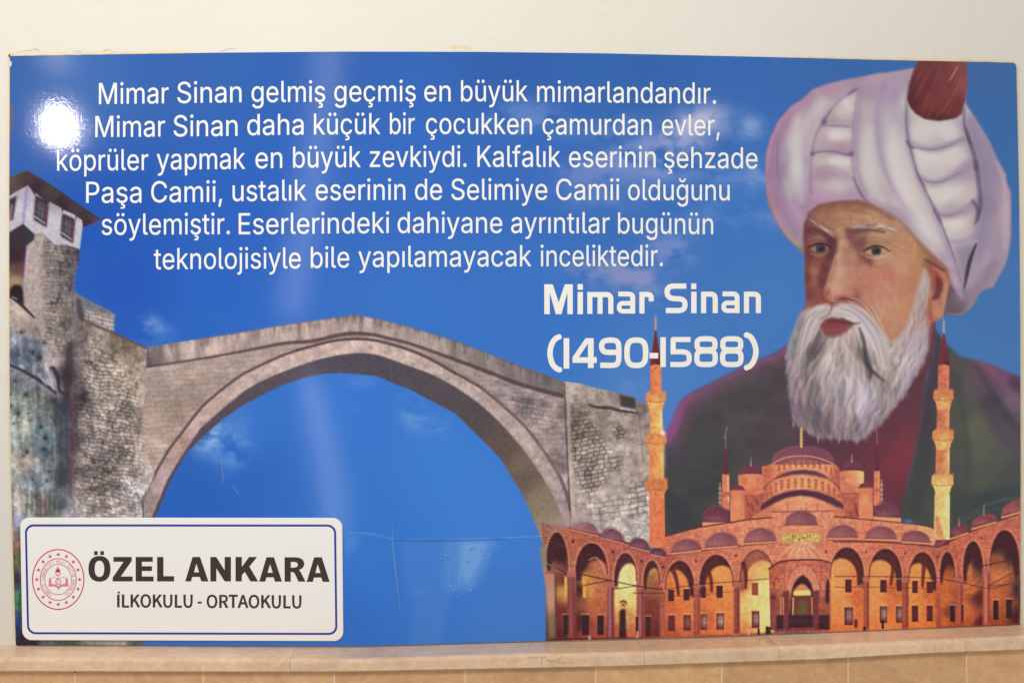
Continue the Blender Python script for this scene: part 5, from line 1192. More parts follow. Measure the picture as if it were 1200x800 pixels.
# arcade wall of the courtyard
ARC = [(634, 612), (640, 614), (667.5, 617), (705, 626), (742.5, 638), (776, 651.5), (800, 648), (830, 643.5), (866, 639), (905, 635), (977, 633), (1010, 633), (1050, 635), (1089, 638.5), (1100, 640.5), (1133, 624.5), (1164, 612.5), (1200, 599.5), (1202, 760), (640, 762), (645, 756), (640, 680), (637, 640)]
fillf(ARC, [(645, 625, 150, 96, 78), (670, 630, 178, 98, 76), (700, 640, 178, 96, 76), (740, 650, 176, 92, 78), (776, 665, 176, 90, 74), (815, 660, 198, 108, 84), (860, 655, 206, 116, 90), (905, 650, 212, 124, 94), (1000, 645, 210, 120, 92), (1055, 650, 200, 108, 84), (1095, 660, 182, 92, 72), (1120, 640, 190, 98, 74), (1155, 630, 196, 104, 78), (1190, 615, 184, 98, 76),
      (645, 680, 150, 116, 92), (648, 720, 120, 66, 52), (716, 700, 160, 80, 72), (750, 700, 158, 80, 70), (816, 700, 186, 96, 72), (862, 700, 190, 100, 74), (1015, 700, 196, 100, 66), (1060, 700, 190, 96, 62), (1125, 700, 168, 80, 56), (1155, 700, 170, 82, 62), (1196, 700, 120, 60, 48), (700, 746, 120, 52, 48), (820, 746, 176, 84, 64), (900, 745, 190, 96, 72), (1000, 744, 196, 96, 66), (1100, 742, 160, 74, 58), (1180, 736, 140, 64, 52)], soft=.4, ident=ID_ARCADE)
rough(ARC, .22)
def arch(x0, x1, ya, ysp, yb, inside, cps, shade=(70, 38, 42), depth=None, right=True, band=2.4, ys2=None):
    """pointed archway: lit bay seen through it, shaded vault behind its crown"""
    i = N('archway')
    cx = (x0 + x1) / 2
    ys2 = ys2 or ysp
    L = [(x0 + (cx - x0) * (1 - np.cos(t)), ysp - (ysp - ya) * np.sin(t) ** .92) for t in np.linspace(0, np.pi / 2, 12)]
    Rr = [(x1 - (x1 - cx) * (1 - np.cos(t)), ys2 - (ys2 - ya) * np.sin(t) ** .92) for t in np.linspace(np.pi / 2, 0, 12)]
    crown = L + Rr
    shape = [(x0, yb)] + crown + [(x1, yb)]
    stroke(crown, band * 2.4, (216, 136, 104), .5, 1.2)
    stroke(crown, band * 1.2, (150, 76, 64), .5, 1)
    fillf(shape, cps, soft=.5, ident=i, power=1.8)
    m = mask_of(shape, .4)
    w = x1 - x0
    if depth is None:
        depth = .42
    # inner vault edge, offset sideways: the part outside it stays in shade
    s = 1 if right else -1
    sh = [(x + s * w * .16, ya + (ysp - ya) * depth + (y - ya) * .82) for x, y in crown]
    inner = [(sh[0][0], yb)] + sh + [(sh[-1][0], yb)]
    mi = mask_of(inner, .8)
    up = np.clip((ysp + (ysp - ya) * .35 - GY) / 6, 0, 1)
    mm = m * (1 - mi) * up
    art[...] = art + (c3(shade) - art) * (mm * .92)[..., None]
    tint(m, (n_f - .5) * .11)
    stroke(crown, 1.6, (84, 42, 42), .5, 1)
    for k in range(1, len(crown) - 1, 2):
        x, y = crown[k]
        d = np.array([x - cx, y - (ysp + 4)]); d = d / (np.hypot(*d) + 1e-6)
        stroke([(x + d[0] * 1.2, y + d[1] * 1.2), (x + d[0] * band * 2.2, y + d[1] * band * 2.2)], .7, (150, 78, 64), .45, .7)
    return m
W = lambda pts: pts
def win(x0, y0, x1, y1, col=(84, 42, 44), lit=0, name='window'):
    i = N(name)
    stroke([(x0 - .8, y0 - 1), (x1 + .8, y0 - 1)], 1.3, (226, 152, 110), .5, .8)
    fill([(x0, y0), (x1, y0), (x1, y1), (x0, y1)], col, .4, i)
    if lit:
        blob((x0 + x1) / 2 + .5, y0 + (y1 - y0) * .45, (x1 - x0) * .34, (y1 - y0) * .34, (228, 206, 182), .75 * lit)
        stroke([((x0 + x1) / 2, y0), ((x0 + x1) / 2, y1)], .9, (110, 60, 56), .8, .6)
        stroke([(x0, y0 + (y1 - y0) * .4), (x1, y0 + (y1 - y0) * .4)], .8, (110, 60, 56), .7, .6)
def column(x0, x1, yc, yb, col=(150, 78, 74), lite=(196, 116, 100)):
    i = N('column')
    fill([(x0 - 2.2, yc - 6), (x1 + 2.2, yc - 6), (x1, yc + 2), (x0, yc + 2)], (170, 92, 80), .5, i)
    fill([(x0, yc), (x1, yc), (x1, yb - 4), (x1 + 1.4, yb), (x0 - 1.4, yb), (x0, yb - 4)], col, .5, i)
    stroke([((x0 + x1) / 2 - .6, yc), ((x0 + x1) / 2 - .6, yb - 4)], (x1 - x0) * .35, lite, .55, 1)
    stroke([(x1, yc), (x1, yb - 3)], 1, (92, 44, 44), .6, .8)
# left wing
arch(640, 665, 624, 668, 748, 0, [(645, 640, 70, 44, 44), (655, 650, 64, 38, 42), (648, 668, 140, 80, 64), (660, 680, 110, 54, 46), (663, 690, 200, 140, 74), (655, 720, 110, 50, 44), (650, 745, 90, 44, 42)], depth=.5)
fillf([(632, 640), (640, 640), (641, 668), (650, 672), (651, 752), (643, 752), (640, 690)], [(640, 650, 140, 124, 100), (645, 675, 184, 128, 106), (645, 700, 186, 140, 116), (646, 735, 130, 104, 84), (643, 750, 110, 88, 66)], soft=1, ident=ID_ARCH)
stroke([(639, 671), (650, 671)], 1.6, (110, 70, 62), .6, 1)
stroke([(651, 672), (652, 750)], 2.4, (96, 62, 56), .6, 2)
arch(675, 711.5, 636.5, 672, 748, 0, [(680, 660, 70, 38, 40), (694, 645, 66, 36, 40), (678, 690, 66, 36, 40), (678, 730, 80, 38, 40), (700, 665, 186, 104, 78), (692, 690, 206, 132, 70), (686, 680, 196, 128, 64), (703, 690, 180, 98, 68), (700, 715, 176, 92, 62), (700, 740, 150, 74, 56), (690, 740, 140, 66, 52)], depth=.52)
stroke([(690, 656), (698, 653), (705, 660), (709, 672)], [1.4, 2.4, 2.4, 1.4], (210, 140, 110), .55, 1.2)
arch(720, 746, 648, 680, 748, 0, [(733, 662, 226, 196, 132), (733, 690, 238, 208, 136), (726, 700, 226, 184, 112), (742, 700, 232, 186, 110), (733, 725, 196, 136, 84), (724, 740, 160, 86, 60), (744, 740, 180, 100, 66)], depth=.36)
arch(754.5, 773, 657, 684, 748, 0, [(764, 668, 190, 134, 72), (762, 675, 150, 96, 60), (768, 690, 150, 80, 60), (762, 710, 120, 58, 48), (766, 740, 104, 48, 46)], depth=.3)
for q in [(660.5, 720, 669, 743), (682, 720, 690, 743.5), (700, 720.5, 707.5, 743.5)]:
    win(*q, col=(58, 38, 44))
win(661.5, 676, 664.5, 698, (206, 150, 84)); win(683, 677, 687, 700, (206, 142, 74)); win(745, 722, 748, 743, (66, 36, 40)); win(757, 722, 762, 744, (70, 36, 40))
fill([(726, 716), (728, 713), (733, 713), (734, 748), (725.5, 748)], (66, 38, 40), .6); blob(730.5, 708, 3, 3, (150, 80, 60), .95); stroke([(727, 705), (731, 703.5), (734, 706)], 1.8, (74, 42, 40), .85, .8)
column(666, 673, 676, 748, (128, 64, 60), (150, 84, 74)); column(712.5, 718, 688, 748, (134, 74, 82), (172, 108, 108)); column(748, 753, 690, 748, (140, 74, 78), (176, 104, 98))
stroke([(645, 662), (664, 671.5)], 1.3, (70, 44, 44), .85, .8); stroke([(684, 673), (712, 679), (746, 686), (776, 690)], 1.2, (60, 36, 38), .85, .8); stroke([(684, 685.5), (712, 680)], 1.1, (60, 36, 38), .8, .8); stroke([(718, 690), (746, 686)], 1.1, (60, 36, 38), .8, .8); stroke([(742, 694.5), (778, 694.5)], 1.1, (70, 40, 40), .7, .8)
for (x, y) in [(671.5, 634), (718, 646), (752, 657), (777, 664)]:
    blob(x, y, 1.5, 1.9, (54, 32, 38), .9)
for x in (640, 655, 672, 690, 708, 722, 738, 752, 768):
    pass
stroke([(667, 617), (705, 626), (742, 638), (776, 652)], 1.6, (84, 44, 48), .85, .9)
stroke([(636, 612), (667, 617)], 2.5, (140, 96, 90), .4, 2)
for (x0, x1, yb, yt, tl, c) in [(668, 702, 623, 611, 4, (150, 100, 104)), (704, 732, 632, 619, 3.6, (124, 82, 92)), (738, 762, 642, 630, 3, (106, 70, 84)), (762, 781, 650, 641, 1.5, (92, 60, 76))]:
    dome(x0, x1, yb, yt, True, c, 3 if x0 > 730 else 0, tl, 'dome', 2.4)
art[...] = art + (c3((176, 150, 150)) - art) * (np.clip(1 - np.hypot((GX - 672) / 26, (GY - 608) / 12), 0, 1) * .7)[..., None]
# back row, left of the kiosk
arch(780, 813, 657, 690, 744, 0, [(786, 690, 200, 108, 60), (800, 680, 214, 126, 70), (806, 700, 206, 112, 62), (784, 715, 190, 94, 58), (800, 720, 206, 110, 62), (806, 740, 190, 96, 60), (784, 740, 168, 82, 56)], depth=.30, right=False)
arch(820, 859, 650, 686, 743, 0, [(826, 690, 190, 100, 58), (845, 672, 222, 140, 74), (850, 690, 218, 132, 72), (835, 700, 212, 118, 66), (846, 720, 218, 122, 68), (826, 725, 186, 92, 58), (850, 738, 206, 112, 66)], depth=.34, right=True)
arch(867, 907, 644.5, 682, 742, 0, [(874, 685, 214, 128, 80), (892, 665, 226, 166, 96), (895, 690, 238, 202, 124), (885, 700, 236, 194, 116), (895, 720, 238, 206, 128), (880, 725, 226, 168, 100), (900, 738, 236, 196, 122), (874, 735, 208, 128, 78), (890, 652, 196, 122, 84)], shade=(150, 82, 66), depth=.30)
for pts in [[(789, 668), (793, 680), (795, 696)], [(829, 665), (833, 678), (834, 692)], [(871, 660), (874, 672), (874, 688)]]:
    stroke(pts, [6, 4.5, 3.4], (92, 44, 42), .8, 1)
for q in [(783, 690.5, 790, 704), (801, 689.5, 808, 703), (821, 687, 827, 700), (839.5, 685.5, 847, 700), (881, 682.5, 888.5, 697)]:
    win(*q, col=(84, 44, 46) if q[0] < 850 else (150, 76, 54))
for q, l in [((783, 720.5, 791, 739), 0), ((801, 720, 809.5, 738.5), .35), ((821, 719, 828.5, 737.5), .9), ((839.5, 718, 848.5, 737), 1), ((881, 715.5, 890, 735.5), .8)]:
    win(*q, col=(104, 50, 48), lit=l)
column(814, 819.5, 690, 742, (150, 74, 62), (176, 94, 76)); column(861, 866, 688, 741, (124, 60, 54), (160, 84, 70))
stroke([(782, 690), (820, 684), (862, 681), (906, 677)], 1.1, (84, 44, 40), .7, .8); stroke([(782, 698), (820, 697), (862, 692)], 1, (84, 44, 40), .45, .8)
for (x, y) in [(815.5, 657), (862.5, 650.5), (913, 646)]:
    blob(x, y, 1.4, 1.7, (70, 38, 40), .85)
stroke([(776, 651.5), (800, 648), (830, 644), (866, 639.5), (908, 635.5)], 1.3, (104, 52, 50), .7, .9)
dome(786, 822, 645, 631, True, (146, 86, 88), 7, -2); dome(826, 865, 639.5, 623, True, (148, 88, 88), 5, -1.5); dome(872, 909.5, 634, 618, True, (152, 90, 88), 0, -1)
# portal, inscription and fountain kiosk
i = N('portal_dome')
fillf([(912, 640), (912, 617.5), (922, 614), (939, 611.5), (955, 614), (965.5, 617), (965.5, 640), (972, 650), (905, 650)], [(918, 622, 216, 130, 96), (939, 620, 226, 142, 104), (960, 622, 216, 130, 96), (915, 645, 204, 116, 92), (962, 645, 206, 118, 92)], soft=.4, ident=ID_MWALL)
dome(920, 958, 614.5, 597.5, False, (140, 82, 88), 3, 0, 'dome')
stroke([(912, 617.5), (922, 614), (939, 611.5), (955, 614), (965.5, 617)], 1, (140, 70, 62), .6, .8)
fill([(916, 625), (961, 624), (961, 634.5), (916, 636)], (190, 152, 84), .6, ID_INSC)
for _ in range(70):
    x, y = rng.uniform(917, 960), rng.uniform(625.5, 634)
    stroke([(x, y), (x + rng.uniform(-2.5, 2.5), y + rng.uniform(-2, 2))], 1, [(226, 206, 112), (128, 96, 64), (210, 184, 96)][rng.integers(3)], .8, .7)
fillf([(909, 657), (913, 650), (920, 642), (930, 636), (939, 633), (948, 636), (960, 642), (968, 650), (972, 657)], [(915, 654, 204, 116, 90), (930, 642, 226, 146, 108), (942, 640, 232, 156, 116), (960, 650, 214, 128, 98)], soft=.4, ident=ID_KIOSK)
for k in range(-5, 6):
    stroke([(939 + k * .6, 635), (939 + k * 3.6, 645), (939 + k * 5.4, 656)], .9, (246, 184, 140) if k % 2 else (176, 96, 78), .5, .8)
fillf([(901, 666), (918, 657), (963, 656), (979, 664.5), (978, 736), (903, 738)], [(908, 672, 176, 88, 66), (939, 664, 196, 108, 84), (972, 672, 176, 88, 70), (925, 680, 204, 116, 92), (960, 680, 200, 112, 88), (908, 710, 150, 78, 64), (975, 710, 156, 78, 62), (939, 730, 110, 54, 52)], soft=.4, ident=ID_KIOSK)
rough([(901, 666), (918, 657), (963, 656), (979, 664.5), (978, 736), (903, 738)], .3)
stroke([(901, 666), (918, 657), (963, 656), (979, 664.5)], 2, (92, 48, 46), .9, .8)
stroke([(919, 660), (919, 690)], 1.2, (150, 74, 60), .6, .8); stroke([(962, 658), (962, 690)], 1.2, (150, 74, 60), .6, .8)
for (x0, x1, ya, ysp, yb) in [(927, 955, 673, 692, 722)]:
    L = [(941 + 20 * np.cos(t), 694 - 33 * np.sin(t)) for t in np.linspace(np.pi, 0, 20)]
    fill(L, (212, 126, 100), .6); stroke(L, 1.4, (160, 82, 68), .6, .9)
    for t in np.linspace(.3, 2.84, 9):
        stroke([(941 + 15 * np.cos(t), 692 - 22 * np.sin(t)), (941 + 20 * np.cos(t), 694 - 33 * np.sin(t))], .8, (168, 90, 76), .5, .8)
    i = N('archway')
    fill([(926, 722), (928, 690), (931, 682), (936, 676), (940.5, 673), (945, 676), (950, 682), (953, 692), (955, 706), (956, 722)], (62, 36, 42), .6, i)
    fill([(930, 698), (931, 690), (936, 685), (940.5, 683.5), (945, 686), (949, 691), (950, 698)], (206, 120, 84), .5, i)
    fill([(930, 692), (949.5, 691), (950.5, 697), (930, 697.5)], (236, 206, 112), .5, i)
    fill([(929.5, 698), (951, 697.5), (951, 722), (929.5, 722)], (112, 62, 50), .5, i); fill([(936, 704), (945, 704), (945, 722), (936, 722)], (98, 82, 52), .8)
    stroke([(929.5, 700), (929, 720)], 1.6, (236, 180, 104), .8, .8); stroke([(951.5, 700), (952, 720)], 1.6, (232, 170, 100), .8, .8)
fill([(907, 690), (908, 681), (910.5, 677), (913, 681), (914, 690)], (196, 110, 66), .5); stroke([(907, 690), (908, 681), (910.5, 677), (913, 681)], 1.2, (92, 48, 46), .7, .8)
fill([(967, 706), (967.5, 684), (970, 677), (972.5, 684), (973, 706)], (84, 44, 48), .6); stroke([(966, 690), (967, 680), (970, 674), (973.5, 680), (975, 692)], 1.6, (190, 104, 84), .7, .9)
fill([(910, 720), (978, 720), (978, 737), (909, 739)], (66, 40, 46), .6)
for x in (921, 956): fill([(x - 4, 692), (x + 4, 691), (x + 3, 738), (x - 3, 738)], (120, 58, 56), .8)
for x in (906.5, 974.5): fill([(x - 3.5, 694), (x + 3.5, 694), (x + 2.4, 700), (x + 2.2, 738), (x - 2.2, 738), (x - 2.4, 700)], (140, 72, 66), .6)
fill([(903, 698), (910, 698), (909, 702), (904, 702)], (96, 48, 46), .5)
for x in np.arange(911, 978, 3): stroke([(x, 721), (x, 736)], .8, (88, 50, 54), .6, .7)
for x in (915, 918): stroke([(x, 700), (x, 719)], 1.4, (222, 170, 110), .6, .8)
stroke([(926, 736.5), (953, 736)], 3.4, (128, 70, 78), .8, 1); stroke([(909, 738), (920, 737)], 3, (112, 74, 100), .7, 1)
# back row, right of the kiosk
arch(973, 1012, 641.5, 676, 741, 0, [(980, 685, 226, 144, 80), (985, 665, 222, 142, 80), (1000, 680, 206, 116, 64), (1006, 700, 196, 98, 56), (985, 705, 224, 136, 74), (985, 725, 218, 126, 70), (1004, 730, 200, 104, 62), (980, 738, 206, 112, 66)], depth=.36, right=False)
arch(1018.5, 1056.5, 643, 678, 739, 0, [(1024, 690, 222, 134, 72), (1035, 665, 222, 138, 76), (1046, 690, 190, 96, 54), (1030, 710, 222, 132, 70), (1045, 715, 204, 108, 60), (1030, 735, 212, 118, 66)], depth=.36, right=False)
arch(1065, 1097, 647, 682, 736, 0, [(1070, 690, 220, 130, 66), (1080, 668, 222, 136, 70), (1090, 690, 186, 92, 50), (1076, 712, 220, 126, 64), (1092, 715, 186, 94, 52), (1080, 732, 206, 112, 60)], depth=.36, right=False)
for pts in [[(1003, 655), (1006, 668), (1006, 684)], [(1047, 657), (1046, 670), (1044, 684)], [(1083, 660), (1082, 672), (1081, 686)]]:
    stroke(pts, [6, 4.6, 3.4], (96, 44, 40), .8, 1)
for q in [(990.5, 678.5, 998, 693.5), (1031.5, 679, 1039, 693.5), (1051, 679, 1057, 692), (1069, 680, 1075.5, 694.5), (1086, 681, 1093, 694.5)]:
    win(*q, col=(92, 44, 44))
for q, l in [((989.5, 711, 999.5, 732), .7), ((1031, 710, 1039.5, 729.5), .9), ((1050, 710, 1057, 729), .8), ((1068.5, 709, 1076, 728), 0), ((1086, 709, 1093, 727.5), 0)]:
    win(*q, col=(96, 46, 44), lit=l)
column(1012.5, 1017.5, 682, 738, (138, 66, 54), (180, 96, 72)); column(1058, 1063.5, 682, 735, (140, 66, 54), (176, 90, 66))
stroke([(978, 675), (1018, 675), (1060, 675.5), (1100, 677)], 1.1, (96, 48, 40), .75, .8); stroke([(978, 687.5), (1018, 687.5), (1060, 688), (1096, 690)], 1, (96, 48, 40), .6, .8)
for (x, y) in [(1015, 646), (1061, 648), (1099, 652), (1150, 630), (968, 646)]:
    blob(x, y, 1.3, 1.5, (84, 44, 42), .8)
stroke([(976, 634), (1010, 634), (1050, 636), (1089, 639), (1100, 641)], 1.6, (96, 48, 46), .8, .9)
for x in np.arange(980, 1094, 4.6): stroke([(x, 634.5), (x + 1.5, 635)], 1.4, (92, 46, 46), .5, .8)
dome(969, 1005.5, 629, 614.5, True, (150, 88, 86), 5, 0); dome(1014, 1051, 630.5, 616, True, (148, 86, 86), 5, .5); dome(1056, 1090, 634, 621, True, (142, 80, 82), 3, 1); dome(1095, 1112, 638.5, 629, False, (108, 60, 70), 0, -1)
# right wing
arch(1102, 1118.5, 647, 676, 733, 0, [(1110, 660, 104, 56, 48), (1106, 680, 196, 100, 52), (1112, 675, 160, 78, 48), (1106, 705, 198, 102, 54), (1115, 715, 110, 52, 44), (1106, 730, 184, 92, 54)], depth=.5)
arch(1129, 1151.5, 634.5, 672, 733, 0, [(1136, 650, 74, 44, 42), (1145, 660, 64, 38, 42), (1133, 665, 196, 112, 64), (1138, 690, 198, 104, 56), (1132, 715, 196, 100, 56), (1138, 725, 180, 88, 54), (1147, 700, 84, 40, 40), (1147, 730, 84, 38, 40)], depth=.5)
arch(1160.5, 1194, 621.5, 664, 732, 0, [(1170, 640, 66, 46, 46), (1182, 650, 58, 42, 46), (1170, 655, 150, 84, 56), (1172, 675, 198, 110, 64), (1168, 700, 184, 94, 56), (1180, 690, 172, 86, 54), (1178, 715, 156, 76, 50), (1192, 690, 56, 40, 46), (1191, 720, 62, 38, 42), (1168, 728, 150, 70, 50)], depth=.48, right=False)
for q in [(1113.5, 709, 1119, 728), (1126, 708, 1129, 728), (1164, 703, 1170, 725.5), (1179, 702, 1186, 724)]:
    win(*q, col=(60, 36, 40))
column(1153, 1158.5, 672, 732, (172, 88, 72), (204, 120, 96)); column(1121, 1127, 684, 733, (160, 76, 56), (184, 96, 68))
stroke([(1100, 677), (1130, 683), (1160, 689), (1180, 684)], 1.1, (90, 48, 44), .7, .8); stroke([(1150, 663), (1178, 657)], 1.2, (70, 40, 40), .8, .8); stroke([(1158, 686), (1186, 671)], 1.1, (70, 40, 40), .75, .8); stroke([(1130, 692), (1150, 680)], 1, (90, 48, 44), .6, .8); stroke([(1158, 686.5), (1184, 684)], 1.1, (80, 44, 42), .6, .8)
stroke([(1100, 640.5), (1133, 624.5), (1164, 612.5), (1200, 599.5)], 1.5, (84, 44, 44), .85, .9)
dome(1113, 1135, 626, 615, True, (122, 62, 66), 9, -3.6); dome(1138, 1168, 614, 602.5, True, (138, 70, 70), 12, -4.2); dome(1173, 1206, 600, 586, True, (146, 76, 72), 0, -4.6)
# court floor
fillf([(640, 748), (776, 745.5), (862, 742), (910, 740), (980, 739), (1060, 736.5), (1130, 733), (1200, 730), (1200, 745), (1000, 760), (640, 764)], [(660, 750, 84, 46, 46), (720, 748, 120, 46, 50), (800, 746, 176, 82, 66), (860, 746, 184, 90, 74), (900, 744, 150, 84, 70), (940, 742, 110, 76, 84), (1000, 741, 190, 92, 72), (1060, 739, 170, 80, 66), (1120, 736, 150, 72, 64), (1190, 732, 130, 60, 54)], soft=.5, ident=ID_ARCADE)
for (x, y0, y1, c, w) in [(877.5, 738, 744, (226, 150, 160), 2), (889, 737, 743, (50, 34, 38), 2.6), (899, 735, 741, (46, 34, 40), 3.6), (902, 735, 741, (60, 44, 48), 3), (1034.5, 727, 735, (44, 32, 36), 2.6), (1013, 735, 738, (52, 34, 36), 3), (1003, 727, 733, (96, 48, 44), 4), (747, 740, 746, (206, 130, 120), 2.6), (691, 745, 750, (150, 140, 124), 3)]:
    stroke([(x, y0), (x, y1)], w, c, .9, 1)
# tall minarets
def minaret(cx, tip, yc, yb, balc, hw, lit):
    i = N('minaret')
    dx = lambda y: cx + (y - yc) * lit[0]
    segs = [yc] + [b[2] for b in balc] + [yb]
    for k in range(len(segs) - 1):
        a, b = segs[k], segs[k + 1]
        w0, w1 = hw + k * .8, hw + k * .8 + .5
        c1, c2, c3_ = lit[1][k]
        fillf([(dx(a) - w0, a - 1), (dx(a) + w0, a - 1), (dx(b) + w1, b), (dx(b) - w1, b)], [(dx(a) - w0, a + 8, *c1), (dx(a), a + 8, *c2), (dx(a) + w0, a + 8, *c3_), (dx(b) - w1, b, *c1), (dx(b), b, *c2), (dx(b) + w1, b, *c3_)], soft=.4, ident=i)
    j = N('balcony') if False else i
    for (y0, y1, y2, w, ca, cb) in balc:
        x = dx(y0)
        fillf([(x - w, y0 + 2), (x - w + 1.5, y0), (x + w - 1.5, y0), (x + w, y0 + 2), (x + w + .3, y1), (x + w - 2.5, y1 + 4), (x + hw + 1, y2), (x - hw - 1, y2), (x - w + 2.5, y1 + 4), (x - w - .3, y1)], [(x - w, y0 + 5, *ca), (x, y1, *cb), (x + w, y0 + 5, *ca), (x, y0, *ca)], soft=.4, ident=i)
        for k in range(-4, 5):
            stroke([(x + k * w / 4.6, y0 + 1), (x + k * w / 5, y1)], .9, (176, 100, 62), .5, .7)
            stroke([(x + (k + .5) * w / 4.6, y0 - 1.6), (x + (k + .5) * w / 4.6, y0 + 2)], 1.3, (206, 130, 84), .7, .7)
        stroke([(x - w, y1 + .5), (x, y1 + 2), (x + w, y1 + .5)], 1.2, (150, 80, 56), .55, .9)
    sh = [(dx(yc) - hw, yc), (dx(yc) + hw, yc), (dx(yb) + hw + 3, yb), (dx(yb) - hw - 3, yb)]
    rough(sh, .28)
    i = N('minaret_cone')
    fillf([(cx - hw - .4, yc + .5), (cx, yc - 1.5), (cx + hw + .4, yc + .5), (cx + .6, tip + 16), (cx - .6, tip + 16)], [(cx - hw, yc, 118, 56, 60), (cx + hw, yc, 92, 44, 54), (cx, tip + 20, 110, 54, 60)], soft=.4, ident=i)
    stroke([(cx, tip + 17), (cx, tip)], [2, .9], (196, 150, 120), .9, .7)
    for k in range(3):
        blob(cx, tip + 5 + k * 4, 1.5, 1.1, (216, 170, 120), .9)
a, b, c = (196, 104, 72), (228, 138, 86), (212, 118, 76)
minaret(768.3, 369, 428, 641, [(459, 469, 482, 11.5, (214, 136, 80), (240, 180, 100)), (508, 518, 531, 11.6, (214, 132, 78), (228, 150, 84)), (561, 572, 583, 12.3, (206, 116, 72), (216, 130, 78))], 6.3, (.010, [(a, b, c), ((206, 116, 72), (238, 166, 94), (246, 214, 130)), ((212, 118, 74), (226, 132, 80), (240, 190, 104)), ((214, 112, 74), (228, 126, 82), (204, 100, 70))]))
blob(777, 507, 2.4, 2.6, (255, 246, 226), .9)
minaret(1106, 373, 428, 632, [(457, 467, 480, 11.6, (196, 112, 72), (230, 168, 100)), (504, 514, 527, 12.2, (200, 126, 76), (236, 180, 110)), (556, 567, 580, 12.5, (222, 160, 92), (240, 196, 120))], 6.4, (-.012, [((176, 92, 72), (206, 118, 88), (196, 110, 84)), ((170, 88, 66), (204, 118, 80), (222, 152, 100)), ((180, 98, 68), (200, 112, 76), (236, 190, 120)), ((214, 150, 92), (230, 186, 116), (240, 208, 140))]))
stroke([(1098, 606), (1101, 624), (1106, 634)], [4, 8, 5], (176, 92, 60), .5, 3)
# fade where the two pictures were blended
art[...] = art + (c3((168, 140, 140)) - art) * (np.clip(1 - np.hypot((GX - 655) / 22, (GY - 614) / 10), 0, 1) * .5)[..., None]
masonry(np.isin(pid, [ID_ARCADE, ID_MWALL, ID_KIOSK]).astype(np.float32), 3.6, 8, .03, .07, .05, 95, .4)
m_mq = (pid >= ID_MWALL).astype(np.float32)
gr = art.mean(2, keepdims=True)
art[...] = art + ((art * .97 + gr * .03) * np.array([1.03, 1.045, 1.06], np.float32) - art) * m_mq[..., None]
tint(m_mq, (noise(1.8, 1.8, 2, 91) - .5) * .07)
art[...] = np.clip(art + (art - blur(art, 2.4)) * (m_mq * .35)[..., None], 0, 1)
# ---------------------------------------------------------------- from the printed colour as seen to the reflectance of the ink (the lamp side of the sheet gets more light)
SPEC = np.array([.0205, .0202, .0170])
def gain_field():
    u, v = GX[..., None] / 1200, GY[..., None] / 800
    k = np.array([[1.2858, -0.2879, -0.4539, -0.112, 0.2822, -0.0167], [1.209, -0.2437, -0.3819, -0.1286, 0.247, -0.0671], [1.1212, -0.1988, -0.3397, -0.1533, 0.2263, -0.0805]])
    return k[:, 0] + k[:, 1] * u + k[:, 2] * v + k[:, 3] * u * u + k[:, 4] * u * v + k[:, 5] * v * v
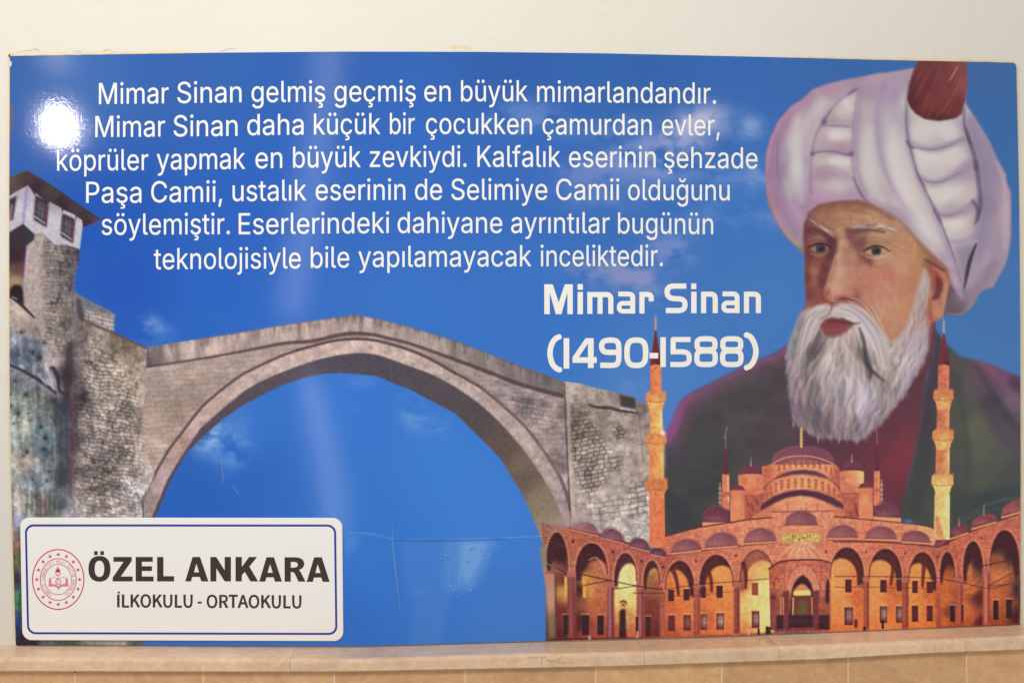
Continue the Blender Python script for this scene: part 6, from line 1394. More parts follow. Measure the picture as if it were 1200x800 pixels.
# ---------------------------------------------------------------- letter outlines (advance | rings of x,y)
SANS_DATA = {
    'M': '628|60,0 60,509 152,509 277,187 287,159 299,123 311,84 322,49 307,49 318,83 330,121 342,158 352,187 476,509 568,509 568,0 504,0 504,291 504,327 505,369 506,413 507,457 513,457 498,409 482,363 467,322 456,291 342,0 286,0 170,291 159,321 145,361 129,408 112,457 119,457 120,416 121,372 122,328 122,291 122,0',
    'i': '167|53,0 53,379 114,379 114,0|84,443 67,446 54,455 44,468 41,483 44,499 54,512 67,521 84,524 100,521 114,512 123,499 126,483 123,468 114,455 100,446',
    'm': '610|53,0 53,379 112,379 112,295 108,295 118,323 132,346 172,376 219,386 257,380 287,361 309,331 321,295 312,295 322,321 337,343 381,375 437,386 468,383 497,372 522,354 541,328 553,296 557,255 557,0 496,0 496,254 490,289 473,313 447,326 419,330 395,328 374,320 345,290 335,247 335,0 274,0 274,260 269,288 253,311 229,326 199,330 158,320 140,307 126,289 117,266 114,238 114,0',
    'a': '389|160,-9 126,-5 94,5 68,22 48,45 35,73 30,108 34,138 43,161 58,179 78,193 125,211 178,220 234,227 265,235 273,243 276,255 276,257 267,297 240,322 196,331 149,322 118,301 100,274 41,291 57,322 79,346 104,364 133,375 194,384 239,379 286,360 306,343 322,320 333,290 337,251 337,0 277,0 277,52 272,52 252,25 215,1|170,45 202,49 228,59 248,74 263,93 272,115 276,138 276,190 259,182 231,176 200,171 175,168 134,159 103,139 95,124 92,105 102,72 130,52',
    'r': '259|53,0 53,379 112,379 112,321 115,321 130,347 152,367 181,380 213,385 229,384 243,384 243,322 230,324 207,326 182,323 159,315 140,301 126,284 117,262 114,237 114,0',
    'S': '447|224,-9 172,-4 128,9 91,31 64,60 46,96 38,137 104,137 110,110 123,88 142,71 166,59 224,49 257,52 286,60 311,74 329,92 341,114 346,139 342,161 332,179 296,205 245,222 184,239 128,260 86,289 67,313 56,341 52,372 58,413 75,448 102,476 138,498 180,511 227,516 275,511 316,498 351,476 377,449 394,415 401,378 337,378 326,412 302,437 267,453 225,459 194,456 167,448 145,435 129,418 118,398 115,376 119,352 131,334 169,308 212,293 264,279 312,264 359,238 395,198 405,171 408,139 403,99 386,64 360,34 323,11 278,-4',
    'n': '410|114,227 114,0 53,0 53,379 112,379 112,287 102,287 124,332 152,362 187,379 227,384 264,380 295,369 321,349 341,321 353,285 357,240 357,0 296,0 296,235 290,275 273,304 246,323 210,329 184,326 161,317 141,303 126,283 117,257',
    'g': '425|207,-151 168,-148 134,-140 82,-110 51,-69 101,-41 122,-66 154,-88 207,-97 249,-92 282,-75 298,-58 308,-34 311,-6 311,68 306,68 287,41 252,16 227,8 195,5 152,10 113,27 80,53 55,90 39,136 34,191 39,246 55,293 80,332 112,361 152,378 196,384 228,382 253,373 288,346 308,319 313,319 313,379 372,379 372,-9 367,-54 350,-90 324,-117 291,-136 251,-147|205,59 237,63 264,75 285,95 300,121 309,154 312,193 309,231 300,264 285,291 264,312 237,325 205,330 172,325 145,312 124,290 109,262 99,229 96,193 99,155 109,123 124,96 145,76 172,63',
    'e': '404|212,-8 161,-2 117,16 82,46 56,85 40,132 34,187 39,242 55,290 81,329 115,359 157,378 205,384 266,374 294,361 319,341 341,315 357,282 368,242 371,194 371,169 75,169 75,221 338,221 310,202 307,237 298,269 283,294 263,314 237,326 205,330 173,326 146,313 125,294 109,270 99,241 96,211 96,178 100,139 110,106 128,80 151,61 179,50 212,46 254,53 285,73 306,105 365,91 353,63 335,39 311,19 283,4 249,-5',
    'l': '189|139,-2 101,3 74,20 58,47 53,84 53,509 114,509 114,99 120,62 130,54 146,52 160,53 170,54 181,3 162,-1',
    'ş': '365|182,-8 145,-5 112,3 84,18 62,38 45,63 36,94 94,107 105,79 124,60 150,49 181,45 217,50 244,62 262,81 268,103 265,121 254,136 237,147 212,155 149,170 104,186 72,208 53,237 47,274 51,305 65,332 87,354 115,370 149,381 187,384 223,381 254,372 279,358 299,339 324,290 268,277 258,298 243,316 219,328 187,333 156,329 131,317 114,299 109,277 112,258 124,243 172,223 229,209 275,194 306,171 325,142 331,107 326,75 312,47 290,24 260,6 223,-5|147,-143 147,-107 188,-107 214,-102 221,-84 214,-67 188,-62 160,-62 170,16 202,16 202,0 202,-29 231,-34 251,-44 263,-61 267,-85 262,-111 248,-129 223,-139 188,-143',
    'ç': '396|207,-8 159,-2 117,16 82,46 56,85 40,133 34,187 40,243 56,291 82,330 117,360 159,378 207,384 260,377 305,356 340,322 362,277 303,262 290,289 270,311 242,325 207,330 173,325 145,310 124,287 108,258 99,224 96,187 99,151 108,117 124,89 145,66 173,51 207,46 243,52 271,66 292,89 304,117 363,102 341,56 306,21 261,-1|169,-143 169,-107 210,-107 236,-102 243,-84 236,-67 210,-62 182,-62 192,16 224,16 224,0 224,-29 253,-34 273,-44 285,-61 289,-85 284,-111 270,-129 245,-139 210,-143',
    'b': '424|229,-8 198,-5 172,4 138,31 118,59 112,59 112,0 53,0 53,509 114,509 114,319 118,319 137,346 171,373 197,381 229,384 274,378 313,361 345,332 370,293 385,245 390,189 385,133 370,84 346,45 313,16 274,-2|220,47 253,51 279,66 301,88 316,117 325,151 328,189 325,227 316,261 301,290 280,311 253,325 220,330 188,325 161,312 140,291 125,263 116,229 113,189 116,150 125,115 140,86 162,65 188,51',
    'ü': '410|182,-5 146,-1 115,11 89,31 69,59 57,95 53,139 53,379 114,379 114,144 119,105 137,75 164,56 200,50 226,53 249,62 268,77 283,97 293,122 296,153 296,379 357,379 357,0 298,0 298,92 307,92 286,47 257,17 222,0|277,443 261,446 248,455 239,468 236,483 239,499 248,512 261,520 277,523 292,520 305,512 314,499 317,483 314,468 305,455 292,446|133,443 118,446 104,455 96,468 93,483 96,499 104,512 118,520 133,523 149,520 162,512 170,499 173,483 170,468 162,455 149,446',
    'y': '389|47,-139 61,-86 71,-87 104,-89 130,-74 151,-36 163,-1 17,379 84,379 165,155 187,87 206,21 184,21 202,87 224,155 305,379 371,379 204,-58 177,-107 139,-136 91,-145 65,-143',
    'k': '381|110,137 110,212 121,212 284,379 360,379 184,199 177,199|53,0 53,509 114,509 114,0|294,0 148,186 191,229 372,0',
    'd': '424|195,-8 151,-2 111,16 79,45 55,84 39,133 34,189 39,245 55,293 79,332 112,361 151,378 196,384 228,381 253,373 287,346 306,319 311,319 311,509 372,509 372,0 313,0 313,59 307,59 287,31 252,4 227,-5|205,47 236,51 263,65 284,86 299,115 309,150 312,189 309,229 300,263 284,291 263,312 237,325 205,330 172,325 145,311 124,290 108,261 99,227 96,189 99,151 109,117 124,88 145,66 172,51',
    'h': '410|114,227 114,0 53,0 53,509 114,509 114,287 102,287 124,332 152,362 187,379 227,384 264,380 295,369 321,349 341,321 353,285 357,240 357,0 296,0 296,235 290,275 273,304 246,323 210,329 184,326 161,317 141,303 126,283 117,257',
    'o': '415|207,-8 159,-2 117,16 82,46 56,85 40,133 34,187 40,243 56,291 82,330 117,360 159,378 207,384 256,378 299,360 333,330 359,291 376,243 381,187 376,133 359,85 333,46 299,16 256,-2|207,46 242,51 270,66 292,89 307,117 316,151 319,187 316,224 307,258 292,287 270,310 242,325 207,330 173,325 145,310 124,287 108,258 99,224 96,187 99,151 108,117 124,89 145,66 173,51',
    'c': '396|207,-8 159,-2 117,16 82,46 56,85 40,133 34,187 40,243 56,291 82,330 117,360 159,378 207,384 260,377 305,356 340,322 362,277 303,262 290,289 270,311 242,325 207,330 173,325 145,310 124,287 108,258 99,224 96,187 99,151 108,117 124,89 145,66 173,51 207,46 243,52 271,66 292,89 304,117 363,102 341,56 306,21 261,-1',
    'u': '410|182,-5 146,-1 115,11 89,31 69,59 57,95 53,139 53,379 114,379 114,144 119,105 137,75 164,56 200,50 226,53 249,62 268,77 283,97 293,122 296,153 296,379 357,379 357,0 298,0 298,92 307,92 286,47 257,17 222,0',
    'v': '389|163,0 17,379 84,379 165,155 187,87 206,21 184,21 203,87 224,155 305,379 371,379 226,0',
    'K': '467|104,145 104,216 139,261 174,303 212,344 364,509 448,509 231,276 228,276|60,0 60,509 125,509 125,334 124,225 125,193 125,0|372,0 188,259 228,309 449,0',
    'f': '254|228,379 228,327 6,327 6,379|81,0 81,432 84,461 96,486 113,505 135,519 187,530 222,527 243,521 227,468 215,472 195,474 171,470 154,460 145,443 142,419 142,0',
    's': '365|182,-8 145,-5 112,3 84,18 62,38 45,63 36,94 94,107 105,79 124,60 150,49 181,45 217,50 244,62 262,81 268,103 265,121 254,136 237,147 212,155 149,170 104,186 72,208 53,237 47,274 51,305 65,332 87,354 115,370 149,381 187,384 223,381 254,372 279,358 299,339 324,290 268,277 258,298 243,316 219,328 187,333 156,329 131,317 114,299 109,277 112,258 124,243 172,223 229,209 275,194 306,171 325,142 331,107 326,75 312,47 290,24 260,6 223,-5',
    'z': '380|42,0 42,46 254,320 254,323 48,323 48,379 333,379 333,331 126,60 126,56 339,56 339,0',
    '.': '188|95,-4 78,-1 63,9 53,24 50,41 53,59 63,73 78,83 95,87 113,83 128,73 138,59 141,41 138,24 128,9 113,-1',
    'P': '445|60,0 60,509 235,509 289,503 332,487 366,462 390,430 404,391 409,348 404,304 390,265 366,233 332,207 289,191 235,186 109,186 109,242 233,242 269,246 297,256 318,272 333,294 342,319 344,348 342,376 333,402 318,423 297,439 268,449 232,452 125,452 125,0',
    'C': '510|267,-7 205,1 150,25 104,63 70,115 48,179 40,254 48,329 70,393 104,445 150,484 205,508 267,516 340,504 373,490 402,471 427,447 448,418 463,385 473,348 408,348 389,395 357,428 315,449 267,456 223,450 184,432 150,403 125,364 109,314 103,254 109,194 125,145 151,105 184,76 223,59 267,53 315,60 357,81 389,114 408,160 473,160 463,124 448,91 428,62 402,38 373,19 341,5 305,-4',
    't': '227|204,379 204,327 6,327 6,379|65,471 126,471 126,98 128,76 136,61 150,53 170,50 185,51 202,54 213,2 192,-3 168,-4 125,2 92,21 72,52 65,93',
    'ı': '167|53,0 53,379 114,379 114,0',
    'E': '419|60,0 60,509 372,509 372,452 125,452 125,286 355,286 355,229 125,229 125,57 375,57 375,0',
    'ğ': '425|207,-151 168,-148 134,-140 82,-110 51,-69 101,-41 122,-66 154,-88 207,-97 249,-92 282,-75 298,-58 308,-34 311,-6 311,68 306,68 287,41 252,16 227,8 195,5 152,10 113,27 80,53 55,90 39,136 34,191 39,246 55,293 80,332 112,361 152,378 196,384 228,382 253,373 288,346 308,319 313,319 313,379 372,379 372,-9 367,-54 350,-90 324,-117 291,-136 251,-147|205,59 237,63 264,75 285,95 300,121 309,154 312,193 309,231 300,264 285,291 264,312 237,325 205,330 172,325 145,312 124,290 109,262 99,229 96,193 99,155 109,123 124,96 145,76 172,63|205,433 178,436 155,446 135,461 119,481 109,504 106,529 151,529 154,508 166,491 183,480 205,476 226,480 243,491 255,508 258,529 304,529 300,504 290,481 275,461 255,446 231,436',
    'ö': '415|207,-8 159,-2 117,16 82,46 56,85 40,133 34,187 40,243 56,291 82,330 117,360 159,378 207,384 256,378 299,360 333,330 359,291 376,243 381,187 376,133 359,85 333,46 299,16 256,-2|207,46 242,51 270,66 292,89 307,117 316,151 319,187 316,224 307,258 292,287 270,310 242,325 207,330 173,325 145,310 124,287 108,258 99,224 96,187 99,151 108,117 124,89 145,66 173,51|279,443 264,446 251,455 242,468 239,483 242,499 251,512 264,520 279,523 295,520 308,512 317,499 320,483 317,468 308,455 295,446|136,443 120,446 107,455 98,468 95,483 98,499 107,512 120,520 136,523 151,520 164,512 173,499 176,483 173,468 164,455 151,446',
    'p': '424|53,-143 53,379 112,379 112,319 118,319 137,346 171,373 197,381 229,384 274,378 313,361 345,332 370,293 385,245 390,189 385,133 370,84 346,45 313,16 274,-2 229,-8 198,-5 173,4 138,31 118,59 114,59 114,-143|220,47 253,51 279,66 301,88 316,117 325,151 328,189 325,227 316,261 301,290 280,311 253,325 220,330 188,325 161,312 140,291 125,263 116,229 113,189 116,150 125,115 140,86 162,65 188,51',
    'j': '167|53,379 114,379 114,-30 111,-63 102,-90 86,-113 65,-129 37,-139 4,-143 -10,-143 -10,-87 2,-87 25,-83 40,-72 50,-54 53,-29|83,443 67,446 53,455 44,468 41,483 44,499 53,512 67,521 83,524 100,521 114,512 123,499 126,483 123,468 114,455 100,446',
    ',': '188|38,-119 68,71 137,71 84,-119',
    'Ö': '533|267,-7 205,1 150,25 105,63 70,115 48,179 40,254 48,329 70,393 105,445 150,484 205,508 267,516 329,508 384,484 429,445 464,393 486,329 493,254 486,179 464,115 429,63 384,25 329,1|267,53 310,59 349,76 383,105 408,144 425,194 430,254 425,314 408,365 383,404 349,433 310,450 267,456 223,450 184,433 151,404 125,364 109,314 103,254 109,194 125,144 151,105 184,76 223,59|339,572 323,575 310,584 301,597 298,612 301,628 310,641 323,650 339,653 355,650 368,641 376,628 379,612 376,597 368,584 355,575|195,572 180,575 167,584 158,597 155,612 158,628 167,641 180,650 195,653 211,650 224,641 233,628 236,612 233,597 224,584 211,575',
}
CAPS_DATA = {
    'Ö': '260|130,-5 174,5 209,31 231,74 239,129 231,185 209,226 174,252 130,261 86,252 51,226 28,185 20,129 28,74 51,31 86,5|130,24 90,37 63,73 54,129 63,185 90,220 130,233 170,220 197,185 206,129 197,73 170,37|90,280 103,285 109,299 103,313 90,318 76,313 71,299 76,285|170,280 184,285 189,299 184,313 170,318 156,313 151,299 156,285',
    'Z': '211|18,0 195,0 195,28 57,28 193,237 193,257 30,257 30,229 153,229 18,20',
    'E': '206|35,0 187,0 187,28 68,28 68,121 165,121 165,149 68,149 68,229 183,229 183,257 35,257',
    'L': '190|35,0 180,0 180,28 68,28 68,257 35,257',
    'A': '213|1,0 34,0 59,78 153,78 177,0 211,0 124,257 88,257|67,104 79,144 105,230 106,230 132,144 145,104',
    'N': '253|35,0 66,0 66,135 62,215 63,215 91,162 185,0 218,0 218,257 187,257 187,123 192,42 190,42 162,95 68,257 35,257',
    'K': '226|35,0 68,0 68,81 112,134 189,0 225,0 132,159 213,257 176,257 68,128 68,128 68,257 35,257',
    'R': '222|68,135 68,230 111,230 145,226 166,212 173,185 166,157 145,140 111,135|176,0 213,0 147,112 178,126 198,150 205,185 194,227 162,250 116,257 35,257 35,0 68,0 68,109 114,109',
    'I': '103|35,0 68,0 68,257 35,257',
    'O': '260|130,-5 174,5 209,31 231,74 239,129 231,185 209,226 174,252 130,261 86,252 51,226 28,185 20,129 28,74 51,31 86,5|130,24 90,37 63,73 54,129 63,185 90,220 130,233 170,220 197,185 206,129 197,73 170,37',
    'U': '252|126,-5 163,1 192,20 211,54 218,106 218,257 187,257 187,105 179,57 157,31 126,24 96,31 75,57 67,105 67,257 34,257 34,106 41,54 61,20 90,1',
    'T': '210|89,0 121,0 121,229 199,229 199,257 11,257 11,229 89,229',
    '-': '121|16,86 106,86 106,110 16,110',
    'B': '230|35,0 117,0 168,8 202,33 214,75 208,105 189,126 162,137 162,138 183,150 195,170 200,194 188,230 157,250 111,257 35,257|68,148 68,231 107,231 141,227 161,214 168,190 161,167 141,153 106,148|68,26 68,123 112,123 151,118 174,102 182,76 174,48 150,31 112,26',
    'C': '223|132,-5 163,0 189,12 211,32 193,53 166,32 133,24 91,37 63,73 54,129 64,185 92,220 134,233 164,226 187,209 204,230 187,245 163,257 134,261 89,252 53,226 29,184 20,128 29,72 52,31 88,4',
    'M': '284|35,0 64,0 64,142 60,218 62,218 82,159 131,26 153,26 201,159 222,218 223,218 219,142 219,0 249,0 249,257 210,257 161,119 143,66 142,66 123,119 74,257 35,257',
    'D': '241|35,0 101,0 152,9 190,34 212,75 220,129 212,184 189,224 152,248 99,257 35,257|68,27 68,230 97,230 147,219 177,184 187,129 177,74 147,39 97,27',
    'G': '241|136,-5 168,-1 195,10 215,25 215,133 131,133 131,106 186,106 186,39 165,28 139,24 93,37 64,73 54,129 64,185 94,220 139,233 171,226 194,209 212,230 194,245 170,256 138,261 91,252 54,226 29,184 20,128 29,72 53,31 90,4',
    'Y': '186|77,0 109,0 109,99 186,257 153,257 120,184 94,128 92,128 67,184 34,257 0,257 77,99',
    'S': '209|106,-5 153,5 183,31 194,68 187,100 168,122 141,137 104,153 84,162 68,175 62,196 68,215 84,228 110,233 142,226 168,209 185,230 152,252 110,261 68,252 39,228 29,193 37,162 57,141 81,127 118,111 140,101 155,87 161,65 154,44 136,29 107,24 68,33 36,56 17,33 42,13 72,0',
    'H': '255|35,0 68,0 68,121 187,121 187,0 220,0 220,257 187,257 187,149 68,149 68,257 35,257',
}
SANS_CAP, CAPS_CAP = 509.0, 257.0
# ---------------------------------------------------------------- the poster: the print cut into its parts, on a thin board
Y_FRONT = -.0060
OUTLINE = np.array([(11.5, 65.8), (120, 64), (250, 62), (400, 60.7), (560, 61), (700, 62.6), (900, 67), (1040, 70.6), (1150, 72.8), (1185, 73.6), (1189.5, 74.6), (1191, 78), (1192.6, 150), (1194.3, 240), (1195.6, 400), (1196, 560), (1195.6, 731.6), (1080, 735.6), (960, 740.6), (840, 745.2), (720, 748.6), (640, 750.4), (520, 754),
                    (420, 756.7), (300, 756.4), (160, 755.6), (18.5, 755.5), (15, 640), (13, 560), (11.4, 460), (10.8, 300), (11, 180)], float)
poster = empty('poster', 'large glossy blue poster of a turbaned man, a stone bridge and a mosque', 'poster')
def inside(pts):
    return winding([OUTLINE], pts) != 0
art[...] = np.clip(art * .72 + blur(art, .8) * .28, 0, 1)     # the slight softness of a large-format print
GAIN = gain_field()
ALB = np.clip((lin(art * 255.0) - SPEC) / GAIN, .004, .86).astype(np.float32)
ALB = np.clip(ALB, .004, .86)
dots = np.stack([GX.ravel(), GY.ravel()], 1).astype(np.float64)
ins = inside(dots).reshape(PH, PW)
cell = ins[:-1, :-1] & ins[1:, :-1] & ins[:-1, 1:] & ins[1:, 1:]
used = np.zeros((PH, PW), bool); full = np.ones((PH, PW), bool)
for a, b in ((0, 0), (0, 1), (1, 0), (1, 1)):
    used[a:PH - 1 + a, b:PW - 1 + b] |= cell
    f = np.zeros((PH, PW), bool); f[a:PH - 1 + a, b:PW - 1 + b] = cell
    full &= f
border = used & ~full
LX, LY = GX.astype(np.float64).copy(), GY.astype(np.float64).copy()
bp = np.stack([LX[border], LY[border]], 1)                    # draw the outermost dots onto the trimmed edge
best = np.full(len(bp), 1e9); near = bp.copy()
for A, B in zip(OUTLINE, np.roll(OUTLINE, -1, 0)):
    d = B - A
    t = np.clip(((bp - A) @ d) / (d @ d), 0, 1)
    q = A + t[:, None] * d
    e = np.hypot(*(bp - q).T)
    k = e < best
    best[k] = e[k]; near[k] = q[k]
LX[border], LY[border] = near[:, 0], near[:, 1]
XYZ = at(LX, LY, Y_FRONT)
cid = pid[:-1, :-1]
def part_mesh(name, mask, parent):
    j, i = np.nonzero(mask)
    a = j * PW + i
    quads = np.stack([a, a + PW, a + PW + 1, a + 1], 1)
    u, inv = np.unique(quads.ravel(), return_inverse=True)
    return add_mesh(name, XYZ.reshape(-1, 3)[u], inv.reshape(-1, 4).astype(np.int32), M_PRINT, parent, ALB.reshape(-1, 3)[u])
GROUPS = {'printed_bridge': ['bridge_wall', 'bridge_tower', 'bridge_arch', 'arch_ring', 'bridge_parapet', 'bridge_pier'], 'printed_portrait': ['coat', 'coat_front', 'shirt', 'turban', 'turban_cap', 'face', 'beard']}
of = {n: g for g, l in GROUPS.items() for n in l}
panel = part_mesh('panel', cell & (cid == 0), poster)
heads = {}
for g in ('printed_bridge', 'printed_portrait', 'printed_mosque'):
    h = bpy.data.objects.new(g, None); COL.objects.link(h); h.parent = poster
    heads[g] = h
for k, n in enumerate(PARTS):
    if k == 0:
        continue
    m = cell & (cid == k)
    if m.sum() < 6:
        continue
    part_mesh(n, m, heads[of.get(n, 'printed_mosque')])
board = slab_from('backing_board', OUTLINE, Y_FRONT + .0006, -.0008, M_EDGE, poster)

# lettering
def unpack(d):
    out = {}
    for ch, s in d.items():
        p = s.split('|')
        out[ch] = (float(p[0]), [np.array([tuple(map(float, q.split(','))) for q in r.split(' ')]) for r in p[1:] if r])
    return out
SANS, CAPS = unpack(SANS_DATA), unpack(CAPS_DATA)
def set_word(font, word, x0, x1, yl, yr, cap, capunits, grow=0.0):
    """glyph groups of a word whose ink runs from x0 to x1, baseline from yl to yr, capitals `cap` units high"""
    pen, gl = 0.0, []
    for ch in word:
        adv, rings = font[ch]
        gl.append([r + np.array([pen, 0]) for r in rings]); pen += adv
    ink = np.concatenate([r for g in gl for r in g])
    a, b = ink[:, 0].min(), ink[:, 0].max()
    sx, sy = (x1 - x0) / (b - a), cap / capunits
    out = []
    for g in gl:
        gg = []
        for r in g:
            x = x0 + (r[:, 0] - a) * sx
            base = yl + (yr - yl) * (x - x0) / max(x1 - x0, 1)
            q = np.stack([x, base - r[:, 1] * sy], 1)
            if grow:
                t = np.roll(q, -1, 0) - np.roll(q, 1, 0)
                n = np.stack([t[:, 1], -t[:, 0]], 1); n /= np.linalg.norm(n, axis=1)[:, None] + 1e-9
                e0 = q - np.roll(q, 1, 0); e1 = np.roll(q, -1, 0) - q
                e0 /= np.linalg.norm(e0, axis=1)[:, None] + 1e-9; e1 /= np.linalg.norm(e1, axis=1)[:, None] + 1e-9
                c = np.clip(np.sqrt(np.clip((1 + (e0 * e1).sum(1)) / 2, 0, 1)), .55, 1)
                q = q + n * (GROW_SIGN * grow / c)[:, None]
            gg.append(q)
        out.append(gg)
    return out
GROW_SIGN = -1
LINES = [
    [('Mimar', 116, 197.5, 122.2, 121.2), ('Sinan', 207.8, 283, 121, 120), ('gelmiş', 294.8, 381, 120, 119.5), ('geçmiş', 391.8, 487.2, 119.3, 119), ('en', 497.2, 528, 119, 119), ('büyük', 540.3, 618.3, 119, 119), ('mimarlandandır.', 629.5, 839, 119.4, 121.8)],
    [('Mimar', 111.8, 193.3, 160.8, 160.2), ('Sinan', 203.5, 278.3, 160, 159.4), ('daha', 289.8, 355.7, 158.6, 158), ('küçük', 368, 445.7, 157.8, 157.3), ('bir', 457, 486, 157.2, 157), ('çocukken', 499.2, 623.3, 157, 157.4), ('çamurdan', 635.8, 763.7, 157.6, 158.4), ('evler,', 775.8, 843.3, 158.6, 159)],
    [('köprüler', 67, 173.7, 200.2, 199.4), ('yapmak', 183.8, 287.3, 199, 198), ('en', 299.4, 330.7, 197.4, 197), ('büyük', 343.5, 422.7, 196.6, 196), ('zevkiydi.', 433.4, 546.7, 195.8, 195.6), ('Kalfalık', 559.5, 656.7, 195.6, 195.8), ('eserinin', 666.8, 768.3, 196, 196.4), ('şehzade', 778.4, 887.7, 196.7, 197.6)],
    [('Paşa', 101, 165.7, 237.8, 237.5), ('Camii,', 177.2, 260.3, 237.2, 236.6), ('ustalık', 272.6, 359, 235.8, 235), ('eserinin', 370, 475, 234.8, 234.3), ('de', 486.4, 518, 234.2, 234.2), ('Selimiye', 529, 641.3, 234.2, 234.2), ('Camii', 651.8, 725.7, 234.3, 234.5), ('olduğunu', 736, 855, 234.6, 235)],
    [('söylemiştir.', 119.2, 269.3, 275.2, 274.4), ('Eserlerindeki', 279.8, 456, 274.6, 273), ('dahiyane', 466, 588.5, 273, 273), ('ayrıntılar', 599, 714.3, 273, 273.4), ('bugünün', 724.3, 835.7, 273.6, 274.6)],
    [('teknolojisiyle', 180.4, 352.3, 315.6, 314.4), ('bile', 364.3, 409.3, 314, 313.4), ('yapılamayacak', 420, 622.7, 313, 312), ('inceliktedir.', 633.6, 776.7, 312, 311.7)]]
Y_TEXT = Y_FRONT - .0003
for L in LINES:
    line = bpy.data.objects.new('text_line', None); COL.objects.link(line); line.parent = poster
    for w, x0, x1, yl, yr in L:
        flat('word', None, Y_TEXT, M_WHITE, line, set_word(SANS, w, x0, x1, yl, yr, 24.7, SANS_CAP, -.05))

def path_rings(pts, w, closed=False, cap_round=False):
    """a thick line as a set of equally wound rings: one quad per run, a disc at each bend"""
    p = [np.array(q, float) for q in pts]
    if closed:
        p.append(p[0])
    out = []
    for i in range(len(p) - 1):
        a, b = p[i], p[i + 1]
        d = b - a; n = np.array([-d[1], d[0]]) / (np.hypot(*d) + 1e-9) * w / 2
        q = np.array([a + n, a - n, b - n, b + n])
        out.append(q if ring_area(q) > 0 else q[::-1])
    idx = range(0, len(p) - 1) if closed else range(1, len(p) - 1)
    for i in idx:
        th = np.linspace(0, 2 * np.pi, 14)[:-1]
        out.append(np.stack([p[i][0] + w / 2 * np.cos(th), p[i][1] + w / 2 * np.sin(th)], 1))
    return out
def rect(x0, y0, x1, y1):
    return np.array([(x0, y0), (x1, y0), (x1, y1), (x0, y1)], float)
def pos_w(r):
    r = np.array(r, float)
    return r if ring_area(r) > 0 else r[::-1]
def neg_w(r):
    return pos_w(r)[::-1]
def loop(cx, cy, hw, hh, n=4.0, k=28):
    th = np.linspace(0, 2 * np.pi, k + 1)[:-1]
    c, s = np.cos(th), np.sin(th)
    return np.stack([cx + hw * np.sign(c) * np.abs(c) ** (2 / n), cy + hh * np.sign(s) * np.abs(s) ** (2 / n)], 1)
SA = lambda r: np.asarray(r) / 6.665 + np.array([630, 320])
SB = lambda r: np.asarray(r) / 6.665 + np.array([760, 320])
def smp(p, n=4):
    return smooth(p, n, False)
T1 = []
T1.append(([pos_w([(52, 87), (118, 87), (165, 228), (212, 87), (275, 87), (275, 320), (233, 320), (233, 150), (186, 320), (142, 320), (95, 150), (95, 320), (52, 320)])], SA))
T1.append(([rect(312, 85, 354, 130), rect(312, 147, 354, 320)], SA))
T1.append(([rect(388, 147, 428, 318), rect(468, 165, 508, 318)] + path_rings([(408, 167), (540, 167), (556, 170), (567, 180), (572, 196), (572, 318)], 40), SA))
T1.append((path_rings([(630, 163), (712, 163), (731, 167), (741, 178), (743, 196), (743, 316)], 38) + path_rings([(743, 235), (662, 235), (646, 241), (638, 253), (637, 276), (645, 291), (662, 297), (743, 297)], 36), SA))
T1.append(([rect(795, 147, 835, 315)] + path_rings([(815, 166), (860, 166), (878, 171), (887, 184), (888, 220)], 40), SA))
T1.append((path_rings([(295, 101), (192, 101), (163, 107), (148, 124), (144, 148), (150, 174), (168, 192), (196, 199), (238, 200), (265, 206), (281, 222), (286, 246), (281, 270), (266, 286), (240, 292), (135, 292)], 41), SB))
T1.append(([rect(333, 80, 373, 125), rect(333, 145, 375, 312)], SB))
T1.append(([rect(410, 145, 450, 312)] + path_rings([(430, 164), (488, 164), (506, 168), (517, 180), (521, 198), (521, 312)], 40), SB))
T1.append((path_rings([(578, 162), (660, 162), (680, 166), (690, 177), (692, 196), (692, 312)], 38) + path_rings([(692, 232), (612, 232), (596, 238), (588, 250), (587, 273), (595, 287), (612, 293), (692, 293)], 36), SB))
T1.append(([rect(745, 145, 785, 312)] + path_rings([(765, 164), (826, 164), (844, 168), (855, 180), (858, 198), (858, 312)], 40), SB))
flat('title_text', None, Y_TEXT, M_WHITE, poster, [[f(r) for r in g] for g, f in T1])
T2 = []
T2.append((path_rings(smp([(174, 495), (140, 512), (110, 555), (97, 625), (110, 695), (140, 738), (178, 756)]), 43), SA))
T2.append(([rect(203, 507, 247, 745)], SA))
T2.append(([pos_w([(375, 507), (438, 507), (438, 655), (462, 655), (462, 700), (438, 700), (438, 740), (393, 740), (393, 700), (273, 700), (273, 655)]), neg_w([(393, 548), (393, 656), (322, 656)])], SA))
T2.append((path_rings(smp([(634, 617), (545, 617), (512, 605), (500, 572), (510, 538), (545, 524), (595, 524), (624, 538), (634, 575), (634, 660), (626, 700), (596, 718), (490, 718)]), 42), SA))
T2.append((path_rings(loop(771, 621, 73, 99, 3.0, 32), 43, True), SA))
T2.append(([rect(8, 622, 75, 665)], SB))
T2.append(([rect(92, 500, 135, 732)], SB))
T2.append((path_rings([(328, 518), (192, 518), (192, 614)], 40) + path_rings(smp([(172, 614), (270, 614), (308, 628), (318, 662), (308, 698), (270, 712), (170, 712)]), 40), SB))
for cx in (449, 650):
    T2.append((path_rings(loop(cx, 555, 70, 43, 3.4), 41, True) + path_rings(loop(cx, 660, 72, 53, 3.4), 41, True), SB))
T2.append((path_rings(smp([(758, 480), (795, 497), (825, 545), (839, 610), (825, 678), (795, 722), (758, 740)]), 43), SB))
flat('dates_text', None, Y_TEXT, M_WHITE, poster, [[f(r) for r in g] for g, f in T2])

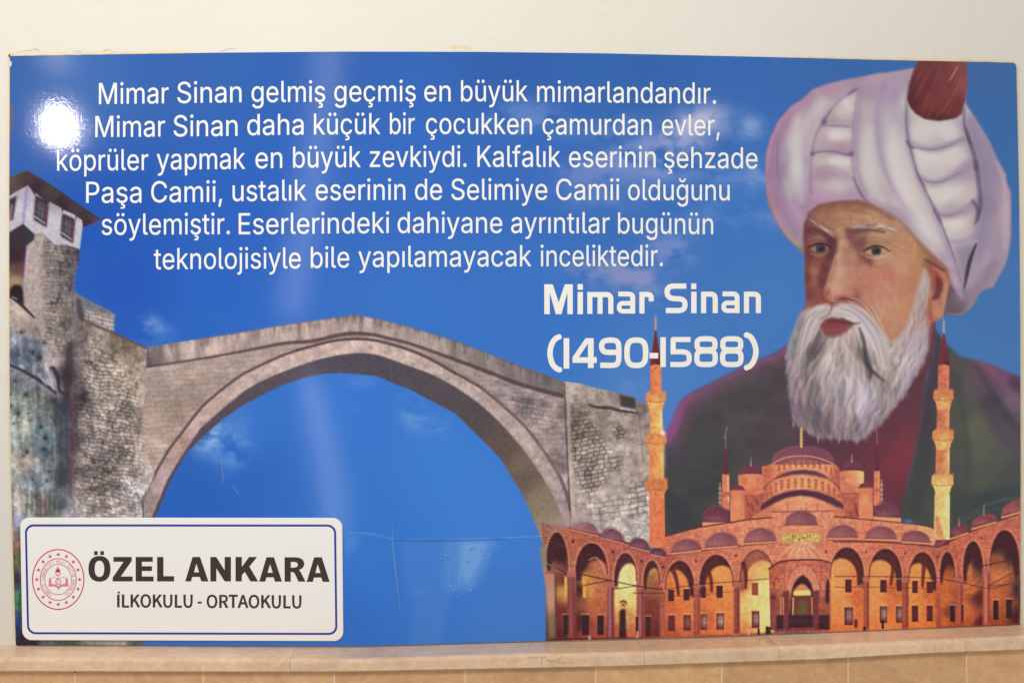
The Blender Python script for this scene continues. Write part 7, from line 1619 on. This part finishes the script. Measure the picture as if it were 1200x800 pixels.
# wear of the film: a crease, blisters and scratches
def art_at(x, y):
    j, i = np.clip((np.asarray(y) * S).astype(int), 0, PH - 1), np.clip((np.asarray(x) * S).astype(int), 0, PW - 1)
    return ALB[j, i]
def ridge(name, pts, w, h):
    p = smooth(pts, 8, False); n = len(p)
    t = np.gradient(p, axis=0); nn = np.stack([-t[:, 1], t[:, 0]], 1); nn /= np.linalg.norm(nn, axis=1)[:, None]
    V, C = [], []
    for k, yy_ in ((-1, 0), (-.4, .8), (0, 1), (.4, .8), (1, 0)):
        q = p + nn * (w / 2 * k); V.append(at(q[:, 0], q[:, 1], Y_FRONT - .0002 - h * yy_ * 1.0)); C.append(art_at(q[:, 0], q[:, 1]))
    F = np.array([(k * n + i, k * n + i + 1, (k + 1) * n + i + 1, (k + 1) * n + i) for k in range(4) for i in range(n - 1)], np.int32)
    V = np.concatenate(V)
    a = np.cross(V[F[0][1]] - V[F[0][0]], V[F[0][3]] - V[F[0][0]])
    if a[1] > 0: F = F[:, ::-1]
    return add_mesh(name, V, F, M_PRINT, poster, np.concatenate(C), None, True)
ridge('film_crease', [(403, 624), (425, 624.5), (445, 627), (460, 631.5), (500, 632.5), (545, 632.5), (590, 630.5), (630, 628.5), (652, 628)], 2.2, .0007)
M_SCR = make_ink('scratched_film', (.20, .29, .47), False, .4)
def scratch(pts, w=.7, mat=None):
    p = smooth(pts, 5, False) if len(pts) > 2 else np.array(pts, float)
    t = np.gradient(p, axis=0); nn = np.stack([-t[:, 1], t[:, 0]], 1); nn /= np.linalg.norm(nn, axis=1)[:, None] + 1e-9
    n = len(p); ww = w / 2 * np.sin(np.linspace(.25, np.pi - .25, n))[:, None]
    V = np.concatenate([at(*(p + nn * ww).T, Y_FRONT - .0004), at(*(p - nn * ww).T, Y_FRONT - .0004)])
    F = np.array([(i, i + 1, n + i + 1, n + i) for i in range(n - 1)], np.int32)
    a = np.cross(V[F[0][1]] - V[F[0][0]], V[F[0][3]] - V[F[0][0]])
    if a[1] > 0: F = F[:, ::-1]
    return add_mesh('scratch', V, F, mat or M_SCR, poster)
for pts, w in [([(459.5, 612), (460, 632), (462, 655), (466, 690), (469.5, 718)], .9), ([(259, 533), (260, 545), (261, 556), (261.5, 566)], .7), ([(271, 567), (276, 573), (280, 580)], .7), ([(281, 577), (284, 583)], .7), ([(249, 371), (255, 375)], .8), ([(288, 376), (294, 380)], .7), ([(262, 381), (272, 386)], .5),
               ([(194, 434), (199, 440)], .8), ([(413, 477), (419, 482)], 1.6), ([(593, 630), (598, 628)], 2.0), ([(619, 649), (640, 659), (660, 672)], .7), ([(504, 351), (509, 350)], .7), ([(533, 345), (537, 345)], .7), ([(388, 82), (393, 85)], .9), ([(868, 105), (871, 109)], .7), ([(131, 309), (133, 306)], .8), ([(383, 589), (397, 589)], .6), ([(640, 632), (662, 640)], .5)]:
    scratch(pts, w)
M_DSCR = make_ink('dark_nick', (.06, .08, .14), False, .5)
for pts, w in [([(411, 731), (416, 730.5)], 1.3), ([(385, 81), (390, 85)], .8), ([(426, 487), (429, 488)], .7)]:
    scratch(pts, w, M_DSCR)
def blister(x, y, r, h):
    th = np.linspace(0, 2 * np.pi, 17)[:-1]
    V, C = [], []
    for k in (1, .75, .45):
        V.append(at(x + r * k * np.cos(th), y + r * k * np.sin(th), Y_FRONT - .0002 - h * (1 - k * k))); C.append(art_at(x + r * k * np.cos(th), y + r * k * np.sin(th)))
    V.append(at(np.array([x]), np.array([y]), Y_FRONT - .0002 - h)); C.append(art_at(np.array([x]), np.array([y])))
    F = [(k * 16 + i, k * 16 + (i + 1) % 16, (k + 1) * 16 + (i + 1) % 16, (k + 1) * 16 + i) for k in range(2) for i in range(16)] + [(32 + i, 32 + (i + 1) % 16, 48) for i in range(16)]
    o = add_mesh('air_blister', np.concatenate(V), F, M_PRINT, poster, np.concatenate(C), None, True)
    bm = bmesh.new(); bm.from_mesh(o.data); bmesh.ops.recalc_face_normals(bm, faces=bm.faces)
    f0 = bm.faces[:][0]
    if f0.normal.y > 0: bmesh.ops.reverse_faces(bm, faces=bm.faces)
    bm.to_mesh(o.data); bm.free()
rb = random.Random(5)
for (x, y) in [(515, 616), (503, 602), (498, 588), (520, 642), (526, 649), (533, 646), (541, 639), (548, 643), (554, 650), (560, 641), (568, 636), (535, 662), (528, 668), (541, 672), (549, 664), (550, 678), (557, 690), (565, 667), (516, 684), (504, 676), (491, 686), (480, 690), (488, 682), (530, 697), (489, 704), (564, 686), (570, 644), (551, 652), (544, 657), (522, 654)]:
    blister(x, y, rb.uniform(1.1, 2.6), rb.uniform(.0003, .0007))
# dried glue along the trimmed edge and at the top left corner
def glue_strip(pts, w, jit, seed, mat, name, y=-.0006):
    r = random.Random(seed)
    p = smooth(pts, 14, False) if len(pts) > 2 else np.linspace(pts[0], pts[1], 60)
    n = len(p)
    t = np.gradient(p, axis=0); nn = np.stack([-t[:, 1], t[:, 0]], 1); nn /= np.linalg.norm(nn, axis=1)[:, None] + 1e-9
    a = np.array([w * (.5 + jit * (r.random() - .5)) for _ in range(n)])[:, None]; b = np.array([w * (.5 + jit * (r.random() - .5)) for _ in range(n)])[:, None]
    V = np.concatenate([at(*(p + nn * a).T, y), at(*(p - nn * b).T, y)])
    F = np.array([(i, i + 1, n + i + 1, n + i) for i in range(n - 1)], np.int32)
    q = np.cross(V[F[0][1]] - V[F[0][0]], V[F[0][3]] - V[F[0][0]])
    if q[1] > 0: F = F[:, ::-1]
    return add_mesh(name, V, F, mat, poster)
glue_strip([(10.2, 64), (9.8, 180), (9.6, 300), (10.4, 460), (12, 560), (14, 640), (17.3, 750)], 2.2, .9, 1, M_GLUE, 'dried_glue')
glue_strip([(10, 64.2), (60, 63.6), (130, 62.4), (220, 61)], 2.6, 1.4, 2, M_GLUE, 'dried_glue')
glue_strip([(930, 67.2), (1000, 68.6), (1080, 70.4), (1150, 71.6), (1189, 73)], 2.0, 1.2, 3, M_GLUE, 'dried_glue')
glue_strip([(1192.5, 76), (1195, 180), (1197.2, 400), (1197.6, 560), (1197.2, 728)], 1.8, .8, 4, M_GLUE, 'dried_glue')
for pts in [[(18, 62), (28, 60), (38, 58.4), (44, 57), (48, 61)], [(258, 60), (270, 57), (276, 58)], [(120, 61), (126, 58), (133, 61)], [(86, 61), (92, 60), (98, 62)], [(40, 58), (46, 60)]]:
    glue_strip(pts, .45, 1, 6, M_SMUDGE, 'glue_string', -.0009)
glue_strip([(528, 56), (540, 55), (552, 57)], 3, 1.4, 8, M_GLUE, 'dried_glue')
glue_strip([(12.2, 72), (12.6, 75), (12.2, 78)], 1.8, .6, 9, make_ink('torn_paper', (.8, .79, .77), False, .7), 'torn_corner', Y_FRONT - .0006)

# ---------------------------------------------------------------- the school sign
sign = empty('school_sign', 'white plastic sign with blue border and round red emblem over the lower poster corner', 'sign')
def rquad(q, rx, ry, n=8):
    """rounded quadrilateral: corners TL TR BR BL, radii in layout units"""
    q = np.array(q, float)
    W_, H_ = np.hypot(*(q[1] - q[0])), np.hypot(*(q[3] - q[0]))
    a, b = rx / W_, ry / H_
    uv = []
    for cx, cy, t0 in ((a, b, np.pi), (1 - a, b, 1.5 * np.pi), (1 - a, 1 - b, 0), (a, 1 - b, .5 * np.pi)):
        for k in range(n + 1):
            t = t0 + k / n * np.pi / 2
            uv.append((cx + a * np.cos(t), cy + b * np.sin(t)))
    uv = np.array(uv)
    u, v = uv[:, :1], uv[:, 1:]
    return q[0] * (1 - u) * (1 - v) + q[1] * u * (1 - v) + q[2] * u * v + q[3] * (1 - u) * v
Y_SIGN = -.0105
plate = slab_from('plate', rquad([(23.2, 606.2), (401, 606.6), (402.4, 750.9), (26, 749.8)], 11, 11), Y_SIGN, Y_FRONT - .0012, M_PLATE, sign, .0012)
outer = rquad([(29, 614), (393.8, 614.2), (395.4, 743.4), (31.8, 742.6)], 10, 10); inner = rquad([(31.4, 616.5), (391.4, 616.6), (393, 741), (34.1, 740.2)], 8, 8)
Y_INK = Y_SIGN - .0003
flat('border_line', [pos_w(outer), neg_w(inner)], Y_INK, M_BLUE, sign)
# big name
Z3 = lambda r: np.asarray(r, float) / 8 + np.array([95, 640])
Z4 = lambda r: np.asarray(r, float) / 8 + np.array([240, 640])
G = []
G.append([pos_w(loop(172, 208, 103, 120, 2.35, 40)), neg_w(loop(172, 208, 45, 76, 2.3, 36)), rect(122, 43, 156, 79), rect(180, 43, 215, 79)])
G.append([pos_w([(303, 97), (475, 97), (475, 134), (372, 280), (484, 280), (484, 326), (296, 326), (296, 290), (398, 142), (303, 142)])])
G.append([pos_w([(512, 97), (672, 97), (672, 142), (570, 142), (570, 184), (665, 184), (665, 228), (570, 228), (570, 280), (680, 280), (680, 326), (512, 326)])])
G.append([pos_w([(713, 97), (772, 97), (772, 277), (872, 277), (872, 326), (713, 326)])])
G.append([pos_w([(1045, 97), (1115, 97), (1194, 326), (1128, 326), (1113, 284), (1042, 284), (1030, 326), (976, 326)]), neg_w([(1080, 160), (1106, 241), (1058, 241)])])
H = []
H.append([pos_w([(52, 97), (107, 97), (186, 222), (186, 97), (245, 97), (245, 326), (186, 326), (108, 203), (108, 326), (52, 326)])])
H.append([pos_w([(288, 97), (347, 97), (347, 190), (415, 97), (490, 97), (418, 188), (500, 326), (428, 326), (374, 236), (347, 268), (347, 326), (288, 326)])])
H.append([pos_w([(578, 100), (648, 100), (724, 328), (658, 328), (645, 288), (578, 288), (566, 328), (510, 328)]), neg_w([(612, 165), (637, 245), (588, 245)])])
H.append([pos_w([(748, 100), (850, 100), (890, 106), (918, 122), (932, 150), (930, 178), (915, 202), (882, 220), (898, 236), (910, 260), (945, 328), (878, 328), (850, 268), (840, 248), (824, 239), (806, 238), (806, 328), (748, 328)]), neg_w([(806, 143), (840, 143), (860, 148), (871, 160), (871, 180), (860, 192), (840, 197), (806, 197)])])
H.append([pos_w([(1025, 100), (1097, 100), (1170, 330), (1105, 330), (1092, 290), (1024, 290), (1012, 330), (955, 330)]), neg_w([(1058, 165), (1085, 247), (1036, 247)])])
flat('name_lettering', None, Y_INK, M_DARK, sign, [[Z3(r) for r in g] for g in G] + [[Z4(r) for r in g] for g in H])
g = set_word(CAPS, 'ILKOKULU', 137.8, 225.3, 711, 711.2, 14.9, CAPS_CAP, .42) + set_word(CAPS, '-', 231.6, 236.4, 711.2, 711.2, 14.9, CAPS_CAP, .3) + set_word(CAPS, 'ORTAOKULU', 242.5, 352.8, 711.6, 712, 14.9, CAPS_CAP, .42)
g.append([rect(137.9, 692.6, 140.5, 694.8)])
flat('school_lettering', None, Y_INK, M_DARK, sign, g)
# round emblem
ex, ey = 68.2, 678.5
em = bpy.data.objects.new('emblem', None); COL.objects.link(em); em.parent = sign
def ell(rx, ry, n=64):
    th = np.linspace(0, 2 * np.pi, n + 1)[:-1]
    return np.stack([ex + rx * np.cos(th), ey + ry * np.sin(th)], 1)
def ring_piece(rx, ry, w):
    flat('ring', [pos_w(ell(rx + w / 2, ry + w / 2)), neg_w(ell(rx - w / 2, ry - w / 2))], Y_INK, M_RED, em)
ring_piece(30.1, 35, 1.3); ring_piece(21.1, 24.4, .9); ring_piece(15.6, 17.8, .65)
star0 = None
for k in range(16):
    t = 2 * np.pi * k / 16 - np.pi / 2
    cx, cy = ex + 25.1 * np.cos(t), ey + 29.2 * np.sin(t)
    a = np.arange(10) * np.pi / 5 - np.pi / 2
    rr = np.where(np.arange(10) % 2 == 0, 2.5, 1.1)
    flat('star', [pos_w(np.stack([cx + rr * np.cos(a), cy + rr * np.sin(a)], 1))], Y_INK, M_RED, em)
word = 'TURKIYE CUMHURIYETI MILLI EGITIM BAKANLIGI'
gl = []
for k, ch in enumerate(word):
    if ch == ' ':
        continue
    t = R(118) + R(304) * k / (len(word) - 1)
    cx, cy = ex + 18.2 * np.cos(t), ey + 20.9 * np.sin(t)
    tx, ty = -18.2 * np.sin(t), 20.9 * np.cos(t); L = math.hypot(tx, ty); tx, ty = tx / L, ty / L
    adv, rings = CAPS[ch]
    w_ = max(r[:, 0].max() for r in rings); s = 3.4 / CAPS_CAP
    gg = []
    for r in rings:
        X, Y = (r[:, 0] - w_ / 2) * s * .8, (r[:, 1] - CAPS_CAP / 2) * s
        gg.append(np.stack([cx + X * tx + Y * ty, cy + X * ty - Y * tx], 1))
    for dx, dy, rw in {1: [(-50, 0, 42), (50, 0, 42)], 4: [(0, 0, 46)], 14: [(0, 0, 46)], 18: [(0, 0, 46)], 21: [(0, 0, 46)], 24: [(0, 10, 110)], 27: [(0, 10, 110)], 28: [(0, 0, 46)], 30: [(0, 0, 46)], 40: [(0, 10, 110)]}.get(k, []):
        X = (np.array([dx - rw / 2, dx + rw / 2, dx + rw / 2, dx - rw / 2])) * s * .8; Y = (CAPS_CAP * .5 + 40 + dy + np.array([0, 0, 40, 40])) * s
        gg.append(np.stack([cx + X * tx + Y * ty, cy + X * ty - Y * tx], 1)[::-1])
    gl.append(gg)
flat('ring_lettering', None, Y_INK, M_RED, em, gl)
E8 = lambda r: np.asarray(r, float) / 8 + np.array([20, 630])
flat('flame', [pos_w(smooth(E8([(381, 268), (392, 290), (404, 300), (402, 318), (383, 323), (362, 318), (361, 302), (371, 292)]), 4))], Y_INK, M_RED, em)
flat('torch', [E8(r) for r in path_rings([(360, 322), (366, 342), (383, 352), (400, 342), (408, 322)], 7) + path_rings([(383, 352), (384, 376)], 6)], Y_INK, M_RED, em)
flat('open_book', [E8(r) for r in [pos_w([(300, 378), (318, 372), (322, 430), (350, 432), (372, 440), (386, 452), (402, 440), (425, 432), (452, 430), (456, 372), (474, 378), (482, 455), (430, 452), (402, 462), (388, 490), (374, 462), (346, 452), (294, 455)])]], Y_INK, M_REDP, em)
flat('page_edge', [E8(r) for r in path_rings([(318, 372), (345, 366), (370, 376), (384, 386), (400, 376), (425, 366), (456, 372)], 4)], Y_INK, M_REDP, em)
flat('crescent_disc', [E8(r) for r in path_rings(loop(386, 408, 24, 27, 2, 28), 6, True) + path_rings(loop(384, 408, 9, 10, 2, 18)[2:-2], 4)], Y_INK - .0001, M_RED, em)
print('parts', len(PARTS))

# scuffs on the face of the ledge
M_SCUFF = make_ink('scuffed_stone', tuple(lin((200, 172, 144))), False, .6)
for pts, w in [([(618, 771), (626, 769.5), (634, 769.5), (640, 768.5)], 1.2), ([(635, 770), (634, 774), (635, 780)], .9), ([(648, 774), (654, 772), (660, 768)], 1.1), ([(652, 775), (660, 776), (668, 776.5)], 1.6), ([(670.6, 768), (670.4, 779)], .5), ([(642, 773), (648, 775)], 2)]:
    glue_strip(pts, w, 1.2, 11, M_SCUFF, 'scuff_mark', LEDGE_Y - .0004).parent = ledge
